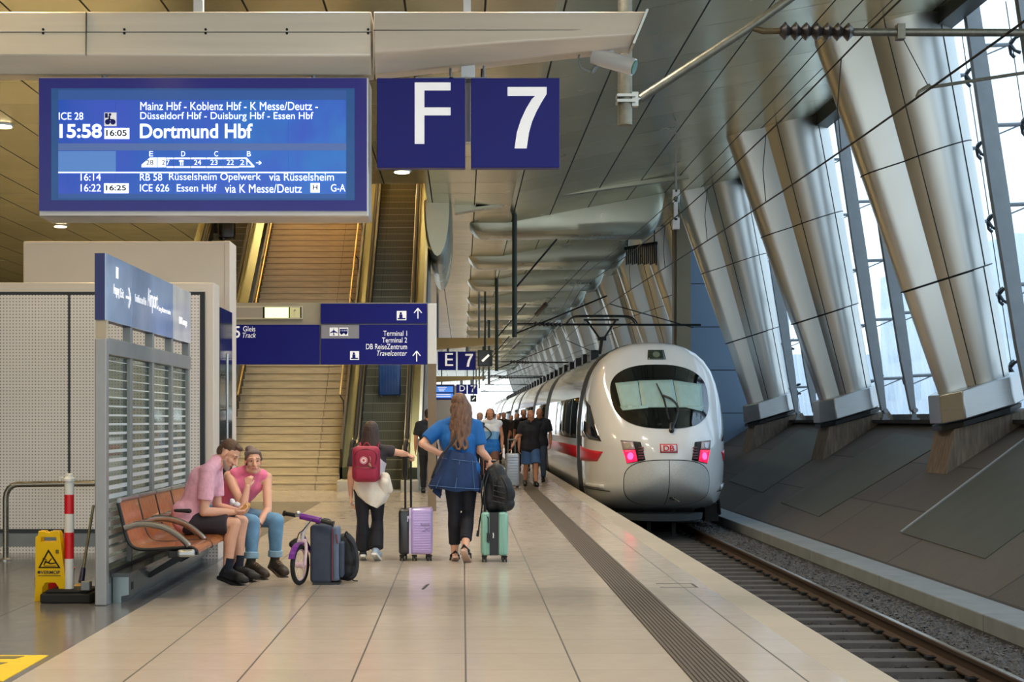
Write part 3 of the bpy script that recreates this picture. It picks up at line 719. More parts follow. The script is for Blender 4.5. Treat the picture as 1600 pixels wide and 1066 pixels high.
M_STEP = mat('ribbed escalator step', (128, 130, 112), .5, .1, var=.12, vscale=6, stretch=(60, 1, 1), bump=.3, bscale=4)
M_BALU = brushed('escalator steel cladding', (96, 90, 62), .32, .5)
M_DECK = brushed('escalator deck', (92, 94, 70), .35, .85)
def escalator(xc, label, newel=True):
    """xc: centre of the steps"""
    e = thing('escalator', label, 'escalator', (xc, Y0, 0)); hw = .48
    b = MB(); y = Y0+.35
    b.prism([(y, -.1), (y+.27, -.1), (y+.27, .2)]+[(y+.02*math.sin(a), .2-.2*a/1.6) for a in (0.,)]+[(y, .19), (y+.0, .0)], 'yz', xc-hw, xc+hw)
    b.k = 1
    for i in range(46): xx = xc-hw+.01+i*.0209; b.box(xx, xx+.009, y-.006, y+.004, 0.0, .185)
    b.box(xc-.27, xc-.262, y-.008, y, 0, .19)
    b.k = 2; b.box(xc-hw, xc+hw, y-.008, y+.05, .190, .203)
    s0 = b.build('step', [M_STEP, mat('escalator step rib', (92, 94, 82), .5, .1), mat('pale step nosing', (168, 168, 150), .45, .2)], e, smooth=0)
    n = 39
    for i in range(1, n):
        s = s0.copy(); COL.objects.link(s); s.location = Vector(s0.location)+Vector((0, i*.2/KS, i*.2))
    for q in (-1, 1):
        xi = xc+q*hw
        X = sorted((xi, xi+q*.12)); pan = MB()
        def prof(zo, zi):
            ya = Y0-.55
            up = [(ya+.28, zo), (Y0+.2, zo), (Y0+1.0, sz(Y0+1.0)+zo-.42)]
            return up
        # balustrade, outline in the side view with a rounded newel end
        top = [(Y0-.35+.45*(1-math.cos(a)), .50+.42*math.sin(a)) for a in [i*PI/2/6-.2 for i in range(7)]]
        top += [(Y0+.55, .95), (Y0+1.0, sz(Y0+1.0)+.35), (YT, sz(YT)+.55)]
        pan.prism(top+[(YT, sz(YT)-.5), (Y0+.4, -.02), (Y0-.3, -.02)], 'yz', X[0], X[1]); pan.build('balustrade', M_BALU, e, smooth=0)
        d = sorted((xi+q*.11, xi+q*.36)); sl(d[0], d[1], -.3, .22, Y0+.3, YT, 'outer_deck', M_DECK, e)
        sk = sorted((xi-q*.012, xi+q*.02)); sl(sk[0], sk[1], -.3, .30, Y0+.35, YT, 'skirt', M_BLACK, e)
        h = MB(); xh = xi+q*.06
        path = [(xh, Y0-.05, .16), (xh, Y0-.27, .25), (xh, Y0-.38, .50), (xh, Y0-.30, .80), (xh, Y0-.05, .97), (xh, Y0+.45, 1.0), (xh, Y0+1.0, sz(Y0+1.0)+.42), (xh, YT, sz(YT)+.62)]
        h.tube(curve_pts(path, 6), .045, 10); h.build('handrail', M_RUBBER, e)
        bx = MB(); z = sorted((xi-q*.02, xi+q*.33)); bx.box(z[0], z[1], Y0-.62, Y0+.35, -.02, .22); bx.build('newel_base', mat('pale newel box', (190, 188, 178), .5, .2, var=.05), e, bevel=.02)
    b = MB(); b.box(xc-hw, xc+hw, Y0-.6, Y0+.36, -.02, .01); b.build('comb_plate', M_STEEL, e, smooth=0)
    return e
escalator(-1.70, 'right escalator of dark ribbed steps climbing beside the platform')
escalator(-5.92, 'left escalator partly hidden behind the grey kiosk and the departure board')
b = MB(); b.prism([(Y0-.2, -.02), (YT, -.02), (YT, 8.6), (Y0+.6, 1.05), (Y0-.1, 1.05)], 'yz', -.92, -.86)
for k in range(6): pass
tag(b.build('escalator_side_wall', mat('pale grey side cladding', (150, 158, 156), .35, .5, var=.06, vscale=1), smooth=0), 'tall pale grey wall panel closing the right side of the right escalator', 'side wall')
b = MB(); b.box(OX0, OX1, YT, OY1+3, 7.8, 8.0); struct(b.build('floor_upper', mat('upper landing floor', (150, 130, 96), .5), smooth=0))

# ---------------------------------------------------------------- signs over the stairs (on a white post)
D = 24.0
t = thing('sign_gantry', 'row of blue direction signs on a white and brown post in front of the staircase', 'direction sign', (at(675, 0, D).x, D, 0))
def flat(px0, px1, py0, py1, D, dep, name, m, parent, bevel=0):
    b = MB(); b.box(*bp(px0, px1, py0, py1, D, dep)); return b.build(name, m, parent, smooth=0, bevel=bevel)
flat(668, 682, 474, 569, D, .14, 'post', M_WHITE, t, .01)
b = MB(); a, c = at(668.5, 569, D), at(681.5, 569, D); b.box(a.x, c.x, D+.01, D+.13, 0, a.z); b.build('post_foot', mat('brown grey post', (128, 112, 92), .5, .2, var=.06), t, smooth=0)
flat(362, 667.5, 473, 570, D+.06, .08, 'frame', mat('pale sign frame', (176, 168, 148), .4, .3, var=.05), t)
def sign_panel(px0, px1, py0, py1): return flat(px0, px1, py0, py1, D, .06, 'blue_panel', M_BLUE, t)
p1 = sign_panel(501, 667, 474.5, 505.5); p2 = sign_panel(501, 667, 507.5, 569.5); p3 = sign_panel(300, 499, 507.5, 569.5)
b = MB(); b.box(*bp(502, 561, 508, 529, D-.004, .02)); b.build('grey_field', mat('pale grey sign field', (150, 152, 164), .4), p2, smooth=0)
def stext(s, px0, px1, py0, py1, parent, **k):
    a, c = at(px0, py1, D), at(px1, py0, D); return text(s, a.x, c.x, a.z, c.z, D-.002, M_TEXT, parent, **k)
stext('Terminal 1', 599, 636, 517, 525, p2); stext('Terminal 2', 597, 636, 527.5, 535.5, p2)
stext('DB ReiseZentrum', 572, 636, 537.5, 546, p2); stext('Travelcenter', 589, 636, 548, 556, p2, shear=.25)
stext('5', 366, 375, 510, 528, p3, bold=.01); stext('Gleis', 380, 399, 510, 518, p3); stext('Track', 379, 400, 520, 528, p3, shear=.25)
def arrow(px, py, s, parent, ang=PI/2, D=D, m=M_TEXT, wpx=1.6):
    b = MB(); c = at(px, py, D); k = s*D/F; d = V(math.cos(ang), 0, math.sin(ang)); n = V(-d.z, 0, d.x); ww = wpx*D/F
    b.bar(c-d*k, c+d*k, ww, .006, (0, 1, 0))
    for q in (-1, 1): b.bar(c+d*k*1.02, c+d*k*.1+n*q*k*.75, ww, .006, (0, 1, 0))
    o = b.build('arrow', m, parent, smooth=0); return o
arrow(653, 490, 8, p1, D=D-.004); arrow(651, 557, 8, p2, D=D-.004)
def picto(px0, px1, py0, py1, parent, kind, D=D-.004):
    a, c = at(px0, py1, D), at(px1, py0, D); wd, ht = c.x-a.x, c.z-a.z
    b = MB(); b.box(a.x, c.x, D-.003, D+.01, a.z, c.z); o = b.build('pictogram', M_TEXT, parent, smooth=0)
    b = MB(); y = D-.006
    def R(u0, u1, v0, v1): b.box(a.x+u0*wd, a.x+u1*wd, y, y+.002, a.z+v0*ht, a.z+v1*ht)
    def Dk(u, v, r): b.disc((a.x+u*wd, y+.001, a.z+v*ht), (0, 1, 0), r*ht, .002, 16)
    if kind == 'plane':
        b.prism([(a.x+u*wd, a.z+v*ht) for u, v in ((.5, .95), (.57, .65), (.95, .4), (.95, .3), (.57, .42), (.55, .18), (.68, .08), (.32, .08), (.45, .18), (.43, .42), (.05, .3), (.05, .4), (.43, .65))], 'xz', y, y+.002)
    elif kind == 'bus': R(.06, .94, .3, .85); Dk(.28, .28, .14); Dk(.74, .28, .14); b.k = 1; [R(.12+i*.2, .26+i*.2, .55, .75) for i in range(4)]; b.k = 0
    elif kind == 'person': Dk(.42, .75, .13); R(.25, .6, .25, .62); R(.1, .9, .1, .25)
    elif kind == 'bike': Dk(.28, .3, .2); Dk(.72, .3, .2); R(.3, .7, .42, .52); R(.35, .5, .5, .75); Dk(.48, .85, .1); R(.06, .3, .6, .95)
    b.build('pictogram_symbol', [M_BLUE, M_TEXT], o, smooth=0)
picto(620, 635, 486, 500.5, p1, 'person'); picto(515, 528, 512, 525, p2, 'plane'); picto(530, 544, 512, 525, p2, 'bus'); picto(547, 561, 549, 562.5, p2, 'person')
ex = flat(362, 473, 478, 499, D-.01, .08, 'exit_light_box', mat('exit light frame', (206, 200, 180), .4, .3), t)
flat(365, 409, 481, 496, D-.014, .01, 'blank_field', mat('pale blank sign', (176, 168, 156), .5), ex)
flat(414, 451, 480.5, 496.5, D-.014, .01, 'lit_green_field', mat('lit green white exit panel', (226, 255, 150), .4, emit=2.2, var=.04), ex)
flat(453, 469, 480.5, 496.5, D-.014, .01, 'arrow_field', mat('pale arrow field', (206, 200, 150), .4, emit=.3), ex)
arrow(461, 489, 5, ex, D=D-.018, m=mat('pale yellow arrow', (236, 236, 190), .5)); flat(410.5, 413.5, 480, 497, D-.015, .01, 'divider', M_DARK, ex); flat(451, 453, 480, 497, D-.015, .01, 'divider', M_DARK, ex); flat(469, 471, 480, 497, D-.015, .01, 'divider', M_DARK, ex)

# ---------------------------------------------------------------- long clad beam, platform letter and number signs
D = 13.0
def zx(px, py, D=D): q = at(px, py, D); return (q.x, q.z)
t = thing('sign_beam', 'long pale aluminium clad beam across the platform carrying the board and signs', 'beam', (-1, D, 5))
b = MB(); Dq = D+.22
b.loft([[Vector((zx(px, 12)[0], D+.12, zx(px, 12)[1])), Vector((zx(px, yc)[0], D+.10, zx(px, yc)[1])), Vector((zx(px, yb)[0], D+.22, zx(px, yb)[1])), Vector((zx(px, yb)[0], D+.44, zx(px, yb)[1])), Vector((zx(px, 12)[0], D+.44, zx(px, 12)[1]))] for px, yc, yb in ((-60, 82, 108), (579, 82, 108))])
b.build('long_box', M_BEAM, t, smooth=20, bevel=.012)
b = MB()
for py in (45.,): b.box(zx(-60, py)[0], zx(579, py)[0], D+.108, D+.15, zx(0, py+.5)[1], zx(0, py-.5)[1])
b.box(zx(129.5, 0)[0], zx(130.5, 0)[0], D+.095, D+.15, zx(0, 82)[1], zx(0, 14)[1])
b.build('seam', M_DARK, t, smooth=0)
b = MB()
for px in (62, 190, 318, 446, 574):
    for py in (41, 47): b.disc((zx(px, 0)[0], D+.108, zx(0, py)[1]), (0, 1, 0), .011, .012, 10)
b.build('rivets', M_DARK, t, smooth=40)
b = MB(); sec = []
for px, yc, yb, dx in ((583, 81, 109, 0), (780, 64, 88, 0), (990, 52, 65, 0)):
    k = 1 if px < 980 else 0
    sec.append([Vector((zx(px+(22 if not k else 0), 14)[0], D+.08, zx(px, 14)[1])), Vector((zx(px+(5 if not k else 0), yc)[0], D+.05, zx(px, yc)[1])), Vector((zx(px, yb)[0], D+.18, zx(px, yb)[1])), Vector((zx(px, yb)[0], D+.40, zx(px, yb)[1])), Vector((zx(px+(22 if not k else 0), 14)[0], D+.40, zx(px, 14)[1]))])
b.loft(sec); b.build('tapered_end', M_BEAM3 if 'M_BEAM3' in globals() else brushed('clad beam end', (226, 214, 198), .36, .22, (.4, .4, 8)), t, smooth=20, bevel=.012)
b = MB(); b.box(zx(583, 45)[0], zx(985, 45)[0], D+.058, D+.1, zx(0, 44.6)[1], zx(0, 43.8)[1]); b.build('seam', M_DARK, t, smooth=0)
b = MB(); b.bar((zx(1013, 12)[0], D+.23, zx(0, 12)[1]), (zx(991, 66)[0], D+.23, zx(0, 66)[1]), .38, .02, (1, 0, 0)); b.build('end_plate', M_STEEL, t, smooth=0)
b = MB(); b.box(zx(724, 0)[0], zx(736, 0)[0], D+.3, D+.38, zx(0, 14)[1], ZC); b.box(zx(709, 0)[0], zx(752, 0)[0], D+.2, D+.5, zx(0, 13)[1], zx(0, 10)[1]); b.build('ceiling_hanger', M_WHITE, t, smooth=0)
for px in (-30, 300): b = MB(); b.box(zx(px, 0)[0]-.04, zx(px, 0)[0]+.04, D+.3, D+.38, zx(0, 14)[1], ZC); b.build('ceiling_hanger', M_WHITE, t, smooth=0)

def sector_sign(D, kx0, kx1, ky0, ky1, ch, box, label, hang, m=M_BLUE):
    a, c = at(kx0, ky1, D), at(kx1, ky0, D)
    t = thing('platform_sign', label, 'sign', ((a.x+c.x)/2, D, a.z))
    b = MB(); b.box(a.x, c.x, D, D+.12, a.z, c.z); b.build('panel', m, t, smooth=0, bevel=.006 if D < 20 else 0)
    sx0, sx1, sy0, sy1 = box; p, q = at(sx0, sy1, D), at(sx1, sy0, D)
    if ch == '7':
        b = MB(); g = [(0, 0), (1, 0), (1, .115), (.87, .25), (.74, .40), (.63, .56), (.55, .74), (.49, 1), (.18, 1), (.24, .74), (.34, .54), (.47, .36), (.62, .20), (.71, .145), (0, .145)]
        b.prism([(p.x+u*(q.x-p.x), q.z+v*(p.z-q.z)) for u, v in g], 'xz', D-.004, D); b.build('lettering', M_TEXT, t, smooth=0)
    else: text(ch, p.x, q.x, p.z, q.z, D-.001, M_TEXT, t)
    b = MB(); r = .012
    for px, y1 in hang:
        u = at(px, ky0, D); b.tube([(u.x, D+.06, c.z-.01), (u.x, D+.3, c.z+.01), (u.x, D+.3, at(0, y1, D).z)] if False else [(u.x, D+.26, c.z-.3), (u.x, D+.26, at(0, y1, D).z)], r*D/13, 8)
    b.box(min(at(h[0], 0, D).x for h in hang)-.3*(D < 20), max(at(h[0], 0, D).x for h in hang)+.3*(D < 20)*0+.02, D+.02, D+.28, c.z, c.z+.012)
    b.build('hanger', M_GREYSTEEL, t)
    return t
sector_sign(D, 589, 727, 122, 262, 'F', (648, 704, 129, 225), 'large blue sign with a white letter F under the aluminium beam', ((704, 96),), mat('signal blue enamel shaded', (40, 50, 150), .32, var=.05) if False else M_BLUE)
sector_sign(D, 736, 874.5, 122, 262, '7', (793, 854, 136, 232), 'large blue sign with a white number 7 beside the letter F sign', ((757, 92),))
b = MB(); b.box(*bp(720, 742, 94, 122, D+.22, .1)); b.box(*bp(727.5, 735.5, 118, 222, D+.18, .1)); tag(b.build('sign_post', M_WHITE, smooth=0, bevel=.006), 'short white post hanging between the letter F and number 7 signs', 'post')
# camera under the beam
t = thing('security_camera', 'silver tube security camera hanging under the tapered beam end', 'camera', at(955, 100, D+.3)); Dc = D+.26
a, c = at(927, 87, Dc), at(988, 110, Dc); c = c+V(.0, -.12, 0); d = (c-a).normalized()
b = MB(); b.tube([a, a.lerp(c, .1), a.lerp(c, .9), c], [.066, .073, .073, .073], 20); b.build('housing', mat('pale camera shell', (214, 216, 216), .3, .2), t)
b = MB(); b.disc(c+d*.004, d, .062, .012, 20); b.build('lens_glass', mat('green lens glass', (30, 110, 80), .1, coat=.5), t)
b = MB(); p = at(952, 68, Dc); b.loft([[p+V(-.035, 0, 0), p+V(.035, 0, 0), p+V(.035, .05, 0), p+V(-.035, .05, 0)], [at(957, 97, Dc)+V(-.02, -.06, 0), at(957, 97, Dc)+V(.015, -.06, 0), at(957, 97, Dc)+V(.015, .05, 0), at(957, 97, Dc)+V(-.02, .05, 0)]]); b.build('bracket', M_WHITE, t, smooth=0)
b = MB(); b.tube(curve_pts([at(909, 74, Dc), at(904, 92, Dc), at(909, 106, Dc), at(921, 111, Dc), at(928, 110, Dc), at(930, 104, Dc)], 6), .008, 6); b.rc(at(926, 112, Dc), at(930, 106, Dc), .02, .022); b.build('cable', M_GREYSTEEL, t)

# ---------------------------------------------------------------- departure board
D = 13.0
t = thing('departure_board', 'wide blue departure board hanging under the beam at upper left', 'departure board', at(316, 330, D))
b = MB(); b.box(*bp(60, 576, 121, 339, D+.02, .42)); b.build('housing', mat('pale board housing', (196, 190, 184), .35, .5, var=.03), t, smooth=0, bevel=.012)
M_BEZ = mat('deep blue gloss bezel', (16, 8, 120), .12, var=.12, vscale=2, spec=.5, emit=.25)  # slight emission lifts the blue of the bezel, which is no lamp
flat(61, 573, 122, 329.5, D-.01, .04, 'bezel', M_BEZ, t)
def screen_mat():
    T = NT('lit blue screen'); co = T.coord(); x = T.xyz(co)
    nz = T.ramp(T.noise(T.scale(co, (1.2, 1, .8)), 1.6, 3), .35, .65)
    u = T.ramp(x[0], at(90, 0, D).x, at(550, 0, D).x)
    base = T.mix(u, lin((14, 66, 170)), lin((40, 112, 186))); base = T.mix(nz, base, lin((44, 74, 180)))
    g = T.line(x[0], 90*D/F, at(91, 0, D).x, .004); base = T.mix(T.math('MULTIPLY', g, .35), base, lin((16, 50, 130)))
    T.l(base, T.b.inputs['Base Color']); T.l(base, T.b.inputs['Emission Color']); T.b.inputs['Emission Strength'].default_value = .55; T.b.inputs['Roughness'].default_value = .12
    return T.m
flat(80, 554, 138, 313, D-.013, .03, 'screen_surround', mat('teal screen surround', (16, 70, 130), .12, emit=.5, var=.1), t)
scr = flat(91, 541, 156, 303, D-.016, .03, 'screen', screen_mat(), t)
flat(91, 541, 224, 235, D-.018, .03, 'grey_bar', mat('grey blue screen bar', (74, 100, 160), .15, emit=.5), scr)
flat(91, 541, 141, 156, D-.017, .03, 'dark_bar', mat('dark blue screen bar', (36, 78, 148), .15, emit=.5), scr); flat(91, 541, 303, 310.5, D-.017, .03, 'dark_bar', mat('dark blue screen bar', (36, 78, 148)), scr)
flat(91, 181, 236, 270, D-.0175, .03, 'pale_field', mat('pale blue screen field', (80, 126, 196), .15, emit=.5), scr)
M_GLOW = mat('glowing white pixels', (238, 246, 255), .5, emit=1.0, var=.02); M_INK = mat('dark screen ink', (8, 12, 44), .5)
flat(91, 541, 268.6, 270.4, D-.02, .01, 'divider_line', M_GLOW, scr)
def dt(s, px0, px1, py0, py1, m=M_GLOW, bold=0, y=-.021):
    a, c = at(px0, py1, D), at(px1, py0, D); text(s, a.x, c.x, a.z, c.z, D+y, m, scr, bold=bold, depth=.002)
dt('Mainz Hbf - Koblenz Hbf - K Messe/Deutz -', 220, 497, 160, 173); dt('Düsseldorf Hbf - Duisburg Hbf - Essen Hbf', 220, 490, 176, 190.5)
dt('Dortmund Hbf', 219.5, 395, 194, 217, bold=.02); dt('ICE 28', 93, 131, 176.5, 188); dt('15:58', 94, 160, 194.5, 216.5, bold=.025)
def inv(s, px0, px1, py0, py1, ):
    flat(px0, px1, py0, py1, D-.021, .01, 'white_field', M_GLOW, scr); dt(s, px0+4, px1-3, py0+3.6, py1-3.6, M_INK, y=-.0235, bold=.02)
inv('16:05', 163, 202, 200, 217); inv('16:25', 162.5, 201, 286.5, 302); inv('H', 485, 499.5, 286, 301)
dt('16:14', 127, 158.5, 272, 283); dt('16:22', 127, 158.5, 288.5, 300)
dt('RB 58', 219.5, 254, 272, 283); dt('Rüsselsheim Opelwerk', 265, 408, 271, 285.5); dt('via Rüsselsheim', 421, 522, 271, 283)
dt('ICE 626', 219.5, 265, 288.5, 300); dt('Essen Hbf', 277, 339, 288.5, 300); dt('via K Messe/Deutz', 352, 472, 288.5, 302); dt('G-A', 517.5, 540, 288.5, 300)
picto(163, 182, 176, 197, scr, 'bike', D=D-.02)
for s, x in (('E', 237), ('D', 287), ('C', 338.5), ('B', 389.5)): dt(s, x-3, x+3, 237, 245)
# train diagram: hollow carriages with numbers, filled ends
def poly(pts, m, name, y=-.021):
    b = MB(); b.prism([zx(*p) for p in pts], 'xz', D+y-.002, D+y); return b.build(name, m, scr, smooth=0)
poly(((222, 262), (222, 258), (235, 247), (246, 247), (246, 262)), M_GLOW, 'carriage_symbol'); poly(((247, 247), (260, 247), (260, 262), (247, 262)), M_GLOW, 'carriage_symbol')
for x0, x1 in ((260, 271), (272, 297), (298, 322), (323, 348), (349, 373)):
    flat(x0, x1, 246.5, 248.8, D-.021, .01, 'carriage_symbol', M_GLOW, scr); flat(x0, x1, 259.8, 262.2, D-.021, .01, 'carriage_symbol', M_GLOW, scr)
poly(((374, 247), (386, 247), (398, 260), (398, 262), (374, 262), (374, 259.8), (394, 259.8), (384, 249), (374, 249)), M_GLOW, 'carriage_symbol')
for s, x in (('28', 235), ('27', 259.5), ('24', 309.5), ('23', 335), ('22', 360.5), ('21', 381.5)):
    if s == '27': dt('2', 254, 258.5, 250.5, 258.5, M_INK, y=-.0235); dt('7', 261, 265.5, 250.5, 258.5)
    else: dt(s, x-5.5, x+5.5, 250.5, 258.5, M_INK if s == '28' else M_GLOW, y=-.0235)
for dx in (0, 3.2): flat(281.5+dx, 283+dx, 250.5, 258.5, D-.021, .01, 'dining_symbol', M_GLOW, scr)
flat(279.8, 286.6, 250.5, 252.5, D-.021, .01, 'dining_symbol', M_GLOW, scr)
arrow(404, 254.5, 4, scr, 0, D=D-.022, m=M_GLOW, wpx=1.2)
b = MB()
for px in (152, 486): b.tube([(zx(px, 0)[0], D+.25, zx(0, 122)[1]), (zx(px, 0)[0], D+.25, zx(0, 104)[1])], .022, 10); b.box(zx(px, 0)[0]-.04, zx(px, 0)[0]+.04, D+.2, D+.3, zx(0, 122)[1], zx(0, 119)[1])
b.build('hanger', M_GREYSTEEL, t)
b = MB(); b.tube(curve_pts([(zx(430, 0)[0], D+.3, zx(0, 121)[1]), (zx(470, 0)[0], D+.3, zx(0, 113)[1]), (zx(520, 0)[0], D+.3, zx(0, 115)[1]), (zx(560, 0)[0], D+.3, zx(0, 111)[1])], 6), .012, 6); b.build('cable', M_BLACK, t)

# ---------------------------------------------------------------- distant letter signs, clocks and beams
def far_beam(D, px0, px1, y0, y1, y2, label):
    o = thing('sign_beam', label, 'beam', at(px0, y1, D)); t = MB(); t.loft([[V(at(px, 0, D).x, D+.02, at(0, ya, D).z), V(at(px, 0, D).x, D+.02, at(0, yb, D).z), V(at(px, 0, D).x, D+.9, at(0, yb, D).z), V(at(px, 0, D).x, D+.9, at(0, ya, D).z)] for px, ya, yb in ((px0, y0, y2), (px0+(px1-px0)*.15, y0, y2-.5), (px1-1, y0, y1))])
    t.build('clad_box', brushed('distant clad beam', (168, 148, 104), .4, .6), o, smooth=0); t = MB()
    for f in (.3, .75): u = at(px0+(px1-px0)*f, 0, D).x; t.tube([(u, D+.5, at(0, y0, D).z-.05), (u, D+.5, ceil_z(u))], .05, 8)
    t.build('hanger', M_GREYSTEEL, o)
far_beam(65, 640, 785, 528, 537.5, 547.5, 'tapered beam above the letter E sign')
far_beam(124, 640, 760, 588, 592, 599, 'small tapered ochre beam above the letter D sign')
sector_sign(65, 684, 712.5, 549.5, 578.5, 'E', (695.5, 708, 552, 572), 'small blue sign with a white letter E in the distance', ((700, 537),))
sector_sign(65, 715, 743.5, 549.5, 578.5, '7', (727, 739, 553, 573), 'small blue sign with a white number 7 next to the letter E', ((730, 537),))
sector_sign(124, 713, 729.5, 601, 616, 'D', (718, 726.5, 602.5, 611.5), 'tiny blue sign with a white letter D far down the platform', ((721, 592),))
sector_sign(124, 730.5, 746, 601, 616, '7', (735.5, 743.5, 602.5, 613), 'tiny blue sign with a white number 7 next to the letter D', ((737, 592),))
def clock(D, px0, px1, py0, py1, label):
    t = thing('platform_clock', label, 'clock', at((px0+px1)/2, py1, D))
    flat(px0, px1, py0, py1, D, .3, 'case', M_BLACK, t)
    a, c = at(px0+1.5, py1-1.5, D), at(px1-1.5, py0+1.5, D); b = MB(); b.box(a.x, c.x, D-.02, D, a.z, c.z); b.build('dial', mat('dark glass dial', (14, 20, 18), .1), t)
    m_ = at((px0+px1)/2, (py0+py1)/2, D); k = (px1-px0)*D/F
    b = MB(); b.bar(m_+V(-.2*k, -.04, -.22*k), m_+V(.26*k, -.04, .22*k), .15*k, .02, (0, 1, 0)); b.build('hands', M_TEXT, t)
    b = MB(); b.tube([m_+V(0, .15, k/2), V(m_.x, m_.y+.15, ceil_z(m_.x))], .04, 8); b.build('hanger', M_DARK, t)
clock(64, 746.5, 769.5, 547, 572.5, 'square black clock with pale hands beside the distant number 7 sign')
clock(123, 735, 744.5, 618, 628, 'tiny square black clock under the farthest number 7 sign')
t = thing('departure_board', 'small lit blue departure board far down the platform left of the letter D', 'departure board', at(690, 625, 124))
flat(668, 710, 601, 625, 124, .4, 'housing', M_NAVY, t); flat(670, 708, 604, 613, 123.97, .03, 'screen', mat('far lit screen', (70, 130, 220), .3, emit=.7), t); flat(670, 708, 615, 622, 123.97, .03, 'screen', mat('far lit screen', (70, 130, 220)), t)
b = MB(); u = at(690, 0, 124).x; b.tube([(u, 124.2, at(0, 602, 124).z), (u, 124.2, ceil_z(u))], .05, 8); b.build('hanger', M_DARK, t)
for i in range(3):
    flat(684+i, 698-i*2, 605+i*2.6, 606.2+i*2.6, 123.94, .02, 'text_line', M_TEXT, t)
flat(676, 704, 616, 617.2, 123.94, .02, 'text_line', M_TEXT, t); flat(680, 704, 619, 620.2, 123.94, .02, 'text_line', M_TEXT, t)
b = MB(); b.box(-5, .2, 140, 146, 0, 4.6); tag(b.build('platform_hut', mat('grey hut wall', (132, 130, 126), .5, var=.06, vscale=.5), smooth=0), 'plain grey block standing on the platform far behind the long haired woman', 'hut')
# ---------------------------------------------------------------- grey kiosk on the left
def perf_mat():
    t = NT('perforated steel sheet'); co = t.coord(); x = t.xyz(co)
    g = t.math('MULTIPLY', t.math('LESS_THAN', t.math('PINGPONG', x[0], .017), .0062), t.math('LESS_THAN', t.math('PINGPONG', x[2], .017), .0062))
    nz = t.noise(co, .8, 3); base = t.mix(nz, lin((206, 202, 198)), lin((232, 226, 220)))
    t.l(t.mix(g, base, lin((128, 124, 120))), t.b.inputs['Base Color']); t.b.inputs['Roughness'].default_value = .42; t.b.inputs['Metallic'].default_value = .35
    return t.m
M_PERF = perf_mat(); M_KIOSK = mat('warm grey kiosk panel', (216, 208, 198), .45, .25, var=.04, vscale=.8)
D = 16.4; t = thing('kiosk', 'boxy grey kiosk with perforated steel panels behind the bench wall', 'kiosk', (-4.5, D, 0))
xl, xr = -8.0, -2.66
b = MB(); zt = at(0, 441, D).z
b.prism([(xl, D+.03), (xr, D+.03), (xr-.005, D+.42), (xr-.4, D+1.3), (xl, D+1.3)], 'xy', 0, zt); b.build('lower_block', M_KIOSK, t, smooth=0, bevel=.01)
b = MB(); z0 = at(0, 829, D).z; z1 = at(0, 456, D).z; xa = at(317, 0, D).x
b.box(xl, xa+.02, D-.005, D+.03, z0-.03, z1); b.build('black_frame', M_BLACK, t, smooth=0)
for px0, px1 in ((-60, -3), (0, 106), (110, 312)): flat(px0, px1, 461, 827, D-.02, .02, 'perforated_panel', M_PERF, t, 0)
b = MB(); b.box(xl, xr+.0, D-.0, D+.03, .06, z0-.03); b.build('plinth', M_GREYSTEEL, t, smooth=0)
b = MB(); b.box(xl, xr, D-.01, D+.03, .0, .07); b.build('kick_plate', M_PERF, t, smooth=0)
b = MB(); D2 = 18.2; q = at(359, 377, D2); b.prism([(at(36, 0, D2).x, D2), (q.x, D2), (q.x, D2+.5), (q.x-.5, D2+1.8), (at(36, 0, D2).x, D2+1.8)], 'xy', 0, q.z); b.box(at(350, 0, D2).x, q.x+.006, D2-.006, D2+.49, 0, q.z+.004); b.build('upper_block', M_KIOSK, t, smooth=0, bevel=.012)
b = MB(); b.box(at(341, 0, 17).x, at(341, 0, 17).x+.02, 17.0, 17.9, .1, at(0, 480, 17).z); b.build('door', mat('dark door glass', (24, 34, 36), .08, coat=.5), t, smooth=0)
b = MB(); u = at(354, 0, 17.1).x; b.tube([(u, 17.15, at(0, 700, 17.15).z), (u, 17.15, at(0, 553, 17.15).z)], .014, 10)
for py in (585, 640, 690): b.tube([(u, 17.15, at(0, py, 17.15).z), (u-.14, 17.2, at(0, py, 17.15).z)], .012, 8)
b.build('door_handle', M_STEEL, t)
# guard rail in front of the kiosk
D = 15.55; b = MB(); zr = at(0, 757, D).z; x0 = at(9, 0, D).x; x1 = at(160, 0, D).x
pts = [(x0, D, 0), (x0, D, zr-.14)]+[(x0+.12-.12*math.cos(a), D, zr-.14+.14*math.sin(a)) for a in (.4, .8, 1.2, 1.57)]+[(x1, D, zr+.01), (x1+.0, D, zr+.01)]
t = thing('guard_rail', 'bent steel tube guard rail in front of the grey kiosk', 'guard rail', (x0, D, 0))
b.tube(pts, .03, 12); b.build('tube', brushed('warm steel tube', (150, 144, 134), .3, .9), t); b = MB(); b.lathe((x0, D, 0), [(.06, 0), (.06, .012), (.035, .03)]); b.build('foot_flange', M_STEEL, t)

# ---------------------------------------------------------------- bench wall with glass slats, sign and wooden seats
XW = -2.73; YA, YB = 11.76, 15.42; PITCH = (YB-YA-.1)/4
t = thing('bench_wall', 'steel framed glass partition with printed slats and a blue sign band carrying the bench', 'partition', (XW, 13.6, 0))
M_FR = mat('matt grey steel frame', (138, 142, 142), .45, .4, var=.07, vscale=4)
b = MB(); b.box(XW-.088, XW, YA, YA+.10, 0, 2.05); b.build('end_post', mat('grey end post', (150, 150, 150), .4, .45, var=.05), t, smooth=0, bevel=.008)
b = MB(); b.box(XW-.084, XW-.003, YA+.01, YA+.09, 2.05, 2.19); b.build('post_neck', mat('beige neck', (176, 166, 146), .5), t, smooth=0)
for k in range(1, 5):
    y = YA+.05+k*PITCH; b = MB(); b.box(XW-.075, XW-.005, y-.035, y+.035, .22, 2.19); b.build('mullion', M_FR, t, smooth=0, bevel=.005)
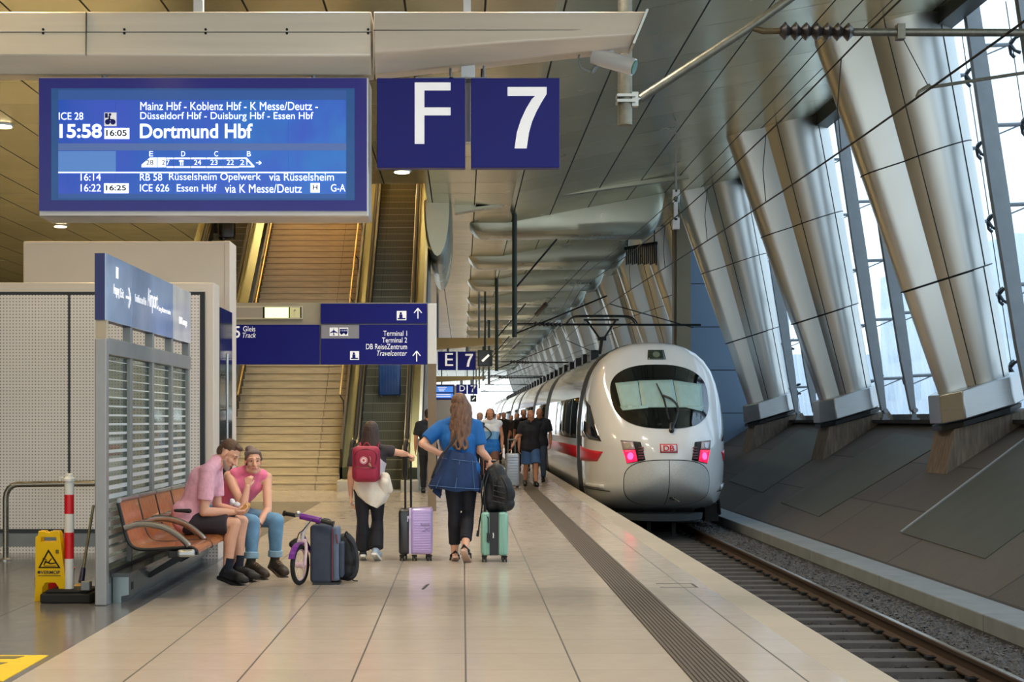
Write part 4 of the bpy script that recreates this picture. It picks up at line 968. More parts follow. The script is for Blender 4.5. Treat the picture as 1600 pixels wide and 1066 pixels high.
b = MB(); b.box(XW-.08, XW, YA+.1, YB, 1.93, 2.06); b.build('top_rail', M_FR, t, smooth=0, bevel=.006)
b = MB(); b.box(XW-.08, XW, YA+.1, YB, .16, .26); b.build('bottom_rail', mat('dark slate rail', (70, 74, 76), .3, .2, var=.1), t, smooth=0)
b = MB(); b.box(XW-.08, XW-.005, YA+.1, YB, 0, .16); b.build('base_plate', M_FR, t, smooth=0)
gm = NT('clear tinted glass'); gm.t.nodes.remove(gm.b)
q1 = gm.n('ShaderNodeBsdfTransparent'); q1.inputs[0].default_value = (.80, .88, .86, 1); q2 = gm.n('ShaderNodeBsdfGlossy'); q2.inputs['Roughness'].default_value = .03
q3 = gm.n('ShaderNodeMixShader'); lw = gm.n('ShaderNodeLayerWeight'); lw.inputs[0].default_value = .35; gm.l(gm.math('MULTIPLY_ADD', lw.outputs['Fresnel'], .45, .05), q3.inputs[0]); gm.l(q1.outputs[0], q3.inputs[1]); gm.l(q2.outputs[0], q3.inputs[2]); gm.l(q3.outputs[0], gm.o.inputs[0])
M_SLAT = mat('white printed slat', (206, 214, 214), .35, var=.03)
for k in range(4):
    y0 = YA+.05+k*PITCH+.035; y1 = YA+.05+(k+1)*PITCH-.035
    b = MB(); b.box(XW-.05, XW-.04, y0, y1, .26, 1.93); g = b.build('glass_pane', gm.m, t, smooth=0)
    b = MB(); z = .30; i = 0
    while z < 1.9:
        hgt = .044-.038*min(1, max(0, (z-.5)/1.3))
        b.box(XW-.04, XW-.037, y0, y1, z, z+hgt); z += .072; i += 1
    b.build('printed_slats', M_SLAT, g, smooth=0)
sg = MB(); sg.box(XW-.088, XW, YA, YB, 2.28, 2.70) if False else None
b = MB(); b.box(XW-.088, XW-.01, YA, YB, 2.19, 2.70); band = b.build('sign_band', M_NAVY, t, smooth=0)
def refl_blue(nm, c): return mat(nm, c, .12, var=.18, vscale=2.2, coat=.6, bump=.02, bscale=2)
y1 = YA+.05+1.02*PITCH; y2 = YA+.05+3*PITCH
for ya, yb, m in ((YA+.0, y1-.01, refl_blue('glossy steel blue', (156, 182, 224))), (y1, y2-.01, refl_blue('glossy mid blue', (146, 174, 220))), (y2, YB, refl_blue('glossy pale blue', (228, 235, 244)))):
    b = MB(); b.box(XW-.01, XW, ya, yb, 2.19, 2.70); b.build('sign_plate', m, band, smooth=0)
def bt(s, y0, y1, z0, z1, **k): text(s, y0, y1, z0, z1, XW+.001, M_TEXT, band, face='+x', **k)
bt('Ausgang', YA+.24, YA+.44, 2.385, 2.49); bt('Exit', YA+.48, YA+.60, 2.40, 2.475)
b = MB(); ya = YA+.78; b.bar((XW+.004, ya-.1, 2.42), (XW+.004, ya+.06, 2.42), .005, .022, (0, 0, 1)); b.bar((XW+.004, ya+.07, 2.42), (XW+.004, ya, 2.50), .005, .022); b.bar((XW+.004, ya+.07, 2.42), (XW+.004, ya, 2.34), .005, .022); b.build('arrow', M_TEXT, band, smooth=0)
bt('Frankfurt am Main', y1+.08, y1+.52, 2.41, 2.475); bt('Airport', y1+.58, y1+1.02, 2.36, 2.57); bt('Long distance trains', y1+1.06, y1+1.62, 2.39, 2.45)
bt('DB Lounge', y2+.30, y2+.72, 2.33, 2.42)
b = MB(); b.box(XW-.007, XW+.003, YA+.33, YA+.41, 2.54, 2.63); b.build('pictogram', M_TEXT, band, smooth=0)
# steel bench plinth
bench = thing('bench', 'row of slatted wooden bench seats with curved steel armrests along the glass partition', 'bench', (-2.6, 13, 0))
def sub(name):
    o = bpy.data.objects.new(name, None); COL.objects.link(o); o.parent = bench; o.matrix_parent_inverse = bench.matrix_basis.inverted(); return o
t = sub('bench_base')
b = MB(); b.prism([(-2.725, 0), (-2.66, 0), (-2.66, .05), (-2.60, .06), (-2.60, .205), (-2.725, .205)], 'xz', YA+.2, 17.6); b.build('beam', M_STEEL2 if 'M_STEEL2' in globals() else brushed('dull bench steel', (128, 138, 138), .32, .8, (1, 3, 1)), t, smooth=0)
b = MB(); b.box(-2.725, -2.58, YA+.14, 17.6, .205, .235); b.build('slate_top', mat('dark slate', (58, 62, 66), .22, var=.2, vscale=3), t, smooth=0)
b = MB(); b.box(-2.605, -2.597, YA+.28, YA+.36, .09, .15); b.build('socket_plate', M_DARK, t, smooth=0, bevel=.01)
for k in range(3): b = MB(); b.box(-2.66, -2.50, 15.7+k*.62, 16.2+k*.62, 0, .18); b.build('perforated_foot', M_PERF, t, smooth=0)
# seats
def wood_mat():
    w_ = NT('slatted reddish wood'); co = w_.coord(); x = w_.xyz(co)
    nz = w_.noise(w_.scale(co, (3, 60, 3)), 2, 5)
    base = w_.mix(w_.ramp(nz, .3, .7), lin((150, 80, 38)), lin((226, 142, 82)))
    g = w_.line(x[1], .021, 0, .0045); base = w_.mix(w_.math('MULTIPLY', g, .75), base, lin((46, 20, 10)))
    w_.l(base, w_.b.inputs['Base Color']); w_.b.inputs['Roughness'].default_value = .26; w_.b.inputs['Coat Weight'].default_value = .3; return w_.m
M_WOOD = wood_mat()
SW = .70
def make_seat(y0):
    s = sub('seat')
    prof = curve_pts([(-2.685, 0, .785), (-2.655, 0, .66), (-2.625, 0, .53), (-2.58, 0, .45), (-2.49, 0, .42), (-2.28, 0, .43), (-2.12, 0, .435), (-2.075, 0, .41), (-2.07, 0, .38)], 5)
    b = MB(); n = len(prof); th = .014
    def off(i): 
        a = prof[max(i-1, 0)]; c = prof[min(i+1, n-1)]; d = (c-a).normalized(); return V(-d.z, 0, d.x)
    front = [p for p in prof]; back = [prof[i]-off(i)*th*-1*-1 for i in range(n)]
    poly = [(p.x, p.z) for p in front]+[(p.x, p.z) for p in reversed(back)]
    vs = [(u, y0+.03, w_) for u, w_ in poly]+[(u, y0+SW-.03, w_) for u, w_ in poly]; N = len(poly); m = n
    fs = [(j, j+N, (j+1) % N+N, (j+1) % N) for j in range(N)]
    for q in (0, N): fs += [tuple(q+a for a in (i, i+1, N-2-i, N-1-i)) for i in range(m-1)]
    b.add(vs, fs); b.build('seat_shell', M_WOOD, s, smooth=40)
    b = MB(); b.tube([(-2.688, y0+.02, .792), (-2.688, y0+SW-.02, .792)], .022, 12, flat=.8); b.build('head_rail', M_STEEL, s)
    pts = [p+V(-.012, 0, -.012) for p in prof]
    for y in (y0+.02, y0+SW-.02): b = MB(); b.tube([V(p.x, y, p.z) for p in pts], .014, 8); b.build('side_frame', M_DARK, s)
    arm = curve_pts([(-2.64, y0, .575), (-2.52, y0, .605), (-2.38, y0, .59), (-2.26, y0, .54), (-2.17, y0, .47), (-2.14, y0, .435)], 6)
    b = MB(); b.tube(arm, [.020]*len(arm), 10, flat=1.6); a = b.build('armrest', mat('polished cast armrest', (196, 190, 184), .22, .85, var=.05), s)
    b = MB(); b.tube([p+V(0, 0, .012) for p in arm[4:18]], .016, 8, flat=1.5); b.build('armrest_pad', mat('dark armrest inlay', (56, 44, 38), .4), s)
    return s
s0 = make_seat(12.0)
for k in range(1, 5): dup(s0, (0, k*SW, 0), parent=bench)
t = sub('seat_beam')
b = MB(); b.box(-2.30, -2.16, 11.98, 15.6, .345, .40); b.build('carrier', M_DARK, t, smooth=0, bevel=.01)
b = MB(); b.box(-2.22, -2.085, 11.93, 12.0, .355, .415); b.build('end_cap', M_STEEL, t, bevel=.02, bseg=3)
for y in (12.7, 14.1, 15.4): b = MB(); b.prism([(-2.66, .12), (-2.58, .12), (-2.18, .345), (-2.3, .345)], 'xz', y, y+.05); b.build('bracket', M_DARK, t, smooth=0)

# ---------------------------------------------------------------- cleaning things left of the partition
D = 12.05; t = thing('wet_floor_sign', 'yellow folding wet floor sign with a slipping figure beside the striped post', 'warning sign', at(75, 940, D))
M_YEL = mat('yellow plastic', (244, 196, 10), .38, var=.04, coat=.2)
S_ = D/F
def fs_pt(px, py, back=False):
    q = at(px, py, D); h = q.z; return V(q.x, D+(.13-.11*h/.57 if not back else .33+.0*h-.25*h/.57)-.13, h)
def panel(back):
    b = MB(); L = []
    out = [(53, 940), (61, 838), (65, 835), (66, 829), (76, 829), (77, 831), (84, 831), (85, 829), (97, 829), (99, 834), (104, 935), (98, 940), (91, 940), (93, 918), (88, 910), (72, 910), (67, 918), (64, 940)]
    hole = [(69, 838), (93, 838), (93, 846), (86, 846), (85, 843), (77, 843), (76, 846), (69, 846)]
    # panel built as two halves around the handle opening
    def slab(pts):
        f = [fs_pt(*p, back) for p in pts]; g = [p+V(0, .018, .003) for p in f]; n = len(pts)
        b.add(f+g, [tuple(range(n)), tuple(range(2*n-1, n-1, -1))]+[(j, j+n, (j+1) % n+n, (j+1) % n) for j in range(n)])
    slab([(61, 838), (65, 835), (66, 829), (76, 829), (77, 831), (84, 831), (85, 829), (97, 829), (99, 834), (99.3, 838), (93, 838), (69, 838)])
    slab([(61, 838), (69, 838), (69, 846), (60.4, 846)]); slab([(93, 838), (99.3, 838), (99.7, 846), (93, 846)])
    slab([(60.4, 846), (99.7, 846), (103, 910), (57, 910)]); slab([(57, 910), (72, 910), (67, 918), (65, 940), (53.5, 940)]); slab([(88, 910), (103, 910), (105, 940), (92, 940), (93, 918)])
    return b.build('front_panel' if not back else 'rear_panel', M_YEL, t, smooth=0)
f = panel(False); panel(True)
def decal(pts, m, dy, name='warning_triangle'):
    b = MB(); P = [fs_pt(*p)+V(0, -dy, 0) for p in pts]; n = len(P)
    b.add(P+[p+V(0, .0015, 0) for p in P], [tuple(range(n)), tuple(range(2*n-1, n-1, -1))]+[(j, j+n, (j+1) % n+n, (j+1) % n) for j in range(n)]); return b.build(name, m, f, smooth=0)
decal(((80, 857), (97.5, 887), (62.5, 887)), M_BLACK, .002); decal(((80, 862), (93.5, 885), (66.5, 885)), M_YEL, .004)
for q in (((74, 875), (83, 879), (82, 881), (73, 877)), ((74, 876), (71, 882), (72.5, 882.6), (76, 877)), ((82, 879), (90, 878), (90, 879.6), (82.6, 881)), ((78, 878), (84, 871), (85, 872), (80, 879)), ((76, 875), (72, 871), (73, 870.4), (78, 875)), ((70.5, 871), (73.5, 871), (73.5, 874), (70.5, 874)), ((72, 883), (91, 883), (91, 884), (72, 884))): decal(q, M_BLACK, .006, 'slipping_figure')
a, c = at(66, 896, D), at(97, 891, D); text('VERMOP', at(66, 0, D).x, at(96, 0, D).x, at(0, 896.3, D).z, at(0, 891, D).z, fs_pt(80, 894).y-.001, M_BLACK, f, bold=.01)
b = MB(); q = fs_pt(63.5, 893.5); b.disc(q+V(0, -.002, 0), (0, 1, 0), .012, .003, 12); b.build('emblem', M_BLACK, f, smooth=0)
decal(((62, 898.4), (97, 898.4), (97, 899.6), (62, 899.6)), mat('grey print', (120, 100, 40), .5), .003, 'small_print')
decal(((91, 858), (96, 858), (96, 864), (91, 864)), mat('grey print', (120, 100, 40)), .003, 'small_print')
# red and white post on a rubber foot
D = 12.0; t = thing('barrier_post', 'red and white striped barrier post on a black rubber foot', 'barrier post', at(105, 940, D))
x = at(105.5, 0, D).x; y = D+.05; z = lambda py: at(0, py, y).z
for py0, py1, m, nm in ((931, 873, M_WHITE, 'white_band'), (873, 832, mat('red reflective band', (214, 24, 34), .35, var=.05), 'red_band'), (832, 803, M_WHITE, 'white_band'), (803, 773, mat('red reflective band', (214, 24, 34)), 'red_band'), (773, 752, M_WHITE, 'white_band')):
    b = MB(); b.tube([(x, y, z(py0)), (x, y, z(py1))], .037, 20); b.build(nm, m, t)
b = MB(); b.lathe((x, y, z(752)), [(.047, 0), (.047, .02), (.03, .035), (.026, .055), (.012, .06)]); b.tube([(x-.045, y, z(752)+.025), (x-.075, y, z(752)+.03), (x-.07, y, z(752)+.0)], .008, 6); b.build('cap', M_WHITE, t)
b = MB(); xa, xb = at(64, 0, D).x, at(145, 0, D).x
b.prism([(xa+.02, D-.10), (xb, D-.10), (xb+.0, D+.28), (xa+.05, D+.28), (xa, D+.05)], 'xy', 0, .075); b.prism([(xa+.05, D-.07), (xb-.02, D-.07), (xb-.02, D+.25), (xa+.08, D+.25)], 'xy', .075, .10); b.build('rubber_foot', M_RUBBER, t, smooth=0, bevel=.012)
b = MB(); q = at(138, 918, D); b.box(q.x-.035, q.x+.035, D-.1, D-.02, .10, .17); b.build('clamp_block', M_GREYSTEEL, t, smooth=0, bevel=.006)
t = thing('broom', 'broom with a steel handle and dark blue grip leaning behind the partition post', 'broom', at(126, 925, 12.4))
b = MB(); b.tube([at(146, 790, 12.6), at(130, 890, 12.35)], .012, 10); b.build('handle', M_GALV, t); b = MB(); b.tube([at(130.5, 888, 12.35), at(127, 910, 12.3)], [.019, .024], 10); b.build('grip_socket', mat('navy plastic', (26, 32, 84), .4), t)
b = MB(); p = at(126, 918, 12.3); b.loft([[p+V(-.02, -.02, .03), p+V(.02, -.02, .03), p+V(.02, .02, .03), p+V(-.02, .02, .03)], [V(p.x-.06, 12.22, .10), V(p.x+.05, 12.22, .10), V(p.x+.05, 12.36, .10), V(p.x-.06, 12.36, .10)]]); b.build('bristles', mat('straw bristles', (190, 156, 80), .8, var=.2, vscale=30), t)
t = thing('bucket', 'red bucket partly hidden behind the yellow wet floor sign', 'bucket', (-3.35, 12.62, 0))
b = MB(); b.lathe((-3.32, 12.6, 0), [(.10, 0), (.135, .2), (.14, .21), (.128, .205), (.095, .02)]); b.build('pail', mat('red plastic', (200, 22, 30), .4, var=.04), t); b = MB(); b.tube(curve_pts([(-3.455, 12.6, .2), (-3.5, 12.55, .12), (-3.47, 12.5, .06)], 5), .006, 6); b.build('bail', M_STEEL, t)
# ---------------------------------------------------------------- train
TX = 3.94; TY = 29.3; ZN = .42; NL = 3.0; PP, QQ = 2.5, 2.2
HALF = [(0, -.47), (.55, -.46), (.95, -.42), (1.22, -.33), (1.36, -.12), (1.405, .2), (1.425, .6), (1.425, 1.2), (1.40, 1.6), (1.345, 2.0), (1.23, 2.4), (1.04, 2.70), (.78, 2.90), (.42, 3.02), (0, 3.05)]
def _outline(n=96):
    P = [Vector((x, 0, z)) for x, z in HALF]; full = [Vector((-x, 0, z)) for x, z in HALF[::-1]][:-1]+P
    q = curve_pts(full, 10); return q
_o = _outline(); _th = []; _rh = []
for p in _o:
    _th.append(math.atan2(p.z-ZN, p.x)); _rh.append(math.hypot(p.x, p.z-ZN))
_ord = np.argsort(_th); TH = np.array(_th)[_ord]; RH = np.array(_rh)[_ord]
def rho(th): return float(np.interp(th, TH, RH, period=2*PI))
def rake(z): d = z-1.0; return .95*.5*(d+math.sqrt(d*d+.04))
def nose_y(x, z):
    th = math.atan2(z-ZN, x); r = min(1, math.hypot(x, z-ZN)/rho(th))
    y = NL*(1-max(0, 1-r**PP)**(1/QQ))
    y += rake(z)*(1-r**5)
    if z < ZN: y += .10*((ZN-z)/.9)**2
    return y
def tp(x, y, z): return V(TX+x, TY+y, z)
def npt(x, z, off=0):
    y = nose_y(x, z)
    if off:
        e = .01; n = V(-(nose_y(x+e, z)-nose_y(x-e, z))/(2*e), 1, -(nose_y(x, z+e)-nose_y(x, z-e))/(2*e)); n.normalize(); n = -n
        return tp(x, y, z)+n*off
    return tp(x, y, z)
def side_x(z, y):
    """half width of the body at height z and distance y behind the nose tip"""
    lo, hi = 0.0, 1.6
    for p, q in zip(_o, _o[1:]):
        if p.x >= 0 and (p.z-z)*(q.z-z) <= 0 and p.z != q.z: hi = p.x+(q.x-p.x)*(z-p.z)/(q.z-p.z); break
    X = hi
    if y > NL+.2: return X
    for _ in range(30):
        m = (lo+hi)/2
        if nose_y(m, z) < y: lo = m
        else: hi = m
    return lo
M_TRAIN = mat('pale grey train paint', (232, 232, 229), .16, .0, var=.04, vscale=2, coat=.6, bump=.004, bscale=2)
M_TROOF = mat('grey train roof', (150, 152, 148), .3, .2, var=.1, vscale=3)
M_TGLASS = mat('black train glass', (12, 14, 16), .04, coat=.8)
M_RED = mat('red train stripe', (216, 20, 40), .3, var=.03)
M_GAP = mat('black gap rubber', (12, 12, 13), .6)
t = thing('train', 'white high speed train with a red stripe standing at the right platform edge', 'train', (TX, TY, ZR))
b = MB(); n = 72; ths = [-PI/2+2*PI*i/n for i in range(n)]; rings = []
rr = [.02]+[1-(1-i/26)**1.7 for i in range(1, 26)]+[.9985]
for r in rr:
    ring = []
    for th in ths:
        R = rho(th)*r; x, z = R*math.cos(th), ZN+R*math.sin(th); ring.append(tp(x, nose_y(x, z), z))
    rings.append(ring)
yb = max(p.y-TY for p in rings[-1])
for y in (NL+.6, 3.75): rings.append([tp(rho(th)*math.cos(th), y, ZN+rho(th)*math.sin(th)) for th in ths])
b.loft(rings); b.build('cab_shell', M_TRAIN, t, smooth=60)
LINES = [3.72, 17.2, 25.9, 41.7, 52, 73.5, 88.4, 114, 140, 166]
def body(y0, y1):
    b = MB(); b.loft([[tp(rho(th)*math.cos(th), y, ZN+rho(th)*math.sin(th)) for th in ths] for y in (y0, y1)]); c = b.build('car_body', M_TRAIN, t, smooth=60)
    return c
def ring_band(y0, y1, g, name, m, par):
    b = MB(); b.loft([[tp(rho(th)*g*math.cos(th), y, ZN+rho(th)*g*math.sin(th)) for th in ths] for y in (y0, y1)]); return b.build(name, m, par, smooth=60)
def side_patch(pts, off, name, m, par, nu=8, nv=3, sides=(-1, 1)):
    """quad patch on the side: four (y, z) corners"""
    for s_ in sides:
        b = MB()
        def fn(u, v):
            (ya, za), (yb_, zb), (yc, zc), (yd, zd) = pts
            y = (ya+(yb_-ya)*u)*(1-v)+(yd+(yc-yd)*u)*v; z = (za+(zb-za)*u)*(1-v)+(zd+(zc-zd)*u)*v
            return tp(s_*(side_x(z, y)+off), y, z)
        b.grid(fn, nu, nv); o = b.build(name, m, par, smooth=60)
        sm = o.modifiers.new('thick', 'SOLIDIFY'); sm.thickness = .006; sm.offset = 0
for i in range(len(LINES)-1):
    y0, y1 = LINES[i]+.14, LINES[i+1]-.14
    c = body(y0, y1)
    ring_band(LINES[i]-(.5 if i == 0 else .9), LINES[i]+(.7 if i == 0 else .9), 1.004, 'gap_ring', M_GAP, t)
    sides = (-1, 1) if i < 2 else (-1,)
    side_patch(((y0+.9, 1.02), (y1-1.0, 1.02), (y1-1.0, 1.93), (y0+.9, 1.93)), .004, 'window_band', M_TGLASS, c, 2, 6, sides)
    side_patch(((y0+.8, .60), (y1-.8, .60), (y1-.8, .86), (y0+.8, .86)), .004, 'red_stripe', M_RED, c, 2, 2, sides)
    if i < 4:
        m = int((y1-y0-2)//1.9)
        for k in range(1, m): side_patch(((y0+.7+k*1.9, 1.04), (y0+.82+k*1.9, 1.04), (y0+.82+k*1.9, 1.91), (y0+.7+k*1.9, 1.91)), .007, 'window_divider', mat('dark window divider', (46, 48, 48), .35), c, 1, 4, (-1,))
        side_patch(((y0+.1, .05), (y0+.12, .05), (y0+.12, 2.3), (y0+.1, 2.3)), .004, 'panel_line', M_GAP, c, 1, 8, (-1,))
ring_band(LINES[-1], LINES[-1]+20, .99, 'car_body', M_TRAIN, t)
b = MB()
for i in range(1, 40):
    y = 9+i*3.1; b.box(TX-.55, TX+.55, TY+y, TY+y+2.2, 2.98, 3.16+.05*(i % 3))
b.build('roof_equipment', M_TROOF, t, smooth=0, bevel=.03)
b = MB(); b.tube([tp(-.55, y, 3.2+.05*(y % 7 < 3)) for y in range(10, 90, 2)], .03, 6)
for i in range(30): b.box(TX-.66, TX-.46, TY+10+i*2.6, TY+10.5+i*2.6, 2.95, 3.22)
b.build('roof_cable', M_DARK, t, smooth=0)
# cab front patches
def blob(cx, cz, ax, az, ex, off, name, m, par, top=None, rings_=12, seg=64, warp=None):
    b = MB(); R = []
    for i in range(rings_+1):
        f = max(.02, i/rings_); ring = []
        for k in range(seg):
            a = 2*PI*k/seg; c_, s_ = math.cos(a), math.sin(a)
            u = math.copysign(abs(c_)**(2/ex), c_)*f; v = math.copysign(abs(s_)**(2/ex), s_)*f
            x, z = cx+ax*u, cz+az*v
            if warp: x, z = warp(x, z, u, v)
            ring.append(npt(x, z, off))
        R.append(ring)
    b.loft(R, cap=False); b.add(R[0], [tuple(range(seg))])
    b.add([p for p in R[-1]]+[p+V(0, .03, 0) for p in R[-1]], [(j, (j+1) % seg, (j+1) % seg+seg, j+seg) for j in range(seg)])
    return b.build(name, m, par, smooth=60)
def ws_warp(x, z, u, v):  # windscreen: arched top, narrower towards the bottom corners
    return x*(1-.0*v)*(1+.04*v), z+.10*(1-abs(u)**2)*(.7 if v > 0 else .25)*abs(v)*(1 if v > 0 else -1)
ws = blob(0, 1.88, .965, .60, 2.9, .012, 'windscreen', M_TGLASS, t, warp=ws_warp)
M_BLIND = mat('pale green cab blind', (166, 196, 188), .5, var=.08, vscale=4, stretch=(3, 1, 1))
def npoly(pts, off, name, m, par, n=6):
    """quad on the nose surface by four (x, z) corners"""
    b = MB(); (xa, za), (xb, zb), (xc, zc), (xd, zd) = pts
    b.grid(lambda u, v: npt((xa+(xb-xa)*u)*(1-v)+(xd+(xc-xd)*u)*v, (za+(zb-za)*u)*(1-v)+(zd+(zc-zd)*u)*v, off), n, n)
    o = b.build(name, m, par, smooth=60); sm = o.modifiers.new('thick', 'SOLIDIFY'); sm.thickness = .006; sm.offset = 0; return o
npoly(((-.80, 1.66), (-.42, 1.66), (-.42, 2.20), (-.86, 2.16)), .018, 'blind', M_BLIND, ws); npoly(((-.41, 1.66), (.28, 1.66), (.28, 2.22), (-.41, 2.205)), .018, 'blind', M_BLIND, ws); npoly(((.29, 1.66), (.80, 1.66), (.86, 2.13), (.29, 2.21)), .018, 'blind', M_BLIND, ws)
npoly(((-.78, 1.60), (-.30, 1.65), (-.30, 1.70), (-.82, 1.68)), .02, 'blind', M_BLIND, ws, 3); npoly(((.45, 1.655), (.76, 1.58), (.84, 1.69), (.45, 1.70)), .02, 'blind', M_BLIND, ws, 3)
b = MB(); pv = npt(.10, 1.235, .05); b.rc(npt(.08, 1.20, .03), npt(.10, 1.30, .05), .05, .045)
arm = [npt(.10, 1.24, .07), npt(.20, 1.42, .08), npt(.26, 1.62, .08), npt(.16, 1.78, .08), npt(0, 1.86, .07)]
b.tube(curve_pts(arm, 5), .022, 8); wp = b.build('wiper_arm', M_BLACK, t); b = MB(); b.tube([npt(.06, 1.40, .045), npt(.03, 1.8, .045), npt(-.06, 2.12, .045)], [.012, .02, .012], 8); b.build('wiper_blade', M_BLACK, wp)
npoly(((-.17, 2.66), (.21, 2.66), (.18, 2.86), (-.14, 2.86)), .008, 'top_display_window', mat('dark olive lamp window', (50, 62, 50), .1, coat=.5), t, 6)
b = MB(); b.disc(npt(.02, 2.76, .012), (npt(.02, 2.76, .1)-npt(.02, 2.76, 0)), .075, .01, 20); b.build('top_lamp', mat('lamp glass', (120, 130, 110), .15), t)
# coupler cover with dark joint, centre joint
blob(0, .21, .83, .46, 3.0, .004, 'coupler_joint', M_GAP, t); cc = blob(0, .21, .812, .443, 3.0, .012, 'coupler_cover', mat('speckled nose cover', (208, 210, 206), .22, var=.10, vscale=40, coat=.4), t)
b = MB(); b.tube([npt(.005, z, .014) for z in np.linspace(.65, -.22, 14)], .006, 6); b.build('centre_joint', M_GAP, cc)
b = MB(); p = npt(.10, -.06, .02); b.disc(p, (0, 1, 0), .055, .03, 14); b.build('coupler_socket', M_GAP, cc); b = MB(); b.tube([p+V(0, -.02, .01), p+V(.13, -.08, -.07)], .012, 8); b.build('hook', M_GALV, cc)
# headlights
for s_ in (-1, 1):
    q = [(s_*.50, .62), (s_*.80, .57), (s_*.86, 1.03), (s_*.47, .98)]
    h = npoly((( s_*.54, .66), (s_*.80, .56), (s_*.90, 1.04), (s_*.40, .99)) if False else ((s_*.44, .66), (s_*.77, .585), (s_*.87, 1.03), (s_*.52, 1.0)), .008, 'headlight', M_GAP, t)
    npoly(((s_*.58, .64), (s_*.76, .60), (s_*.83, .84), (s_*.62, .85)), .016, 'tail_light', mat('lit red tail light', (235, 20, 60), .3, emit=2.2), h, 4)
    npoly(((s_*.62, .86), (s_*.83, .85), (s_*.86, 1.01), (s_*.65, 1.0)), .016, 'white_lamp', mat('clear lamp lens', (190, 170, 172), .12, coat=.6), h, 4)
    b = MB(); p = npt(s_*.74, .93, .02); nn = npt(s_*.74, .93, .1)-npt(s_*.74, .93, 0); b.disc(p, nn, .055, .016, 18); b.build('lamp_reflector', M_STEEL, h)
    b = MB(); p = npt(s_*.70, .73, .022); nn = npt(s_*.7, .73, .1)-npt(s_*.7, .73, 0); b.disc(p, nn, .07, .012, 18); b.build('tail_light_core', mat('bright red core', (255, 60, 110), .3, emit=4), h)
    for k in range(5): npoly(((s_*.46, .68+k*.05), (s_*.56, .675+k*.05), (s_*.56, .70+k*.05), (s_*.47, .705+k*.05)), .014, 'louvre_slat', mat('grey louvre slat', (120, 60, 70), .4), h, 2)
    b = MB(); l = [npt(s_*1.04, .07, .02), npt(s_*1.2, .08, .02)]
    side_patch(((1.02, .055), (2.4, .06), (2.4, .14), (1.02, .15)), .03, 'buffer_ledge', M_TRAIN, t, 6, 2, (s_,))
side_patch(((.86, .02), (3.6, .02), (3.6, .035), (.86, .035)), .006, 'skirt_joint', M_GAP, t, 8, 1)
# side stripe and cab window
side_patch(((1.35, .60), (3.55, .57), (3.55, .88), (1.05, .80)), .005, 'red_stripe', M_RED, t, 12, 3)
side_patch(((1.15, 1.0), (3.3, 1.10), (3.3, 1.98), (2.1, 1.72)), .005, 'cab_side_window', M_TGLASS, t, 12, 6)
# logo plate
lg = npoly(((-.165, .80), (.165, .80), (.165, .965), (-.165, .965)), .006, 'logo_border', M_RED, t, 4); npoly(((-.145, .82), (.145, .82), (.145, .945), (-.145, .945)), .011, 'logo_field', M_WHITE, lg, 4)
lt = text('DB', -.105, .105, .83, .935, 0, M_RED, lg, name='logo_letters', bold=.03)
for v_ in lt.data.vertices:
    q = npt(v_.co.x, v_.co.z, .016); d = v_.co.y; v_.co = q+V(0, d, 0)
# underside: bogies and equipment
b = MB(); b.box(TX-.85, TX+.85, TY+2.6, TY+110, -.70, -.35); b.build('underframe', M_GAP, t, smooth=0)
for y in (3.4, 6.0, 19, 21.6, 27.6, 30):
    w_ = MB()
    for s_ in (-1, 1): w_.disc((TX+s_*.75, TY+y, ZR+.44), (1, 0, 0), .44, .12, 28)
    w_.tube([(TX-.75, TY+y, ZR+.44), (TX+.75, TY+y, ZR+.44)], .08, 10); w_.build('wheelset', mat('dark wheel steel', (48, 44, 42), .5, .6), t)
b = MB()
for s_ in (-1, 1):
    b.box(TX+s_*1.16-.1, TX+s_*1.16+.1, TY+2.6, TY+6.8, -.52, -.25)
    for y in (2.4, 3.3, 4.6, 6.2): b.box(TX+s_*1.2-.14, TX+s_*1.2+.14, TY+y, TY+y+.5, -.66, -.3); b.rc((TX+s_*1.28, TY+y+.2, -.5), (TX+s_*1.28, TY+y+.2, -.25), .09, .09)
    b.tube([(TX+s_*1.3, TY+2.2, -.2), (TX+s_*1.36, TY+2.4, -.5), (TX+s_*1.25, TY+4, -.55)], .035, 8)
b.build('bogie_frame', mat('grimy bogie steel', (40, 38, 36), .7, .3, var=.3, vscale=10), t, smooth=30)
b = MB(); b.loft([[tp(x, .55+.9*(abs(x)/.9)**2.5+dy, z) for x in np.linspace(-.85, .85, 15)]+[tp(x, 1.5, z) for x in (.85, -.85)] for z, dy in ((-.55, .12), (-.42, 0))]); b.build('snow_plough', mat('grey plough', (120, 130, 136), .4, .2), t, smooth=40)
b = MB(); b.bar((TX-.2, TY+1.6, -.9), (TX-.2, TY+1.6, -.4), .08, .1); b.bar((TX+.3, TY+1.6, -.9), (TX+.3, TY+1.6, -.4), .08, .1); b.build('magnet_brake', M_GAP, t, smooth=0)
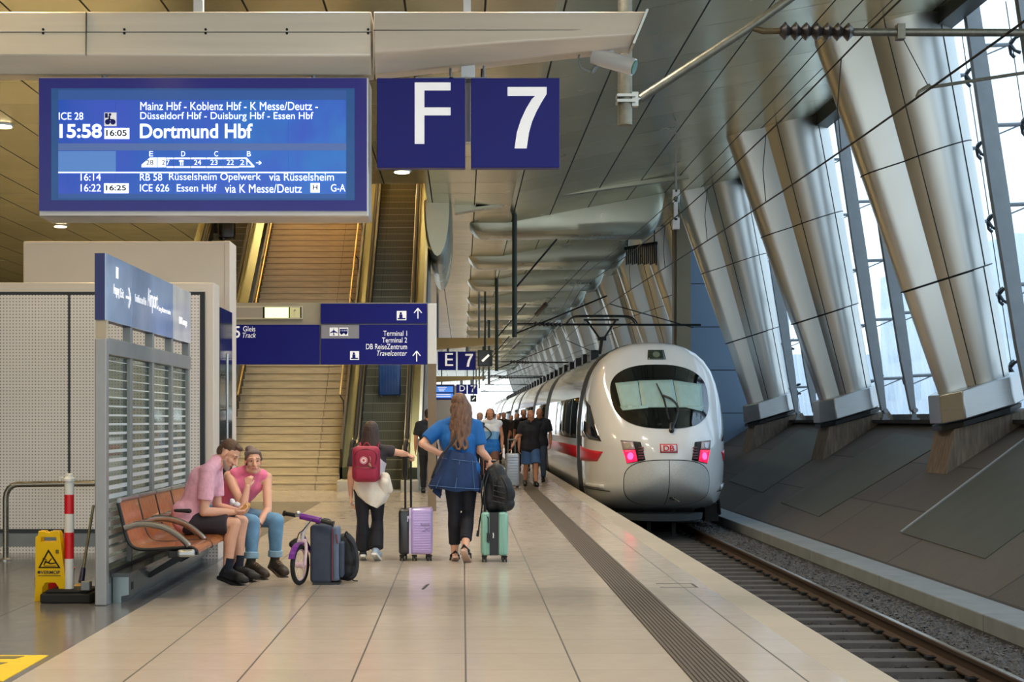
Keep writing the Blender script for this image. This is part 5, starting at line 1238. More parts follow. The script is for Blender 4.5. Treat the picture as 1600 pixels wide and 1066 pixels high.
# pantograph
pg = bpy.data.objects.new('pantograph', None); COL.objects.link(pg); pg.parent = t; pg.matrix_parent_inverse = t.matrix_basis.inverted()
y = 43.6; b = MB()
b.tube([(TX, y+.9, 3.15), (TX, y-.1, 3.72)], .05, 8); b.box(TX-.3, TX+.3, y+.6, y+1.3, 3.05, 3.2); b.build('lower_arm', M_DARK, pg)
b = MB(); 
for s_ in (-1, 1): b.tube([(TX+s_*.05, y-.1, 3.72), (TX+s_*.42, y+.1, 4.28)], .03, 8)
b.tube([(TX-.5, y+.1, 4.28), (TX+.5, y+.1, 4.28)], .025, 8); b.box(TX-.12, TX+.12, y-.2, y, 3.68, 3.78); b.build('upper_arm', M_DARK, pg)
b = MB()
for dy in (-.15, .25): b.tube(curve_pts([(TX-1.0, y+dy, 4.16), (TX-.85, y+dy, 4.33), (TX-.55, y+dy, 4.38), (TX+.55, y+dy, 4.38), (TX+.85, y+dy, 4.33), (TX+1.0, y+dy, 4.16)], 5), .022, 8)
b.build('collector_head', M_BLACK, pg)
# ---------------------------------------------------------------- luggage
def rbox(b, x0, x1, y0, y1, z0, z1, r, n=4):
    """box with rounded vertical and horizontal edges (loft of rounded rectangles)"""
    def rect(i, z):
        R = []; rr = max(r, i+.001)
        for cx, cy, a0 in ((x1-rr, y1-rr, 0), (x0+rr, y1-rr, PI/2), (x0+rr, y0+rr, PI), (x1-rr, y0+rr, 1.5*PI)):
            for k in range(n+1):
                a = a0+PI/2*k/n; R.append((cx+(rr-i)*math.cos(a), cy+(rr-i)*math.sin(a), z))
        return R
    rings = []
    for k in range(n+1): a = PI/2*k/n; rings.append(rect(r*(1-math.sin(a))*.999, z0+r*(1-math.cos(a))))
    for k in range(n, -1, -1): a = PI/2*k/n; rings.append(rect(r*(1-math.sin(a))*.999, z1-r*(1-math.cos(a))))
    return b.loft(rings)
def castors(t, pts, r=.026):
    for x, y in pts:
        b = MB()
        for s_ in (-.016, .016): b.disc((x+s_, y, r), (1, 0, 0), r, .014, 18)
        w_ = b.build('wheel', M_BLACK, t)
        b = MB(); b.loft([[(x-.028, y-.025, r+.035), (x+.028, y-.025, r+.035), (x+.028, y+.03, r+.035), (x-.028, y+.03, r+.035)], [(x-.02, y-.012, r), (x+.02, y-.012, r), (x+.02, y+.012, r), (x-.02, y+.012, r)]]); b.build('wheel_fork', M_BLACK, w_, smooth=0)
def ridges(b, x0, x1, z0, z1, y, n, axis='h', th=.004):
    for i in range(n):
        if axis == 'h': z = z0+(z1-z0)*(i+.5)/n; b.tube([(x0, y, z), (x1, y, z)], th, 6)
        else: x = x0+(x1-x0)*(i+.5)/n; b.tube([(x, y, z0), (x, y, z1)], th, 6)
# lilac case
D = 15.6; S = F/D; X = lambda px: (px-VX)/S; Z = lambda py: H-(py-VY)/S
t = thing('suitcase', 'lilac and black hard shell cabin suitcase held by the girl with the maroon backpack', 'suitcase', (X(650), D, 0))
M_LIL = mat('lilac polycarbonate', (188, 166, 222), .25, var=.03, coat=.4)
x0, xm, x1 = X(623.5), X(641.5), X(676); zb, zt = .068, Z(794)
b = MB(); rbox(b, x0, xm-.006, D-.12, D+.26, zb, zt-.01, .028); b.build('rear_shell', mat('black polycarbonate', (22, 22, 26), .3, var=.1, coat=.3), t, smooth=40)
b = MB(); rbox(b, xm+.004, x1, D-.12, D+.26, zb, zt, .03); ridges(b, xm+.035, x1-.02, zb+.03, zt-.03, D-.1195, 16); b.build('front_shell', M_LIL, t, smooth=40)
b = MB(); b.box(xm-.012, xm+.009, D-.112, D+.25, zb+.006, zt-.006); b.build('zip_band', mat('pale lilac zip', (206, 196, 226), .5), t, smooth=0)
b = MB(); b.box(xm-.03, xm+.012, D-.135, D-.11, zt-.10, zt-.075); b.tube([(xm-.022, D-.13, zt-.08), (xm-.026, D-.135, zt-.13)], .006, 6); b.build('lock', mat('pale lilac zip', (206, 196, 226)), t, smooth=0)
text('Reebok', X(658), X(672), Z(821.5), Z(816.5), D-.122, mat('grey lilac print', (120, 104, 150), .4), t, name='printed_name')
b = MB(); 
for p, q in (((660, 829), (672, 824)), ((664, 823.5), (671, 829.5)), ((660, 829), (666, 829))): b.bar((X(p[0]), D-.124, Z(p[1])), (X(q[0]), D-.124, Z(q[1])), .004, .005, (0, 1, 0))
b.build('printed_emblem', mat('grey lilac print', (120, 104, 150)), t, smooth=0)
castors(t, ((x0+.035, D-.08), (x0+.16, D-.085), (x1-.03, D-.08), (x0+.05, D+.2), (x1-.05, D+.2)))
b = MB()
for px in (632.5, 641.5): b.tube([(X(px), D+.14, zt-.02), (X(px), D+.1, Z(716))], .011, 8)
b.build('telescopic_tube', M_BLACK, t); b = MB(); b.tube([(X(632), D+.1, Z(714)), (X(643), D+.1, Z(713))], .017, 10); b.build('handle_grip', M_BLACK, t)
# teal case
D = 15.5; S = F/D
t = thing('suitcase', 'mint green hard shell suitcase with a black zip band, carrying a black backpack', 'suitcase', (X(772), D, 0))
M_MINT = mat('mint polycarbonate', (132, 182, 166), .25, var=.03, coat=.4)
x0, xa, xb, x1 = X(751), X(766), X(777), X(793.5); zb, zt = .065, Z(799)
b = MB(); rbox(b, x0, xa, D-.16, D+.20, zb, zt, .035); ridges(b, x0+.03, xa-.006, zb+.02, zt-.02, D-.161, 3, 'v', .005); b.build('rear_shell', M_MINT, t, smooth=40)
b = MB(); rbox(b, xb, x1, D-.16, D+.20, zb, zt, .035); ridges(b, xb+.012, x1-.03, zb+.02, zt-.02, D-.161, 3, 'v', .005); b.build('front_shell', M_MINT, t, smooth=40)
b = MB(); b.box(xa-.01, xb+.01, D-.152, D+.19, zb+.004, zt-.004); b.build('zip_band', M_BLACK, t, smooth=0)
b = MB(); b.tube([(xa-.025, D-.175, Z(845)), (xa-.025, D-.175, Z(831))], .013, 8); b.tube([(xa-.02, D-.165, Z(847)), (xa-.022, D-.168, Z(808)), (xa-.05, D-.15, Z(803))], .006, 6); b.build('side_handle', mat('dark grip', (40, 52, 52), .4), t)
b = MB(); b.tube(curve_pts([(X(770), D-.158, Z(831)), (X(770.5), D-.16, Z(835)), (X(770), D-.16, Z(839))], 4), .006, 6); b.build('zip_puller', M_WHITE, t)
castors(t, ((x0+.035, D-.12), (x1-.035, D-.12), (x0+.04, D+.16), (x1-.04, D+.16)), .028)
b = MB(); b.tube([(X(757), D+.05, zt-.02), (X(758), D+.02, Z(722))], .01, 8); b.tube([(X(757)+.1, D+.05, zt-.02), (X(758)+.1, D+.02, Z(722))], .01, 8); b.tube([(X(756), D+.02, Z(721)), (X(775), D+.02, Z(721))], .015, 8); b.build('telescopic_handle', M_BLACK, t)
# black backpack on the mint case
M_BAG = mat('black nylon', (20, 22, 27), .6, var=.3, vscale=12, bump=.5, bscale=35, dist=.01)
t = thing('backpack', 'stuffed black backpack resting on top of the mint green suitcase', 'backpack', (X(778), D, zt))
b = MB(); c = lambda px, py, dy=0: V(X(px), D-.02+dy, Z(py))
b.rc(c(771, 741), c(783, 783), .085, .115); b.rc(c(776, 736), c(790, 772), .08, .10); b.rc(c(768, 748), c(766, 782), .06, .085); b.rc(c(768, 789), c(792, 787), .075, .08); b.ell(c(786, 765, -.05), (.10, .10, .15))
remesh(b, 'bag', M_BAG, t, .008, 4)
b = MB(); b.tube(curve_pts([c(783, 745, -.11), c(791, 760, -.15), c(793, 780, -.12)], 6), .006, 6); b.tube(curve_pts([c(770, 745, -.10), c(770, 765, -.13), c(768, 785, -.12)], 6), .006, 6); b.build('zip', M_BLACK, t)
b = MB(); b.tube(curve_pts([c(768, 735), c(774, 724), c(783, 732), c(779, 742)], 6), .012, 6); b.build('grab_loop', M_BLACK, t)
b = MB()
for k in (0, 5): b.tube(curve_pts([c(758+k, 740, -.06), c(752+k, 765, -.1), c(753+k, 790, -.1), c(749+k*2, 815, -.1), c(747+k*3, 834, -.1)], 6), .011, 6, flat=.4)
b.tube([c(747, 828, -.1), c(746, 837, -.1)], .014, 6); b.build('strap', M_BLACK, t)
b = MB()
for k in range(4): b.tube([c(770-k, 757+k*8, -.125), c(789-k*.5, 762+k*8, -.16)], .004, 5)
b.build('seam', mat('dark seam', (44, 46, 50), .6), t)
# dark suitcase and small backpack by the bench
D = 13.25; S = F/D
M_SUIT = mat('slate blue fabric', (52, 62, 80), .7, var=.12, vscale=20, bump=.3, bscale=120, dist=.004)
t = thing('suitcase', 'upright slate blue fabric suitcase with a grey pocket beside the purple child bike', 'suitcase', (X(505), D, 0))
x0, xm, x1 = X(484.5), X(519), X(534)
b = MB(); rbox(b, x0, xm, D-.02, D+.25, .015, Z(820), .035); b.build('body', M_SUIT, t, smooth=40)
b = MB(); rbox(b, xm-.005, x1-.025, D+.0, D+.24, .03, Z(824), .025); b.build('front_pocket', mat('grey blue fabric', (92, 106, 130), .65, var=.1, vscale=20), t, smooth=40)
b = MB(); rbox(b, x1-.03, x1+.01, D+.02, D+.22, .06, Z(848), .018); b.build('outer_pocket', M_SUIT, t, smooth=40)
b = MB(); b.tube([(xm+.002, D-.015, .04), (xm+.002, D-.015, Z(826))], .006, 6); b.tube([(xm+.035, D+.0, Z(835)), (xm+.045, D+.0, Z(850))], .008, 6); b.build('zip', mat('red brown piping', (120, 50, 50), .5), t)
b = MB(); b.tube(curve_pts([(X(493), D+.1, Z(821)), (X(500), D+.1, Z(814)), (X(512), D+.1, Z(814)), (X(517), D+.1, Z(821))], 5), .013, 8); b.build('top_handle', M_BLACK, t)
b = MB(); b.box(x0+.02, xm+.06, D+.0, D+.24, 0, .02); b.build('base', M_BLACK, t, smooth=0)
t = thing('backpack', 'black backpack standing on the floor behind the slate blue suitcase', 'backpack', (X(545), D+.25, 0))
b = MB(); c = lambda px, py, dy=0: V(X(px), D+.28+dy, Z(py))
b.rc(c(539, 853), c(540, 898), .075, .085); b.rc(c(533, 850), c(533, 898), .07, .08); b.rc(c(538, 845), c(542, 880), .05, .09); remesh(b, 'bag', M_BAG, t, .008, 4)
b = MB()
b.tube(curve_pts([c(540, 840, -.08), c(551, 855, -.08), c(556, 880, -.09), c(553, 900, -.1), c(546, 908, -.1)], 6), .02, 8, flat=.5); b.build('shoulder_strap', mat('black webbing', (30, 33, 40), .7, var=.1), t)
b = MB(); b.tube(curve_pts([c(545, 905, -.1), c(550, 910, -.12), c(557, 911, -.12)], 4), .006, 6); b.build('strap_end', M_BLACK, t)
b = MB(); b.tube(curve_pts([c(536, 842, -.05), c(538, 834, -.05), c(543, 842, -.05)], 4), .008, 6); b.build('grab_loop', M_BLACK, t)
# blue suitcase on the right escalator, black one on the left escalator
def on_esc(pxc, wpx, pybot, hpx, label, m, xr=None):
    # step whose tread is seen at this height
    u = VY-pybot; D = (F*KS*Y0+F*H)/(F*KS-u)+.15; S = F/D
    i = math.floor((D-Y0-.35)*KS/.2+.001); zt = i*.2
    X = lambda px: (px-VX)/S; t = thing('suitcase', label, 'suitcase', (X(pxc), D, zt)); ht = hpx/S; hw = wpx/S/2
    zb = H+u/S
    b = MB(); rbox(b, X(pxc)-hw, X(pxc)+hw, D-.12, D+.12, zb+.04, zb+ht, .03); b.build('shell', m, t, smooth=40)
    b = MB()
    for s_ in (-1, 1): b.disc((X(pxc)+s_*(hw-.06), D-.06, zb+.03), (1, 0, 0), .03, .03, 14)
    b.build('wheels', M_GREYSTEEL, t); b = MB(); b.tube(curve_pts([(X(pxc)-.07, D, zb+ht-.01), (X(pxc)-.05, D, zb+ht+.03), (X(pxc)+.05, D, zb+ht+.03), (X(pxc)+.07, D, zb+ht-.01)], 4), .012, 8); b.build('handle', M_BLACK, t)
    b = MB(); ridges(b, X(pxc)-hw+.05, X(pxc)+hw-.05, zb+.1, zb+ht-.08, D-.12, 6, 'v', .004); b.build('ribs', m, t)
    return D, zb
E1 = on_esc(609, 34, 621, 55, 'blue suitcase riding up on the right escalator under the hanging signs', mat('royal blue shell', (20, 70, 140), .4, var=.05, coat=.2))
E2 = on_esc(357, 21, 375, 30, 'black suitcase with a grey rim high on the left escalator', mat('black shell', (14, 18, 18), .35, coat=.2))

# ---------------------------------------------------------------- child's bike
D = 13.3; S = F/D
t = thing('child_bike', 'small purple and white child bike standing by the slate blue suitcase', 'bike', (X(463), D, 0))
P = lambda px, py, dy=0: V(X(px), D+dy, Z(py)*F/D*D/F if False else H-(py-VY)*(D+dy)/F if False else Z(py))
M_PUR = mat('purple paint', (110, 24, 150), .3, var=.05, coat=.4); M_PINK = mat('pale pink plastic', (228, 200, 206), .35, var=.04)
fd = V(-.32, -1, 0).normalized(); ax = V(1, -.32, 0).normalized()      # the front wheel points at the viewer, slightly left
def wheel(c, r, nm):
    w_ = MB(); ring = [c+fd*r*math.cos(a)+V(0, 0, r*math.sin(a)) for a in [2*PI*k/28 for k in range(29)]]
    w_.tube(ring, .021, 8, cap=False); o = w_.build(nm, M_RUBBER, t)
    b = MB(); rim = [c+fd*(r-.022)*math.cos(a)+V(0, 0, (r-.022)*math.sin(a)) for a in [2*PI*k/28 for k in range(29)]]; b.tube(rim, .010, 6, cap=False)
    b.disc(c, ax, .028, .07, 14)
    for k in range(8): a = 2*PI*k/8; b.tube([c, c+fd*(r-.02)*math.cos(a)+V(0, 0, (r-.02)*math.sin(a))], .002, 4)
    b.build('rim_and_spokes', M_PINK, o); return o
r = .155; cf = V(X(470), D-.08, r+.021); wheel(cf, r, 'front_wheel'); cr = cf-fd*.50+V(-.01, 0, 0); wheel(cr, r, 'rear_wheel')
b = MB()
for s_ in (-1, 1): b.tube(curve_pts([cf+ax*.045*s_, cf+ax*.05*s_+V(0, 0, .14)-fd*.02, cf+ax*.03*s_+V(0, 0, .215)-fd*.05], 5), .014, 8)
top = cf+V(0, 0, .22)-fd*.05; b.rc(cf+V(0, 0, .2)-fd*.05+ax*.03, cf+V(0, 0, .2)-fd*.05-ax*.03, .02, .02); b.build('fork', M_PINK, t)
b = MB()
for k in range(8): a0, a1 = .35+k*.22, .57+k*.22; b.bar(cf+fd*(r+.035)*math.cos(a0)+V(0, 0, (r+.035)*math.sin(a0)), cf+fd*(r+.035)*math.cos(a1)+V(0, 0, (r+.035)*math.sin(a1)), .055, .006, V(0, 0, 1) if abs(math.cos(a0)) > .1 else fd)
b.build('front_mudguard', M_PUR, t, smooth=0)
hb = P(488, 808, -.12); st = P(476, 830, -.06)
b = MB(); b.tube([top, st, hb], [.019, .016, .015], 10); b.build('steering_stem', M_WHITE, t)
gl, gr = P(444, 802, -.03), P(524, 817, -.16)
b = MB(); b.tube([gl, hb, gr], .012, 10); b.build('handlebar', M_STEEL, t)
for e, d in ((gl, hb), (gr, hb)):
    b = MB(); k = (d-e).normalized(); b.tube([e, e+k*.012, e+k*.013, e+k*.115], [.026, .026, .019, .019], 12); b.build('grip', M_BLACK, t)
b = MB(); b.tube([hb.lerp(gl, .38), hb.lerp(gr, .42)], .028, 14); b.build('purple_pad', M_PUR, t)
b = MB(); q = P(467, 802, -.06); b.ell(q, (.024, .024, .022)); b.tube([q, q+V(.0, 0, -.03)], .008, 6); b.build('bell', M_STEEL, t)
b = MB(); sd = cr+V(.02, 0, .30)+fd*.08
b.tube(curve_pts([top+V(0, 0, .04), (top+cr)/2+V(0, 0, -.03), cr+V(0, 0, .12)+fd*.1, sd], 5), .018, 8); b.tube([cr+ax*.04, cr+V(0, 0, .12)+fd*.1], .012, 8); b.tube([cr-ax*.04, cr+V(0, 0, .12)+fd*.1], .012, 8); b.build('frame', M_PUR, t)
b = MB(); b.rc(sd-fd*.07, sd+fd*.08, .05, .025); b.build('saddle', M_BLACK, t)
b = MB(); q = cf+V(-.10, .0, .17)-fd*.1; b.rc(q, q+V(.03, 0, .02), .035, .035); b.build('lamp', M_BLACK, t)
b = MB(); q = cf-fd*.3+V(0, 0, -.03); b.disc(q, ax, .04, .02); b.bar(q-ax*.12, q+ax*.12, .014, .014); b.box(q.x-.17, q.x-.10, q.y-.03, q.y+.03, q.z-.01, q.z+.01); b.build('pedals', mat('magenta plastic', (190, 60, 140), .4), t)
b = MB(); b.tube(curve_pts([hb+V(.02, -.02, 0), hb+V(-.06, -.05, -.1), top+V(-.03, 0, .04), cf+V(-.05, 0, .12)], 6), .005, 5); b.build('brake_cable', M_BLACK, t)
# ---------------------------------------------------------------- people
M_SKIN = mat('warm skin', (222, 170, 142), .5, var=.08, vscale=14); M_LIP = mat('lips', (186, 104, 98), .45); M_EYE = mat('dark eyes', (40, 30, 28), .25); M_BROW = mat('eyebrows', (132, 98, 78), .7)
M_SKIN2 = mat('tanned skin', (196, 138, 108), .5, var=.08, vscale=14)
def frame(f, u):
    f = Vector(f).normalized(); u = Vector(u); r = f.cross(u).normalized(); u = r.cross(f).normalized(); return f, r, u
def head_shapes(b, c, f, u, k=1.0, neck=None):
    """skull, jaw, nose, ears; returns spots to paint"""
    f, r, u = frame(f, u); A = (r, f, u); L = lambda x, y, z: Vector(c)+(r*x+f*y+u*z)*k
    b.ell(L(0, -.012, .035), (.075*k, .096*k, .085*k), A); b.ell(L(0, .022, -.045), (.060*k, .068*k, .075*k), A)
    b.ell(L(0, .065, -.098), (.026*k, .022*k, .020*k), A); b.rc(L(-.05, .02, -.085), L(0, .062, -.10), .024*k, .022*k); b.rc(L(.05, .02, -.085), L(0, .062, -.10), .024*k, .022*k)
    b.rc(L(0, .088, .012), L(0, .114, -.030), .010*k, .014*k); b.ell(L(-.012, .098, -.034), .011*k, A, 8, 6); b.ell(L(.012, .098, -.034), .011*k, A, 8, 6)
    b.rc(L(-.048, .072, .028), L(0, .086, .026), .012*k, .012*k); b.rc(L(.048, .072, .028), L(0, .086, .026), .012*k, .012*k)
    for s_ in (-1, 1):
        b.ell(L(s_*.038, .058, -.028), (.026*k, .028*k, .026*k), A); b.ell(L(s_*.076, -.008, -.008), (.010*k, .022*k, .033*k), A)
        b.ell(L(s_*.031, .070, .006), (.017*k, .016*k, .014*k), A, 10, 7)
    b.rc(L(-.017, .083, -.062), L(.017, .083, -.062), .010*k, .010*k); b.rc(L(-.013, .081, -.074), L(.013, .081, -.074), .010*k, .010*k)
    if neck is not None: b.rc(L(0, -.028, -.06), neck, .052*k, .058*k)
    return [(2, L(s_*.031, .086, .006), (.0085*k,)*3) for s_ in (-1, 1)]+[(1, L(s_*.010, .092, -.067), (.014*k, .014*k, .010*k)) for s_ in (-1, 1)]+[(3, L(s_*x, .088-.25*abs(x-.03), .031), (.0085*k,)*3) for s_ in (-1, 1) for x in (.018, .03, .042)], L
def hand_shapes(b, wr, d, n, side, curl=(.5, .5, .5, .5), thumb=.5, k=1.0, spread=.12):
    """palm, four jointed fingers of unequal length and a thumb; d points along the hand, n out of the palm"""
    d = Vector(d).normalized(); n = Vector(n); n = (n-d*n.dot(d)).normalized(); s_ = d.cross(n).normalized()*side   # s_: towards the thumb
    wr = Vector(wr); kn = []
    for i, (o, L) in enumerate(((.030, .082), (.010, .086), (-.011, .082), (-.030, .074))):
        p = wr+(s_*o+d*L)*k; b.rc(wr+s_*o*.45*k, p, .014*k, .0125*k, 8); kn.append(p)
    b.rc(wr+d*.04*k+s_*.018*k, wr+d*.04*k-s_*.02*k, .015*k, .014*k, 8)
    for i, L in enumerate(((.042, .026, .02), (.047, .03, .022), (.043, .027, .021), (.034, .021, .018))):
        p = kn[i]; a = 0; sp = (.5-i/3)*spread*2
        for j, l in enumerate(L):
            a += curl[i]*(1.0, 1.15, .8)[j]
            q = p+(d*math.cos(a)+n*math.sin(a)+s_*sp*math.cos(a)).normalized()*l*k
            b.rc(p, q, (.0095, .0088, .008)[j]*k, (.0088, .008, .0068)[j]*k, 8); p = q
    p = wr+(d*.022+s_*.026)*k; b.rc(wr+d*.01*k+s_*.01*k, p, .015*k, .014*k, 8)
    td = (d*.75+s_*.75*(1-thumb*.5)+n*thumb*.9).normalized(); q = p+td*.036*k; b.rc(p, q, .0125*k, .0105*k, 8); td = (d*.9+n*thumb*.8+s_*.1).normalized(); b.rc(q, q+td*.028*k, .0103*k, .008*k, 8)
def lerp(a, b, t): return Vector(a).lerp(Vector(b), t)
class Person:
    def __init__(s, label, J, loc, skin=M_SKIN, k=1.0, voxel=.007, group=None, hands=None, bare=False, girth=1.0):
        s.J = {q: Vector(v) for q, v in J.items()}; s.k = k; s.vox = voxel; s.t = thing('person', label, 'person', loc, group); J = s.J; g = girth*k
        b = MB(); s.lat = (J['shR']-J['shL']).normalized()
        s.torso(b, 0, g)
        for q in 'LR':
            b.chain([J['sh'+q], J['el'+q]], [.050*k, .040*k]); m = lerp(J['el'+q], J['wr'+q], .3); b.chain([J['el'+q], m, J['wr'+q]], [.038*k, .041*k, .027*k])
            b.chain([J['hip'+q], lerp(J['hip'+q], J['kn'+q], .4), J['kn'+q]], [.088*g, .078*g, .054*k])
            m = lerp(J['kn'+q], J['an'+q], .33); back = (J['an'+q]-J['kn'+q]).cross(s.lat).normalized()*(.018*k)
            if (J['to'+q]-J['an'+q]).dot(back) > 0: back = -back
            b.chain([J['kn'+q], m+back, J['an'+q]], [.053*k, .058*k, .036*k])
            tt = J['to'+q] if bare else lerp(J['an'+q], J['to'+q], .72); b.rc(J['an'+q]+V(0, 0, -.03*k), tt, .032*k, .022*k)
            if bare: b.rc(J['an'+q]+V(0, 0, -.045*k)-(J['to'+q]-J['an'+q]).normalized()*.03*k, J['an'+q], .03*k, .034*k)
            if hands and q in hands:
                h = hands[q]; hand_shapes(b, J['wr'+q], h[0], h[1], h[2], h[3] if len(h) > 3 else (.5, .55, .6, .65), h[4] if len(h) > 4 else .5, k)
            else:
                d = (J['wr'+q]-J['el'+q]).normalized(); hand_shapes(b, J['wr'+q], d, s.lat*(1 if q == 'L' else -1), 1 if q == 'L' else -1, (.35, .4, .45, .5), .4, k)
        s.paint, s.L = head_shapes(b, J['head'], J['hf'], J['hu'], k, J['neck'])
        s.body = remesh(b, 'body', [skin, M_LIP, M_EYE, M_BROW], s.t, voxel, 2, .4, [(a, tuple(p), tuple(max(v, voxel*1.15) for v in r)) for a, p, r in s.paint if voxel < .009])
    def torso(s, b, e, g, low=True, up=True):
        J = s.J; k = s.k; l = s.lat; pel, ch, nk = J['pel'], J['chest'], J['neck']
        hl = (J['hipR']-J['hipL']).normalized()
        b.rc(pel-hl*.075*k, pel+hl*.075*k, .112*g+e, .112*g+e); wa = lerp(pel, ch, .45)
        b.rc(pel-hl*.07*k, wa-l*.05*k, .108*g+e, .098*g+e); b.rc(pel+hl*.07*k, wa+l*.05*k, .108*g+e, .098*g+e)
        b.rc(wa-l*.05*k, ch-l*.075*k, .098*g+e, .108*g+e); b.rc(wa+l*.05*k, ch+l*.075*k, .098*g+e, .108*g+e); b.rc(ch-l*.08*k, ch+l*.08*k, .105*g+e, .105*g+e)
        for q in 'LR': b.rc(lerp(ch, J['sh'+q], .3), J['sh'+q], .095*g+e, .056*k+e); b.rc(J['sh'+q], lerp(J['sh'+q], nk, .8), .050*k+e, .050*k+e)
    def top(s, m, sleeve=.6, e=.014, hem=.0, sl_e=.018, name='shirt', girth=1.0, mats=None, paint=None, extra=None, it=3, shrink=1.0):
        b = MB(); J = s.J; k = s.k
        full = {q: J['sh'+q] for q in 'LR'}
        for q in 'LR': J['sh'+q] = lerp(J['chest']+(J['sh'+q]-J['chest']), J['neck'], 1-shrink) if shrink < 1 else J['sh'+q]
        s.torso(b, e, girth*k)
        for q in 'LR': J['sh'+q] = full[q]
        if hem: b.rc(J['pel']-s.lat*.08*k-V(0, 0, hem), J['pel']+s.lat*.08*k-V(0, 0, hem), .112*k*girth+e, .112*k*girth+e)
        for q in 'LR':
            if sleeve > 0: p = lerp(J['sh'+q], J['el'+q], min(1, sleeve)); b.tube([J['sh'+q], lerp(J['sh'+q], p, .5), p], [.056*k+sl_e*.6, .054*k+sl_e, .050*k+sl_e], 16)
        if extra: extra(b)
        return remesh(b, name, mats or m, s.t, max(s.vox, .008), it, .5, paint)
    def legs(s, m, length=2.0, e=.012, flare=0., name='trousers', girth=1.0, knee=0.):
        b = MB(); J = s.J; k = s.k; g = girth*k; hl = (J['hipR']-J['hipL']).normalized()
        b.rc(J['pel']-hl*.075*k, J['pel']+hl*.075*k, .114*g+e, .114*g+e)
        for q in 'LR':
            b.rc(J['pel'], J['hip'+q], .10*g+e, .092*g+e); f = min(1, length); kn = lerp(J['hip'+q], J['kn'+q], f)
            if length <= 1: b.tube([J['hip'+q], lerp(J['hip'+q], kn, .5), kn], [.090*g+e, .088*g+e, .080*g+e+flare], 18)
            else:
                b.chain([J['hip'+q], lerp(J['hip'+q], kn, .5), kn], [.09*g+e, .078*g+e, .058*k+e+knee])
                an = lerp(J['kn'+q], J['an'+q], length-1); mm = lerp(J['kn'+q], J['an'+q], .33); back = (J['an'+q]-J['kn'+q]).cross(s.lat).normalized()*(.02*k)
                if (J['to'+q]-J['an'+q]).dot(back) > 0: back = -back
                b.tube([kn, lerp(kn, an, .4), an], [.058*k+e+knee, .058*k+e+flare*.4, .046*k+e+flare], 16); b.chain([kn, mm+back, an], [.055*k+e, .062*k+e, .038*k+e])
        return remesh(b, name, m, s.t, max(s.vox, .008), 3, .5)
    def shoe(s, q, m, sole, name='shoe', high=0.0, drop=.06, laces=None):
        J = s.J; k = s.k; a, to = J['an'+q], J['to'+q]; d = (to-a); up = V(0, 0, 1); d.z = d.z+drop*k*.6 if False else d.z; n = d.normalized(); sd = n.cross(up).normalized(); nu = sd.cross(n).normalized()
        hl = a-nu*drop*.55*k-n*.035*k; ba = to-n*.06*k; b = MB()
        b.rc(hl, a+nu*(.0+high)*k-n*.01*k, .040*k, .044*k); b.rc(hl, ba, .040*k, .040*k); b.rc(ba+sd*.016*k, to+sd*.008*k-n*.01*k, .036*k, .03*k); b.rc(ba-sd*.016*k, to-sd*.008*k-n*.01*k, .036*k, .03*k); b.rc(a, ba+nu*.012*k, .042*k, .034*k)
        o = remesh(b, name, m, s.t, max(.006, s.vox*.9), 3, .5)
        bs = MB(); zc = hl-nu*.028*k; R1, R2 = [], []
        for t_, w_ in ((-.045, .028), (-.02, .042), (.05, .040), (.11, .043), (.17, .046), (.21, .042), (.245, .026)):
            R1.append((t_, w_))
        Ln = (to-hl).dot(n)+.035*k; outl = [(u/.245*Ln if u > 0 else u*k, w_*k) for u, w_ in R1]
        lo = [zc+n*u+sd*w_ for u, w_ in outl]+[zc+n*u-sd*w_ for u, w_ in reversed(outl)]
        bs.loft([[p-nu*.016*k for p in lo], [p+nu*.012*k for p in lo]]); bs.build('sole', sole, o, smooth=40, bevel=.004*k)
        if laces:
            l = MB()
            for i in range(4): c = lerp(a, ba, .35+.17*i)+nu*(.046-.003*i)*k; l.tube([c-sd*.026*k-nu*.008*k, c+nu*.004, c+sd*.026*k-nu*.008*k], .0042, 5)
            l.build('laces', laces, o)
        return o
def hair_lobes(p, name, m, lobes, vox=None, it=2):
    b = MB()
    for q in lobes:
        if len(q) == 2: f, r, u = frame(p.J['hf'], p.J['hu']); b.ell(p.L(*q[0]), tuple(v*p.k for v in q[1]), (r, f, u))
        else: b.rc(p.L(*q[0]), p.L(*q[1]), q[2]*p.k, q[3]*p.k)
    return remesh(b, name, m, p.t, vox or max(.006, p.vox*.9), it, .4)

# -- seated man in the pink shirt
D = 13.45; S = F/D
def W(px, py, d=D): return at(px, py, d)
man = dict(pel=(-2.40, D, .56), chest=(-2.26, D, .90), neck=(-2.13, D-.01, 1.075), head=(-2.045, D-.03, 1.125), hf=(.80, -.28, -.62), hu=(.55, 0, .8),
    shR=(-2.20, D-.19, .985), shL=(-2.20, D+.19, .985), elR=(-2.23, D-.22, .63), elL=(-2.18, D+.2, .65), wrR=(-1.985, D-.13, .625), wrL=(-1.97, D+.06, .62),
    hipR=(-2.38, D-.10, .53), hipL=(-2.38, D+.10, .53), knR=(-1.975, D-.14, .525), knL=(-1.95, D+.14, .525), anR=(-2.04, D-.16, .10), anL=(-1.98, D+.10, .10), toR=(-1.86, D-.27, .045), toL=(-1.80, D+.02, .045))
p = Person('seated man in a pink short sleeved shirt and shorts, looking down at his hands', man, (-2.2, D, 0), voxel=.0055,
    hands={'R': ((.95, .25, -.08), (0, .5, .8), 1, (.75, .8, .85, .9), .8), 'L': ((.9, -.5, 0), (0, -.6, .7), -1, (.8, .85, .9, .95), .8)})
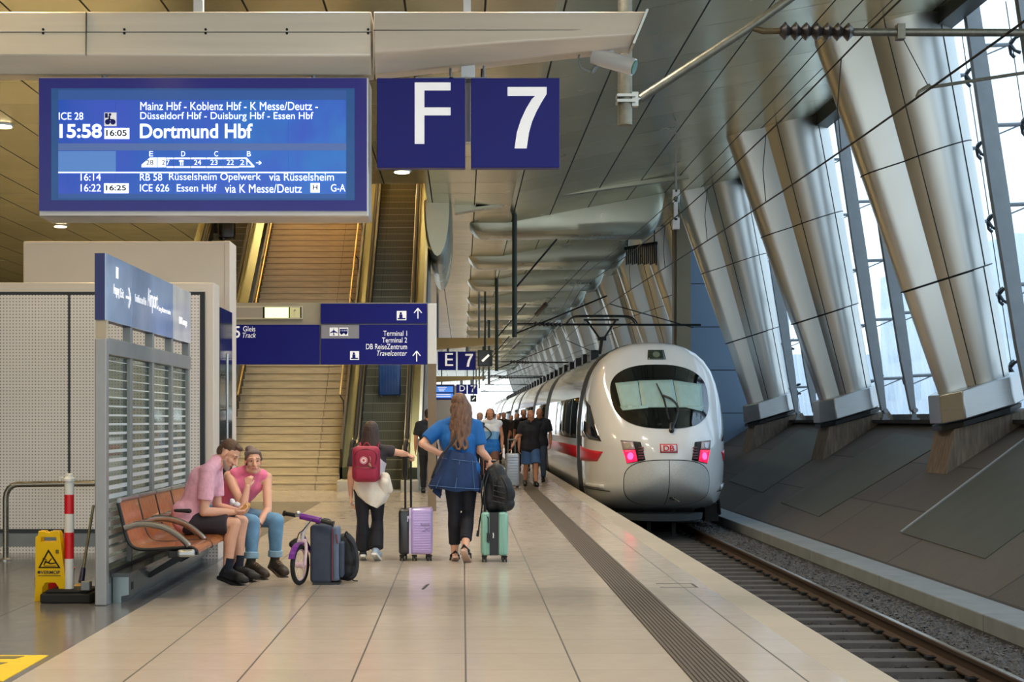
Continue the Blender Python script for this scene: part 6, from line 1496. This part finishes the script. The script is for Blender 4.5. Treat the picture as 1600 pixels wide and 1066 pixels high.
p.top(mat('pink checked cotton', (240, 182, 200), .8, var=.10, vscale=26, bump=.7, bscale=11, dist=.02), .72, hem=.0, girth=1.08, extra=lambda b: b.rc((-2.43, D-.08, .62), (-2.43, D+.08, .62), .11, .11), name='shirt')
b = MB(); 
for a in range(13): q = -1.9+a*.32; 
b.tube([V(-2.135, D-.005, 1.06)+V(.068*math.sin(a)*.75, .07*math.cos(a), .045*-math.sin(a)*.6+.02) for a in [-2.6+i*.43 for i in range(13)]], .016, 8, flat=.6); b.build('collar', mat('pink collar', (240, 180, 198), .8), p.t)
p.legs(mat('charcoal shorts cotton', (52, 46, 54), .8, var=.12, vscale=10, bump=.35, bscale=18), .86, name='shorts', flare=.004)
for q in 'RL':
    J = p.J; m = lerp(J['an'+q], J['kn'+q], .30); b = MB(); b.tube([J['an'+q]-V(0, 0, .03), lerp(J['an'+q], m, .5), m], [.043, .043, .048], 16); b.build('sock', mat('navy sock', (22, 28, 44), .85, var=.1), p.t)
    p.shoe(q, mat('black trainer mesh', (22, 22, 25), .6, var=.3, vscale=30), mat('black sole', (14, 14, 15), .7), laces=mat('dark laces', (50, 52, 56), .7), high=.02)
hair_lobes(p, 'hair', mat('short brown hair', (88, 62, 42), .6, var=.3, vscale=20, bump=.6, bscale=60), [((0, -.022, .052), (.079, .094, .080)), ((0, -.062, .0), (.068, .055, .07)), ((0, .045, .098), (.058, .035, .022))])
hair_lobes(p, 'beard', mat('grey stubble beard', (150, 128, 116), .8, var=.2, vscale=40), [((-.056, .03, -.07), (-.02, .068, -.105), .018, .02), ((.056, .03, -.07), (.02, .068, -.105), .018, .02), ((-.02, .07, -.108), (.02, .07, -.108), .02, .02), ((-.02, .090, -.050), (.02, .090, -.050), .006, .006)])
b = MB(); q = V(-2.47, D-.245, .645); b.rc(q, q+V(.12, .0, -.005), .014, .02); b.build('belt_pouch', M_BLACK, p.t)
b = MB(); q = V(-1.895, D-.06, .66); b.rc(q+V(-.02, 0, -.03), q+V(.02, -.01, .02), .03, .026); o = b.build('snack_roll', mat('bread roll', (206, 160, 86), .7, var=.2, vscale=30), None); tag(o, 'small bread roll in the hands of the man in the pink shirt', 'bread roll')
b = MB(); q = V(-1.99, D-.10, .69)
for i in range(7): b.ell(q+V(.03*math.cos(i*2.1), .02*math.sin(i*1.7), .012*(i % 3)), (.03, .022, .018+.006*(i % 2)), (V(math.cos(i), 0, math.sin(i)), V(0, 1, 0), V(-math.sin(i), 0, math.cos(i))), 7, 5)
o = remesh(b, 'paper_wrapper', mat('white crumpled paper', (232, 232, 236), .6, var=.05, bump=.8, bscale=50), None, .006, 1); tag(o, 'crumpled white paper wrapper held by the man in the pink shirt', 'wrapper')

# -- seated woman in the pink sleeveless top
D = 14.25
wom = dict(pel=(-2.24, D+.1, .55), chest=(-2.03, D-.02, .83), neck=(-1.975, D-.07, .965), head=(-1.925, D-.14, 1.045), hf=(.28, -.95, -.05), hu=(.05, -.1, 1),
    shR=(-2.15, D-.10, .905), shL=(-1.82, D+.02, .885), elR=(-1.99, D-.36, .63), elL=(-1.79, D-.14, .60), wrR=(-1.95, D-.33, .815), wrL=(-1.86, D-.34, .455),
    hipR=(-2.27, D+.0, .53), hipL=(-2.17, D+.18, .53), knR=(-1.90, D-.38, .50), knL=(-1.70, D-.24, .505), anR=(-1.905, D-.42, .12), anL=(-1.715, D-.22, .12), toR=(-1.74, D-.60, .045), toL=(-1.59, D-.40, .045))
p = Person('seated woman in a pink sleeveless top and rolled jeans, chin on her hand', wom, (-2.1, D, 0), voxel=.0055, k=.95,
    hands={'R': ((.08, .18, 1), (.1, .8, 0), -1, (.9, 1.0, 1.05, 1.1), .7), 'L': ((-.05, -.1, -1), (-.5, .6, 0), 1, (.3, .35, .4, .45), .4)})
p.top(mat('hot pink jersey', (240, 122, 156), .75, var=.10, vscale=8, bump=.5, bscale=13, dist=.014), 0, e=.009, hem=.03, name='top', shrink=.7)
p.legs(mat('light blue denim', (104, 150, 184), .8, var=.22, vscale=9, bump=.3, bscale=20), 1.80, e=.010, name='jeans', knee=.006)
M_BOOT = mat('brown hiking leather', (58, 48, 40), .6, var=.35, vscale=22)
for q in 'RL':
    J = p.J; c = lerp(J['kn'+q], J['an'+q], .78); d = (J['an'+q]-J['kn'+q]).normalized(); b = MB(); b.tube([c-d*.03, c+d*.03], .066, 18); b.build('rolled_cuff', mat('pale denim cuff', (142, 178, 200), .8, var=.15, vscale=14), p.t, bevel=.006)
    p.shoe(q, M_BOOT, mat('tan sole', (96, 82, 66), .7), high=.05, laces=mat('tan laces', (140, 110, 70), .7))
    b = MB(); b.tube([J['an'+q]+V(0, 0, .0), J['an'+q]+V(0, 0, .10)], .042, 12); b.build('sock', mat('dark green sock', (34, 52, 46), .85), p.t)
hair_lobes(p, 'hair', mat('brown tied hair', (110, 92, 84), .55, var=.3, vscale=22, bump=.6, bscale=70), [((0, -.030, .046), (.081, .090, .083)), ((0, .03, .088), (.062, .050, .030)), ((0, -.055, -.005), (.078, .062, .075)), ((.03, -.05, .115), (.045, .045, .035)), ((.03, -.10, .06), (.045, .04, .045)), ((-.05, .045, .085), (-.074, .01, .02), .02, .016), ((.05, .045, .085), (.074, .01, .02), .02, .016)])
b = MB(); w0 = p.J['wrL']; d = (w0-p.J['elL']).normalized(); b.tube([w0-d*.035, w0-d*.02], .033, 14); b.build('watch_strap', mat('red brown strap', (120, 66, 50), .5), p.t)

# -- girl with the maroon backpack, seen from behind
D = 15.5; S = F/D
gx = -.94
girl = dict(pel=(gx+.01, D, .73), chest=(gx+.005, D+.02, .99), neck=(gx+.01, D+.02, 1.16), head=(gx+.015, D+.03, 1.305), hf=(.12, .99, -.05), hu=(0, 0, 1),
    shR=(gx+.155, D+.02, 1.115), shL=(gx-.145, D+.02, 1.095), elR=(gx+.30, D+.05, 1.09), elL=(gx-.19, D-.01, .86), wrR=(-.565, D+.09, 1.075), wrL=(gx-.19, D+.03, .66),
    hipR=(gx+.075, D, .72), hipL=(gx-.075, D, .72), knR=(gx+.075, D+.08, .40), knL=(gx-.07, D-.0, .40), anR=(gx+.065, D-.05, .11), anL=(gx-.07, D+.06, .085), toR=(gx+.09, D+.10, .05), toL=(gx-.08, D+.20, .035))
p = Person('girl with long dark hair and a maroon backpack walking away beside the lilac suitcase', girl, (gx, D, 0), k=.84, voxel=.0055,
    hands={'R': ((.85, .1, -.35), (-.2, .3, -.9), 1, (1.1, 1.15, 1.2, 1.2), .9), 'L': ((0, .05, -1), (1, 0, 0), 1, (.3, .35, .4, .4), .3)})
p.top(None, .62, e=.012, mats=[mat('pale grey jersey', (198, 196, 206), .8, var=.06, bump=.3, bscale=18), mat('dark grey sleeve', (48, 44, 50), .8, var=.1)], paint=[(1, tuple(p.J['shR']+V(.07, 0, -.01)), (.15, .2, .13)), (1, tuple(p.J['shL']+V(-.06, 0, -.05)), (.10, .2, .17))], name='t_shirt')
b = MB(); M_CREAM = mat('cream cotton', (236, 228, 212), .8, var=.05, bump=.5, bscale=14, dist=.014)
rings = []
for z, rx, ry in ((.84, .155, .115), (.78, .172, .135), (.70, .185, .150), (.63, .150, .150), (.57, .07, .14)):
    rings.append([(gx+.015+rx*math.cos(a)*(1+.04*math.sin(5*a)), D+.0+ry*math.sin(a)*(1+.05*math.sin(7*a)), z-.03*math.cos(a)*1.2+(.05 if math.sin(a) > .2 else 0)) for a in [2*PI*i/40 for i in range(40)]])
b.loft(rings); b.build('tied_shirt', M_CREAM, p.t, smooth=60)
b = MB(); b.rc((gx+.16, D-.08, .85), (gx+.20, D-.03, .72), .05, .04); b.rc((gx+.15, D-.1, .80), (gx+.15, D-.05, .66), .05, .03); remesh(b, 'shirt_knot', M_CREAM, p.t, .008, 3)
p.legs(mat('black flared jersey', (22, 24, 34), .8, var=.15, vscale=8, bump=.3, bscale=14), 1.92, e=.010, flare=.028, name='trousers')
p.shoe('L', mat('dark canvas', (54, 58, 70), .7, var=.1), M_WHITE, name='sneaker'); p.shoe('R', mat('pale blue canvas', (168, 186, 206), .7, var=.1), M_WHITE, name='sneaker')
M_BH = mat('dark brown hair', (58, 40, 34), .5, var=.35, vscale=10, stretch=(3, 3, .5), bump=.8, bscale=30)
b = MB(); f, r_, u = frame(p.J['hf'], p.J['hu'])
b.ell(p.L(0, -.022, .035), (.080, .092, .082), (r_, f, u))
for i in range(13):
    a = -1.35+2.7*i/12; x0, y0 = .068*math.sin(a), -.03-.055*math.cos(a)
    L_ = -.235-.03*math.cos(3*a); b.tube(curve_pts([p.L(x0*.5, y0*.6, .085), p.L(x0*1.05, y0*1.1, .02), p.L(x0*1.25, y0*1.1, -.09), p.L(x0*1.55, y0*1.05-.01, -.19), p.L(x0*1.65+.01*math.sin(i*2.3), y0-.02, L_)], 4), [.026]*12+[.024, .022, .020, .016, .009], 8)
remesh(b, 'hair', M_BH, p.t, .006, 1, .3)
bag = thing('backpack', 'maroon backpack with a round white badge on the back of the walking girl', 'backpack', (gx-.04, D-.17, .9))
M_MAR = mat('maroon nylon', (150, 20, 58), .55, var=.10, vscale=8, bump=.3, bscale=22, dist=.008)
bx0, bx1 = (551-VX)/S, (597-VX)/S
b = MB(); rbox(b, bx0+.01, bx1-.01, D-.27, D-.105, .805, 1.165, .062, 5); b.build('main_body', M_MAR, bag, smooth=50)
b = MB(); rbox(b, bx0+.03, bx1-.03, D-.305, D-.22, .815, .965, .04, 4); b.build('front_pocket', M_MAR, bag, smooth=50)
b = MB(); b.tube(curve_pts([(bx0+.05, D-.272, .985), (bx0+.045, D-.265, 1.09), ((bx0+bx1)/2, D-.262, 1.135), (bx1-.045, D-.265, 1.09), (bx1-.05, D-.272, .985)], 6), .006, 6); b.tube(curve_pts([(bx0+.045, D-.30, .955), ((bx0+bx1)/2, D-.312, .962), (bx1-.045, D-.30, .955)], 5), .005, 6); b.build('zip', mat('dark maroon zip', (96, 16, 40), .5), bag)
b = MB(); b.disc(((571-VX)/S, D-.275, Z(718.5)), (0, 1, 0), .037, .012, 24); o = b.build('round_badge', mat('white badge', (240, 222, 222), .3), bag); b = MB(); b.disc(((571-VX)/S, D-.283, Z(718.5)), (0, 1, 0), .012, .006, 16); b.tube([((571-VX)/S+.030*math.cos(a), D-.283, Z(718.5)+.030*math.sin(a)) for a in [i*.4 for i in range(17)]], .003, 5); b.build('badge_mark', mat('red badge mark', (190, 60, 70), .4), o)
b = MB(); q = V((580-VX)/S, D-.28, Z(720)); b.tube(curve_pts([q+V(0, 0, .05), q+V(.01, -.01, .02), q+V(0, -.01, -.02)], 4), .005, 6); b.rc(q+V(0, -.01, -.03), q+V(.01, -.01, -.055), .014, .012); b.build('charm', mat('gold charm', (170, 130, 110), .4, .4), bag)
b = MB()
for s_ in (-1, 1): b.tube(curve_pts([(gx+s_*.085, D-.13, 1.12), (gx+s_*.095, D-.03, 1.19), (gx+s_*.10, D+.10, 1.11), (gx+s_*.10, D+.13, .96), (gx+s_*.11, D-.02, .86), (gx+s_*.09, D-.12, .84)], 5), .016, 8, flat=.5)
b.build('shoulder_strap', M_MAR, bag); b = MB(); b.tube(curve_pts([(gx-.06, D-.15, 1.155), (gx-.02, D-.16, 1.195), (gx+.02, D-.15, 1.155)], 5), .008, 6); b.build('grab_loop', M_MAR, bag)

# -- woman with long wavy hair, blue tee, denim jacket tied round the waist
wx = -.02; D = 15.5
lady = dict(pel=(wx+.0, D, .93), chest=(wx-.02, D+.01, 1.22), neck=(wx-.02, D+.01, 1.43), head=(wx-.02, D+.02, 1.575), hf=(-.25, .97, -.08), hu=(0, 0, 1),
    shR=(wx+.155, D+.01, 1.365), shL=(wx-.20, D+.01, 1.355), elR=(wx+.205, D-.02, 1.11), elL=(-.405, D-.07, 1.185), wrR=(.268, D+.02, 1.025), wrL=(-.235, D-.03, 1.085),
    hipR=(wx+.085, D, .90), hipL=(wx-.085, D, .90), knR=(wx+.075, D+.04, .49), knL=(wx-.065, D+.02, .49), anR=(wx+.045, D-.22, .16), anL=(wx-.06, D+.02, .09), toR=(wx+.085, D-.07, .055), toL=(wx-.075, D+.16, .03))
p = Person('woman with long wavy hair and blue tee walking away, hand on her hip', lady, (wx, D, 0), voxel=.0055, bare=True,
    hands={'R': ((.35, .1, -.9), (-.9, .2, -.3), -1, (1.0, 1.1, 1.15, 1.2), .8), 'L': ((.8, .1, -.35), (.2, .9, .1), 1, (.35, .4, .45, .5), .5)})
M_TEE = mat('bright blue jersey', (8, 94, 168), .75, var=.10, vscale=6, bump=.4, bscale=12, dist=.012)
p.top(M_TEE, .78, e=.013, sl_e=.022, name='t_shirt')
p.legs(mat('navy black jersey', (16, 18, 30), .8, var=.15, vscale=8, bump=.25, bscale=12), 1.80, e=.006, flare=.008, name='trousers')
M_DEN = mat('dark blue denim', (18, 48, 92), .8, var=.28, vscale=7, bump=.4, bscale=24, dist=.008)
b = MB(); rings = []
for z, rx, ry, cx in ((1.10, .155, .13, 0), (1.04, .175, .15, 0), (.93, .21, .175, -.015), (.82, .245, .19, -.03), (.735, .27, .20, -.045), (.72, .262, .195, -.045)):
    rings.append([(wx+cx-.01+rx*math.cos(a)*(1+.025*math.sin(9*a)), D-.01+ry*math.sin(a)*(1+.03*math.sin(11*a)), z+(.16 if math.sin(a) > .55 and z < .95 else 0)*(math.sin(a)-.55)*2+.014*math.sin(5*a)-.02*math.cos(a)) for a in [2*PI*i/60 for i in range(60)]])
b.loft(rings, cap=True); j = b.build('tied_denim_jacket', M_DEN, p.t, smooth=70)
b = MB(); b.loft([[(wx-.31+.02*k, D+.02+.02*k, .86), (wx-.20, D-.08, .86), (wx-.16, D+.04, .84)] if False else [(wx-.27, D-.03, z0), (wx-.20, D-.10, z0), (wx-.18, D+.04, z0-.01)] for k, z0 in ((0, .88), (1, .78))]+[[(wx-.285, D-.04, .70), (wx-.205, D-.10, .635), (wx-.195, D+.02, .67)]]); b.build('hanging_sleeve', M_DEN, j, smooth=50)
b = MB(); 
for z, rx, ry, cx in ((1.02, .181, .156, 0), (.75, .272, .206, -.045)):
    b.tube([(wx+cx-.01+rx*math.cos(a), D-.01+ry*math.sin(a), z-.02*math.cos(a)) for a in [PI+.1+i*(PI-.2)/24 for i in range(25)]], .004, 5)
for a in (1.25*PI, 1.5*PI, 1.75*PI): b.tube([(wx-.01+.18*math.cos(a), D-.01+.155*math.sin(a), 1.02), (wx-.055+.272*math.cos(a), D-.01+.206*math.sin(a), .74)], .0035, 5)
b.build('denim_seam', mat('pale denim stitching', (70, 104, 150), .7), j)
b = MB(); b.tube(curve_pts([(wx-.235, D-.12, .98), (wx-.19, D-.15, 1.07), (wx-.10, D-.14, 1.18), (wx-.03, D-.12, 1.27), (wx+.05, D-.08, 1.40)], 6), .02, 8, flat=.35); b.tube(curve_pts([(wx-.235, D-.12, .98), (wx-.27, D-.08, .90), (wx-.29, D-.05, .84)], 5), .016, 8, flat=.4); b.build('bag_strap', mat('grey brown strap', (60, 58, 64), .7), p.t)
M_LH = mat('wavy light brown hair', (112, 80, 58), .42, var=.5, vscale=9, stretch=(5, 5, .45), bump=.8, bscale=22)
b = MB(); f, r_, u = frame(p.J['hf'], p.J['hu']); b.ell(p.L(0, -.020, .040), (.083, .098, .084), (r_, f, u))
for i in range(19):
    a = -1.5+3.0*i/18; x0, y0 = .074*math.sin(a), -.03-.062*math.cos(a); ph = i*1.7; pts = []; rs = []
    Lh = .40+.05*math.cos(a)+.02*math.sin(i*2.9)
    for j in range(18):
        tt = j/17; z = .10-(.10+Lh)*tt; sx = .35+.75*min(1, tt*4)+.55*max(0, tt-.25); w_ = .015*math.sin(tt*17+ph)*min(1, tt*3)
        pts.append(p.L(x0*sx+w_+.012, y0*(.55+.5*min(1, tt*4))-.015*tt+.006*math.cos(tt*15+ph), z)); rs.append(.024-.012*tt*tt)
    b.tube(pts, rs, 8)
remesh(b, 'hair', M_LH, p.t, .006, 1, .25)
for q in 'LR':
    J = p.J; a, to = J['an'+q], J['to'+q]; n = (to-a).normalized(); sd = n.cross(V(0, 0, 1)).normalized(); nu = sd.cross(n).normalized(); hl = a-nu*.062-n*.05; L_ = (to-hl).dot(n)+.04
    out = [(-.01, .024), (.03, .036), (.10, .034), (.17, .044), (.22, .04), (L_, .018)]; lo = [hl+n*u_+sd*w_ for u_, w_ in out]+[hl+n*u_-sd*w_ for u_, w_ in reversed(out)]
    b = MB(); b.loft([[v-nu*.022 for v in lo], [v+nu*.004 for v in lo]]); so = b.build('sandal', mat('beige sandal sole', (196, 166, 148), .6, var=.05), p.t, smooth=40, bevel=.004)
    b = MB()
    for u_ in (.075, .15): c = hl+n*u_; b.tube([c+sd*.042-nu*.005, c+sd*.034+nu*.045, c+nu*.066, c-sd*.034+nu*.045, c-sd*.042-nu*.005], .016, 8, flat=.5)
    b.tube([hl+n*.07+sd*.042+nu*.03, hl-n*.012+nu*.05, hl+n*.07-sd*.042+nu*.03], .012, 6); b.build('strap', M_BLACK, so)

# -- couple walking towards the viewer and the people behind them
def walker(x, y, hgt, yaw, label, skin=M_SKIN, vox=.011, swing=.12, facing=-1, arms=None, girth=1.0, group=None):
    k = hgt/1.72; c, s_ = math.cos(yaw), math.sin(yaw)
    def R(a, b_, z): return (x+(a*c-b_*s_)*k, y+(a*s_+b_*c)*k, z*k)
    f = facing
    J = dict(pel=R(0, 0, .93), chest=R(0, 0, 1.23), neck=R(0, 0, 1.44), head=R(0, f*.03, 1.585), shR=R(-f*.19, 0, 1.385), shL=R(f*.19, 0, 1.385), elR=R(-f*.25, -f*.03, 1.11), elL=R(f*.25, -f*.02, 1.11), wrR=R(-f*.26, f*.08, .87), wrL=R(f*.27, f*.06, .87),
        hipR=R(-f*.09, 0, .9), hipL=R(f*.09, 0, .9), knR=R(-f*.10, f*swing, .49), knL=R(f*.10, -f*swing*.2, .48), anR=R(-f*.10, f*swing*1.1, .09), anL=R(f*.10, -f*swing*1.3, .11), toR=R(-f*.11, f*(swing*1.1+.17), .04), toL=R(f*.11, -f*(swing*1.3-.14), .045))
    if arms: 
        for q, v in arms.items(): J[q] = R(*v)
    J['hf'] = (-s_*f, c*f, -.05); J['hu'] = (0, 0, 1)
    return Person(label, J, (x, y, 0), skin, k, vox, group, girth=girth)
D = 33.0; S = F/D
x = (829-VX)/S
pm = walker(x, D, 1.66, .1, 'bald man in a black tee and blue shorts walking towards the viewer beside the train', M_SKIN2, girth=1.12, arms={'elR': (-.33, .0, 1.13) if False else (.0-.30, 0, 1.12), 'wrR': (-.42, -.12, .90)})
pm.top(mat('black cotton tee', (26, 28, 36), .8, var=.15), .75, sl_e=.03, girth=1.15, hem=.06, name='t_shirt'); pm.legs(mat('blue denim shorts', (64, 100, 150), .8, var=.15, vscale=8), .95, e=.02, flare=.012, name='shorts', girth=1.05)
for q in 'LR': pm.shoe(q, M_BLACK, M_BLACK)
hair_lobes(pm, 'hair', mat('shaved grey hair', (150, 120, 100), .7), [((0, -.03, .02), (.077, .085, .07))])
D2 = 32.0; S2 = F/D2; x2 = (766-VX)/S2
pw = walker(x2, D2, 1.68, -.1, 'smiling woman in a white to blue top walking hand in hand towards the viewer', M_SKIN2, arms={'elL': (.30, 0, 1.18), 'wrL': (.45, -.1, .95)} if False else {'elL': (-.29, .02, 1.16), 'wrL': (-.40, -.06, .96)} if False else None)
zt = pw.J['pel'].z
pw.top(None, 0, e=.02, hem=.10, girth=1.05, mats=[mat('white jersey', (226, 232, 240), .8), mat('pale blue jersey', (120, 176, 226), .8), mat('strong blue jersey', (24, 112, 196), .8)], paint=[(1, (x2, D2, 1.08), (.4, .4, .12)), (2, (x2, D2, .86), (.45, .45, .18))], name='top')
pw.legs(mat('brown shorts', (120, 86, 70), .8), .7, e=.01, name='shorts')
for q in 'LR': pw.shoe(q, M_BLACK, M_BLACK)
M_HB = mat('brown hair', (96, 62, 44), .55, var=.3, vscale=15)
hair_lobes(pw, 'hair', M_HB, [((0, -.03, .045), (.088, .09, .08)), ((-.075, -.02, -.02), (.03, .045, .075)), ((.075, -.02, -.02), (.03, .045, .075)), ((0, -.07, -.03), (.07, .04, .08))])
b = MB(); b.tube(curve_pts([pw.J['shL']+V(-.06, -.12, .03), (x2+.02, D2-.16, 1.15), (x2-.16, D2-.12, .95)], 6), .012, 6); b.build('bag_strap', M_BLACK, pw.t)
b = MB(); b.rc(pw.J['shL']+V(.03, -.06, -.02), pw.J['shL']+V(.06, -.07, -.3), .05, .06); b.build('jacket_edge', M_BLACK, pw.t)
# silver case between them
t = thing('suitcase', 'silver ribbed suitcase pulled by the couple walking beside the train', 'suitcase', ((800-VX)/S2, 31.8, 0)); S = F/31.8; D = 31.8
b = MB(); rbox(b, (790-VX)/S, (811.5-VX)/S, D-.14, D+.14, .06, .80-.06, .04); ridges(b, (792-VX)/S, (809-VX)/S, .12, .68, D-.14, 10, 'h', .007); b.build('shell', mat('silver shell', (150, 160, 172), .3, .5, var=.08), t, smooth=40); castors(t, (((793-VX)/S, D), ((808-VX)/S, D)), .03)
b = MB(); 
for px in (794, 805): b.tube([((px-VX)/S, D+.08, .72), ((px-VX)/S, D+.05, 1.02)], .012, 6)
b.tube([((793-VX)/S, D+.05, 1.02), ((806-VX)/S, D+.05, 1.02)], .016, 6); b.build('handle', M_GREYSTEEL, t)
far = [
 (843, 35.5, 1.72, 'bald man in a dark shirt half hidden behind the man in the black tee', (34, 40, 52), (50, 70, 92), None, -1),
 (750, 36.5, 1.62, 'fair haired woman partly hidden behind the long haired woman', (200, 160, 150), (60, 60, 80), (206, 160, 110), -1),
 (818, 43, 1.74, 'dark haired man in dark clothes beside the train, behind the couple', (26, 28, 34), (30, 32, 40), (26, 22, 20), -1),
 (808, 47, 1.66, 'person with brown hair in dark clothes in the group beside the train', (36, 30, 30), (30, 30, 36), (92, 64, 46), -1),
 (787, 50, 1.70, 'dark haired person standing at the left of the group beside the train', (30, 32, 36), (30, 30, 36), (36, 28, 24), -1),
 (799, 56, 1.62, 'small dark figure in the middle of the distant group', (40, 34, 34), (26, 26, 32), (60, 44, 36), -1),
 (779, 62, 1.70, 'farthest dark figure standing left of the group by the train', (40, 42, 48), (30, 30, 36), (40, 30, 26), -1),
 (669, 30.0, 1.66, 'dark clothed person glimpsed between the escalator wall and the sign post', (26, 30, 40), (24, 26, 34), (40, 30, 26), 1)]
for px, D, hg, lb, c1, c2, hc, fc in far:
    S = F/D; q = walker((px-VX)/S, D, hg, random.uniform(-.4, .4), lb, M_SKIN2 if hc != (206, 160, 110) else M_SKIN, vox=.016, facing=fc)
    q.top(mat('cotton %d %d %d' % c1, c1, .8, var=.1), .8, e=.02, sl_e=.025, hem=.05); q.legs(mat('cloth %d %d %d' % c2, c2, .8, var=.1), 1.9, e=.014)
    for s_ in 'LR': q.shoe(s_, M_BLACK, M_BLACK)
    if hc: hair_lobes(q, 'hair', mat('hair %d %d %d' % hc, hc, .6, var=.2), [((0, -.025, .045), (.083, .092, .08)), ((0, -.06, -.01), (.07, .05, .07))])
# rider on the left escalator beside the black suitcase
D, zb = E2; S = F/D; q = walker((338-VX)/S, D+.3, 1.7, 0, 'dark clothed rider on the left escalator next to the black suitcase', M_SKIN2, vox=.016, facing=1)
q.top(mat('cotton 26 28 34', (26, 28, 34)), .8, e=.02); q.legs(mat('black trousers', (16, 16, 18), .8), 1.9, e=.014); [q.shoe(s_, M_BLACK, M_BLACK) for s_ in 'LR']; hair_lobes(q, 'hair', M_HB, [((0, -.025, .045), (.083, .092, .08))])
q.t.location.z += zb
# rider on the right escalator, hidden behind the signs above the blue case
D, zb = E1; S = F/D
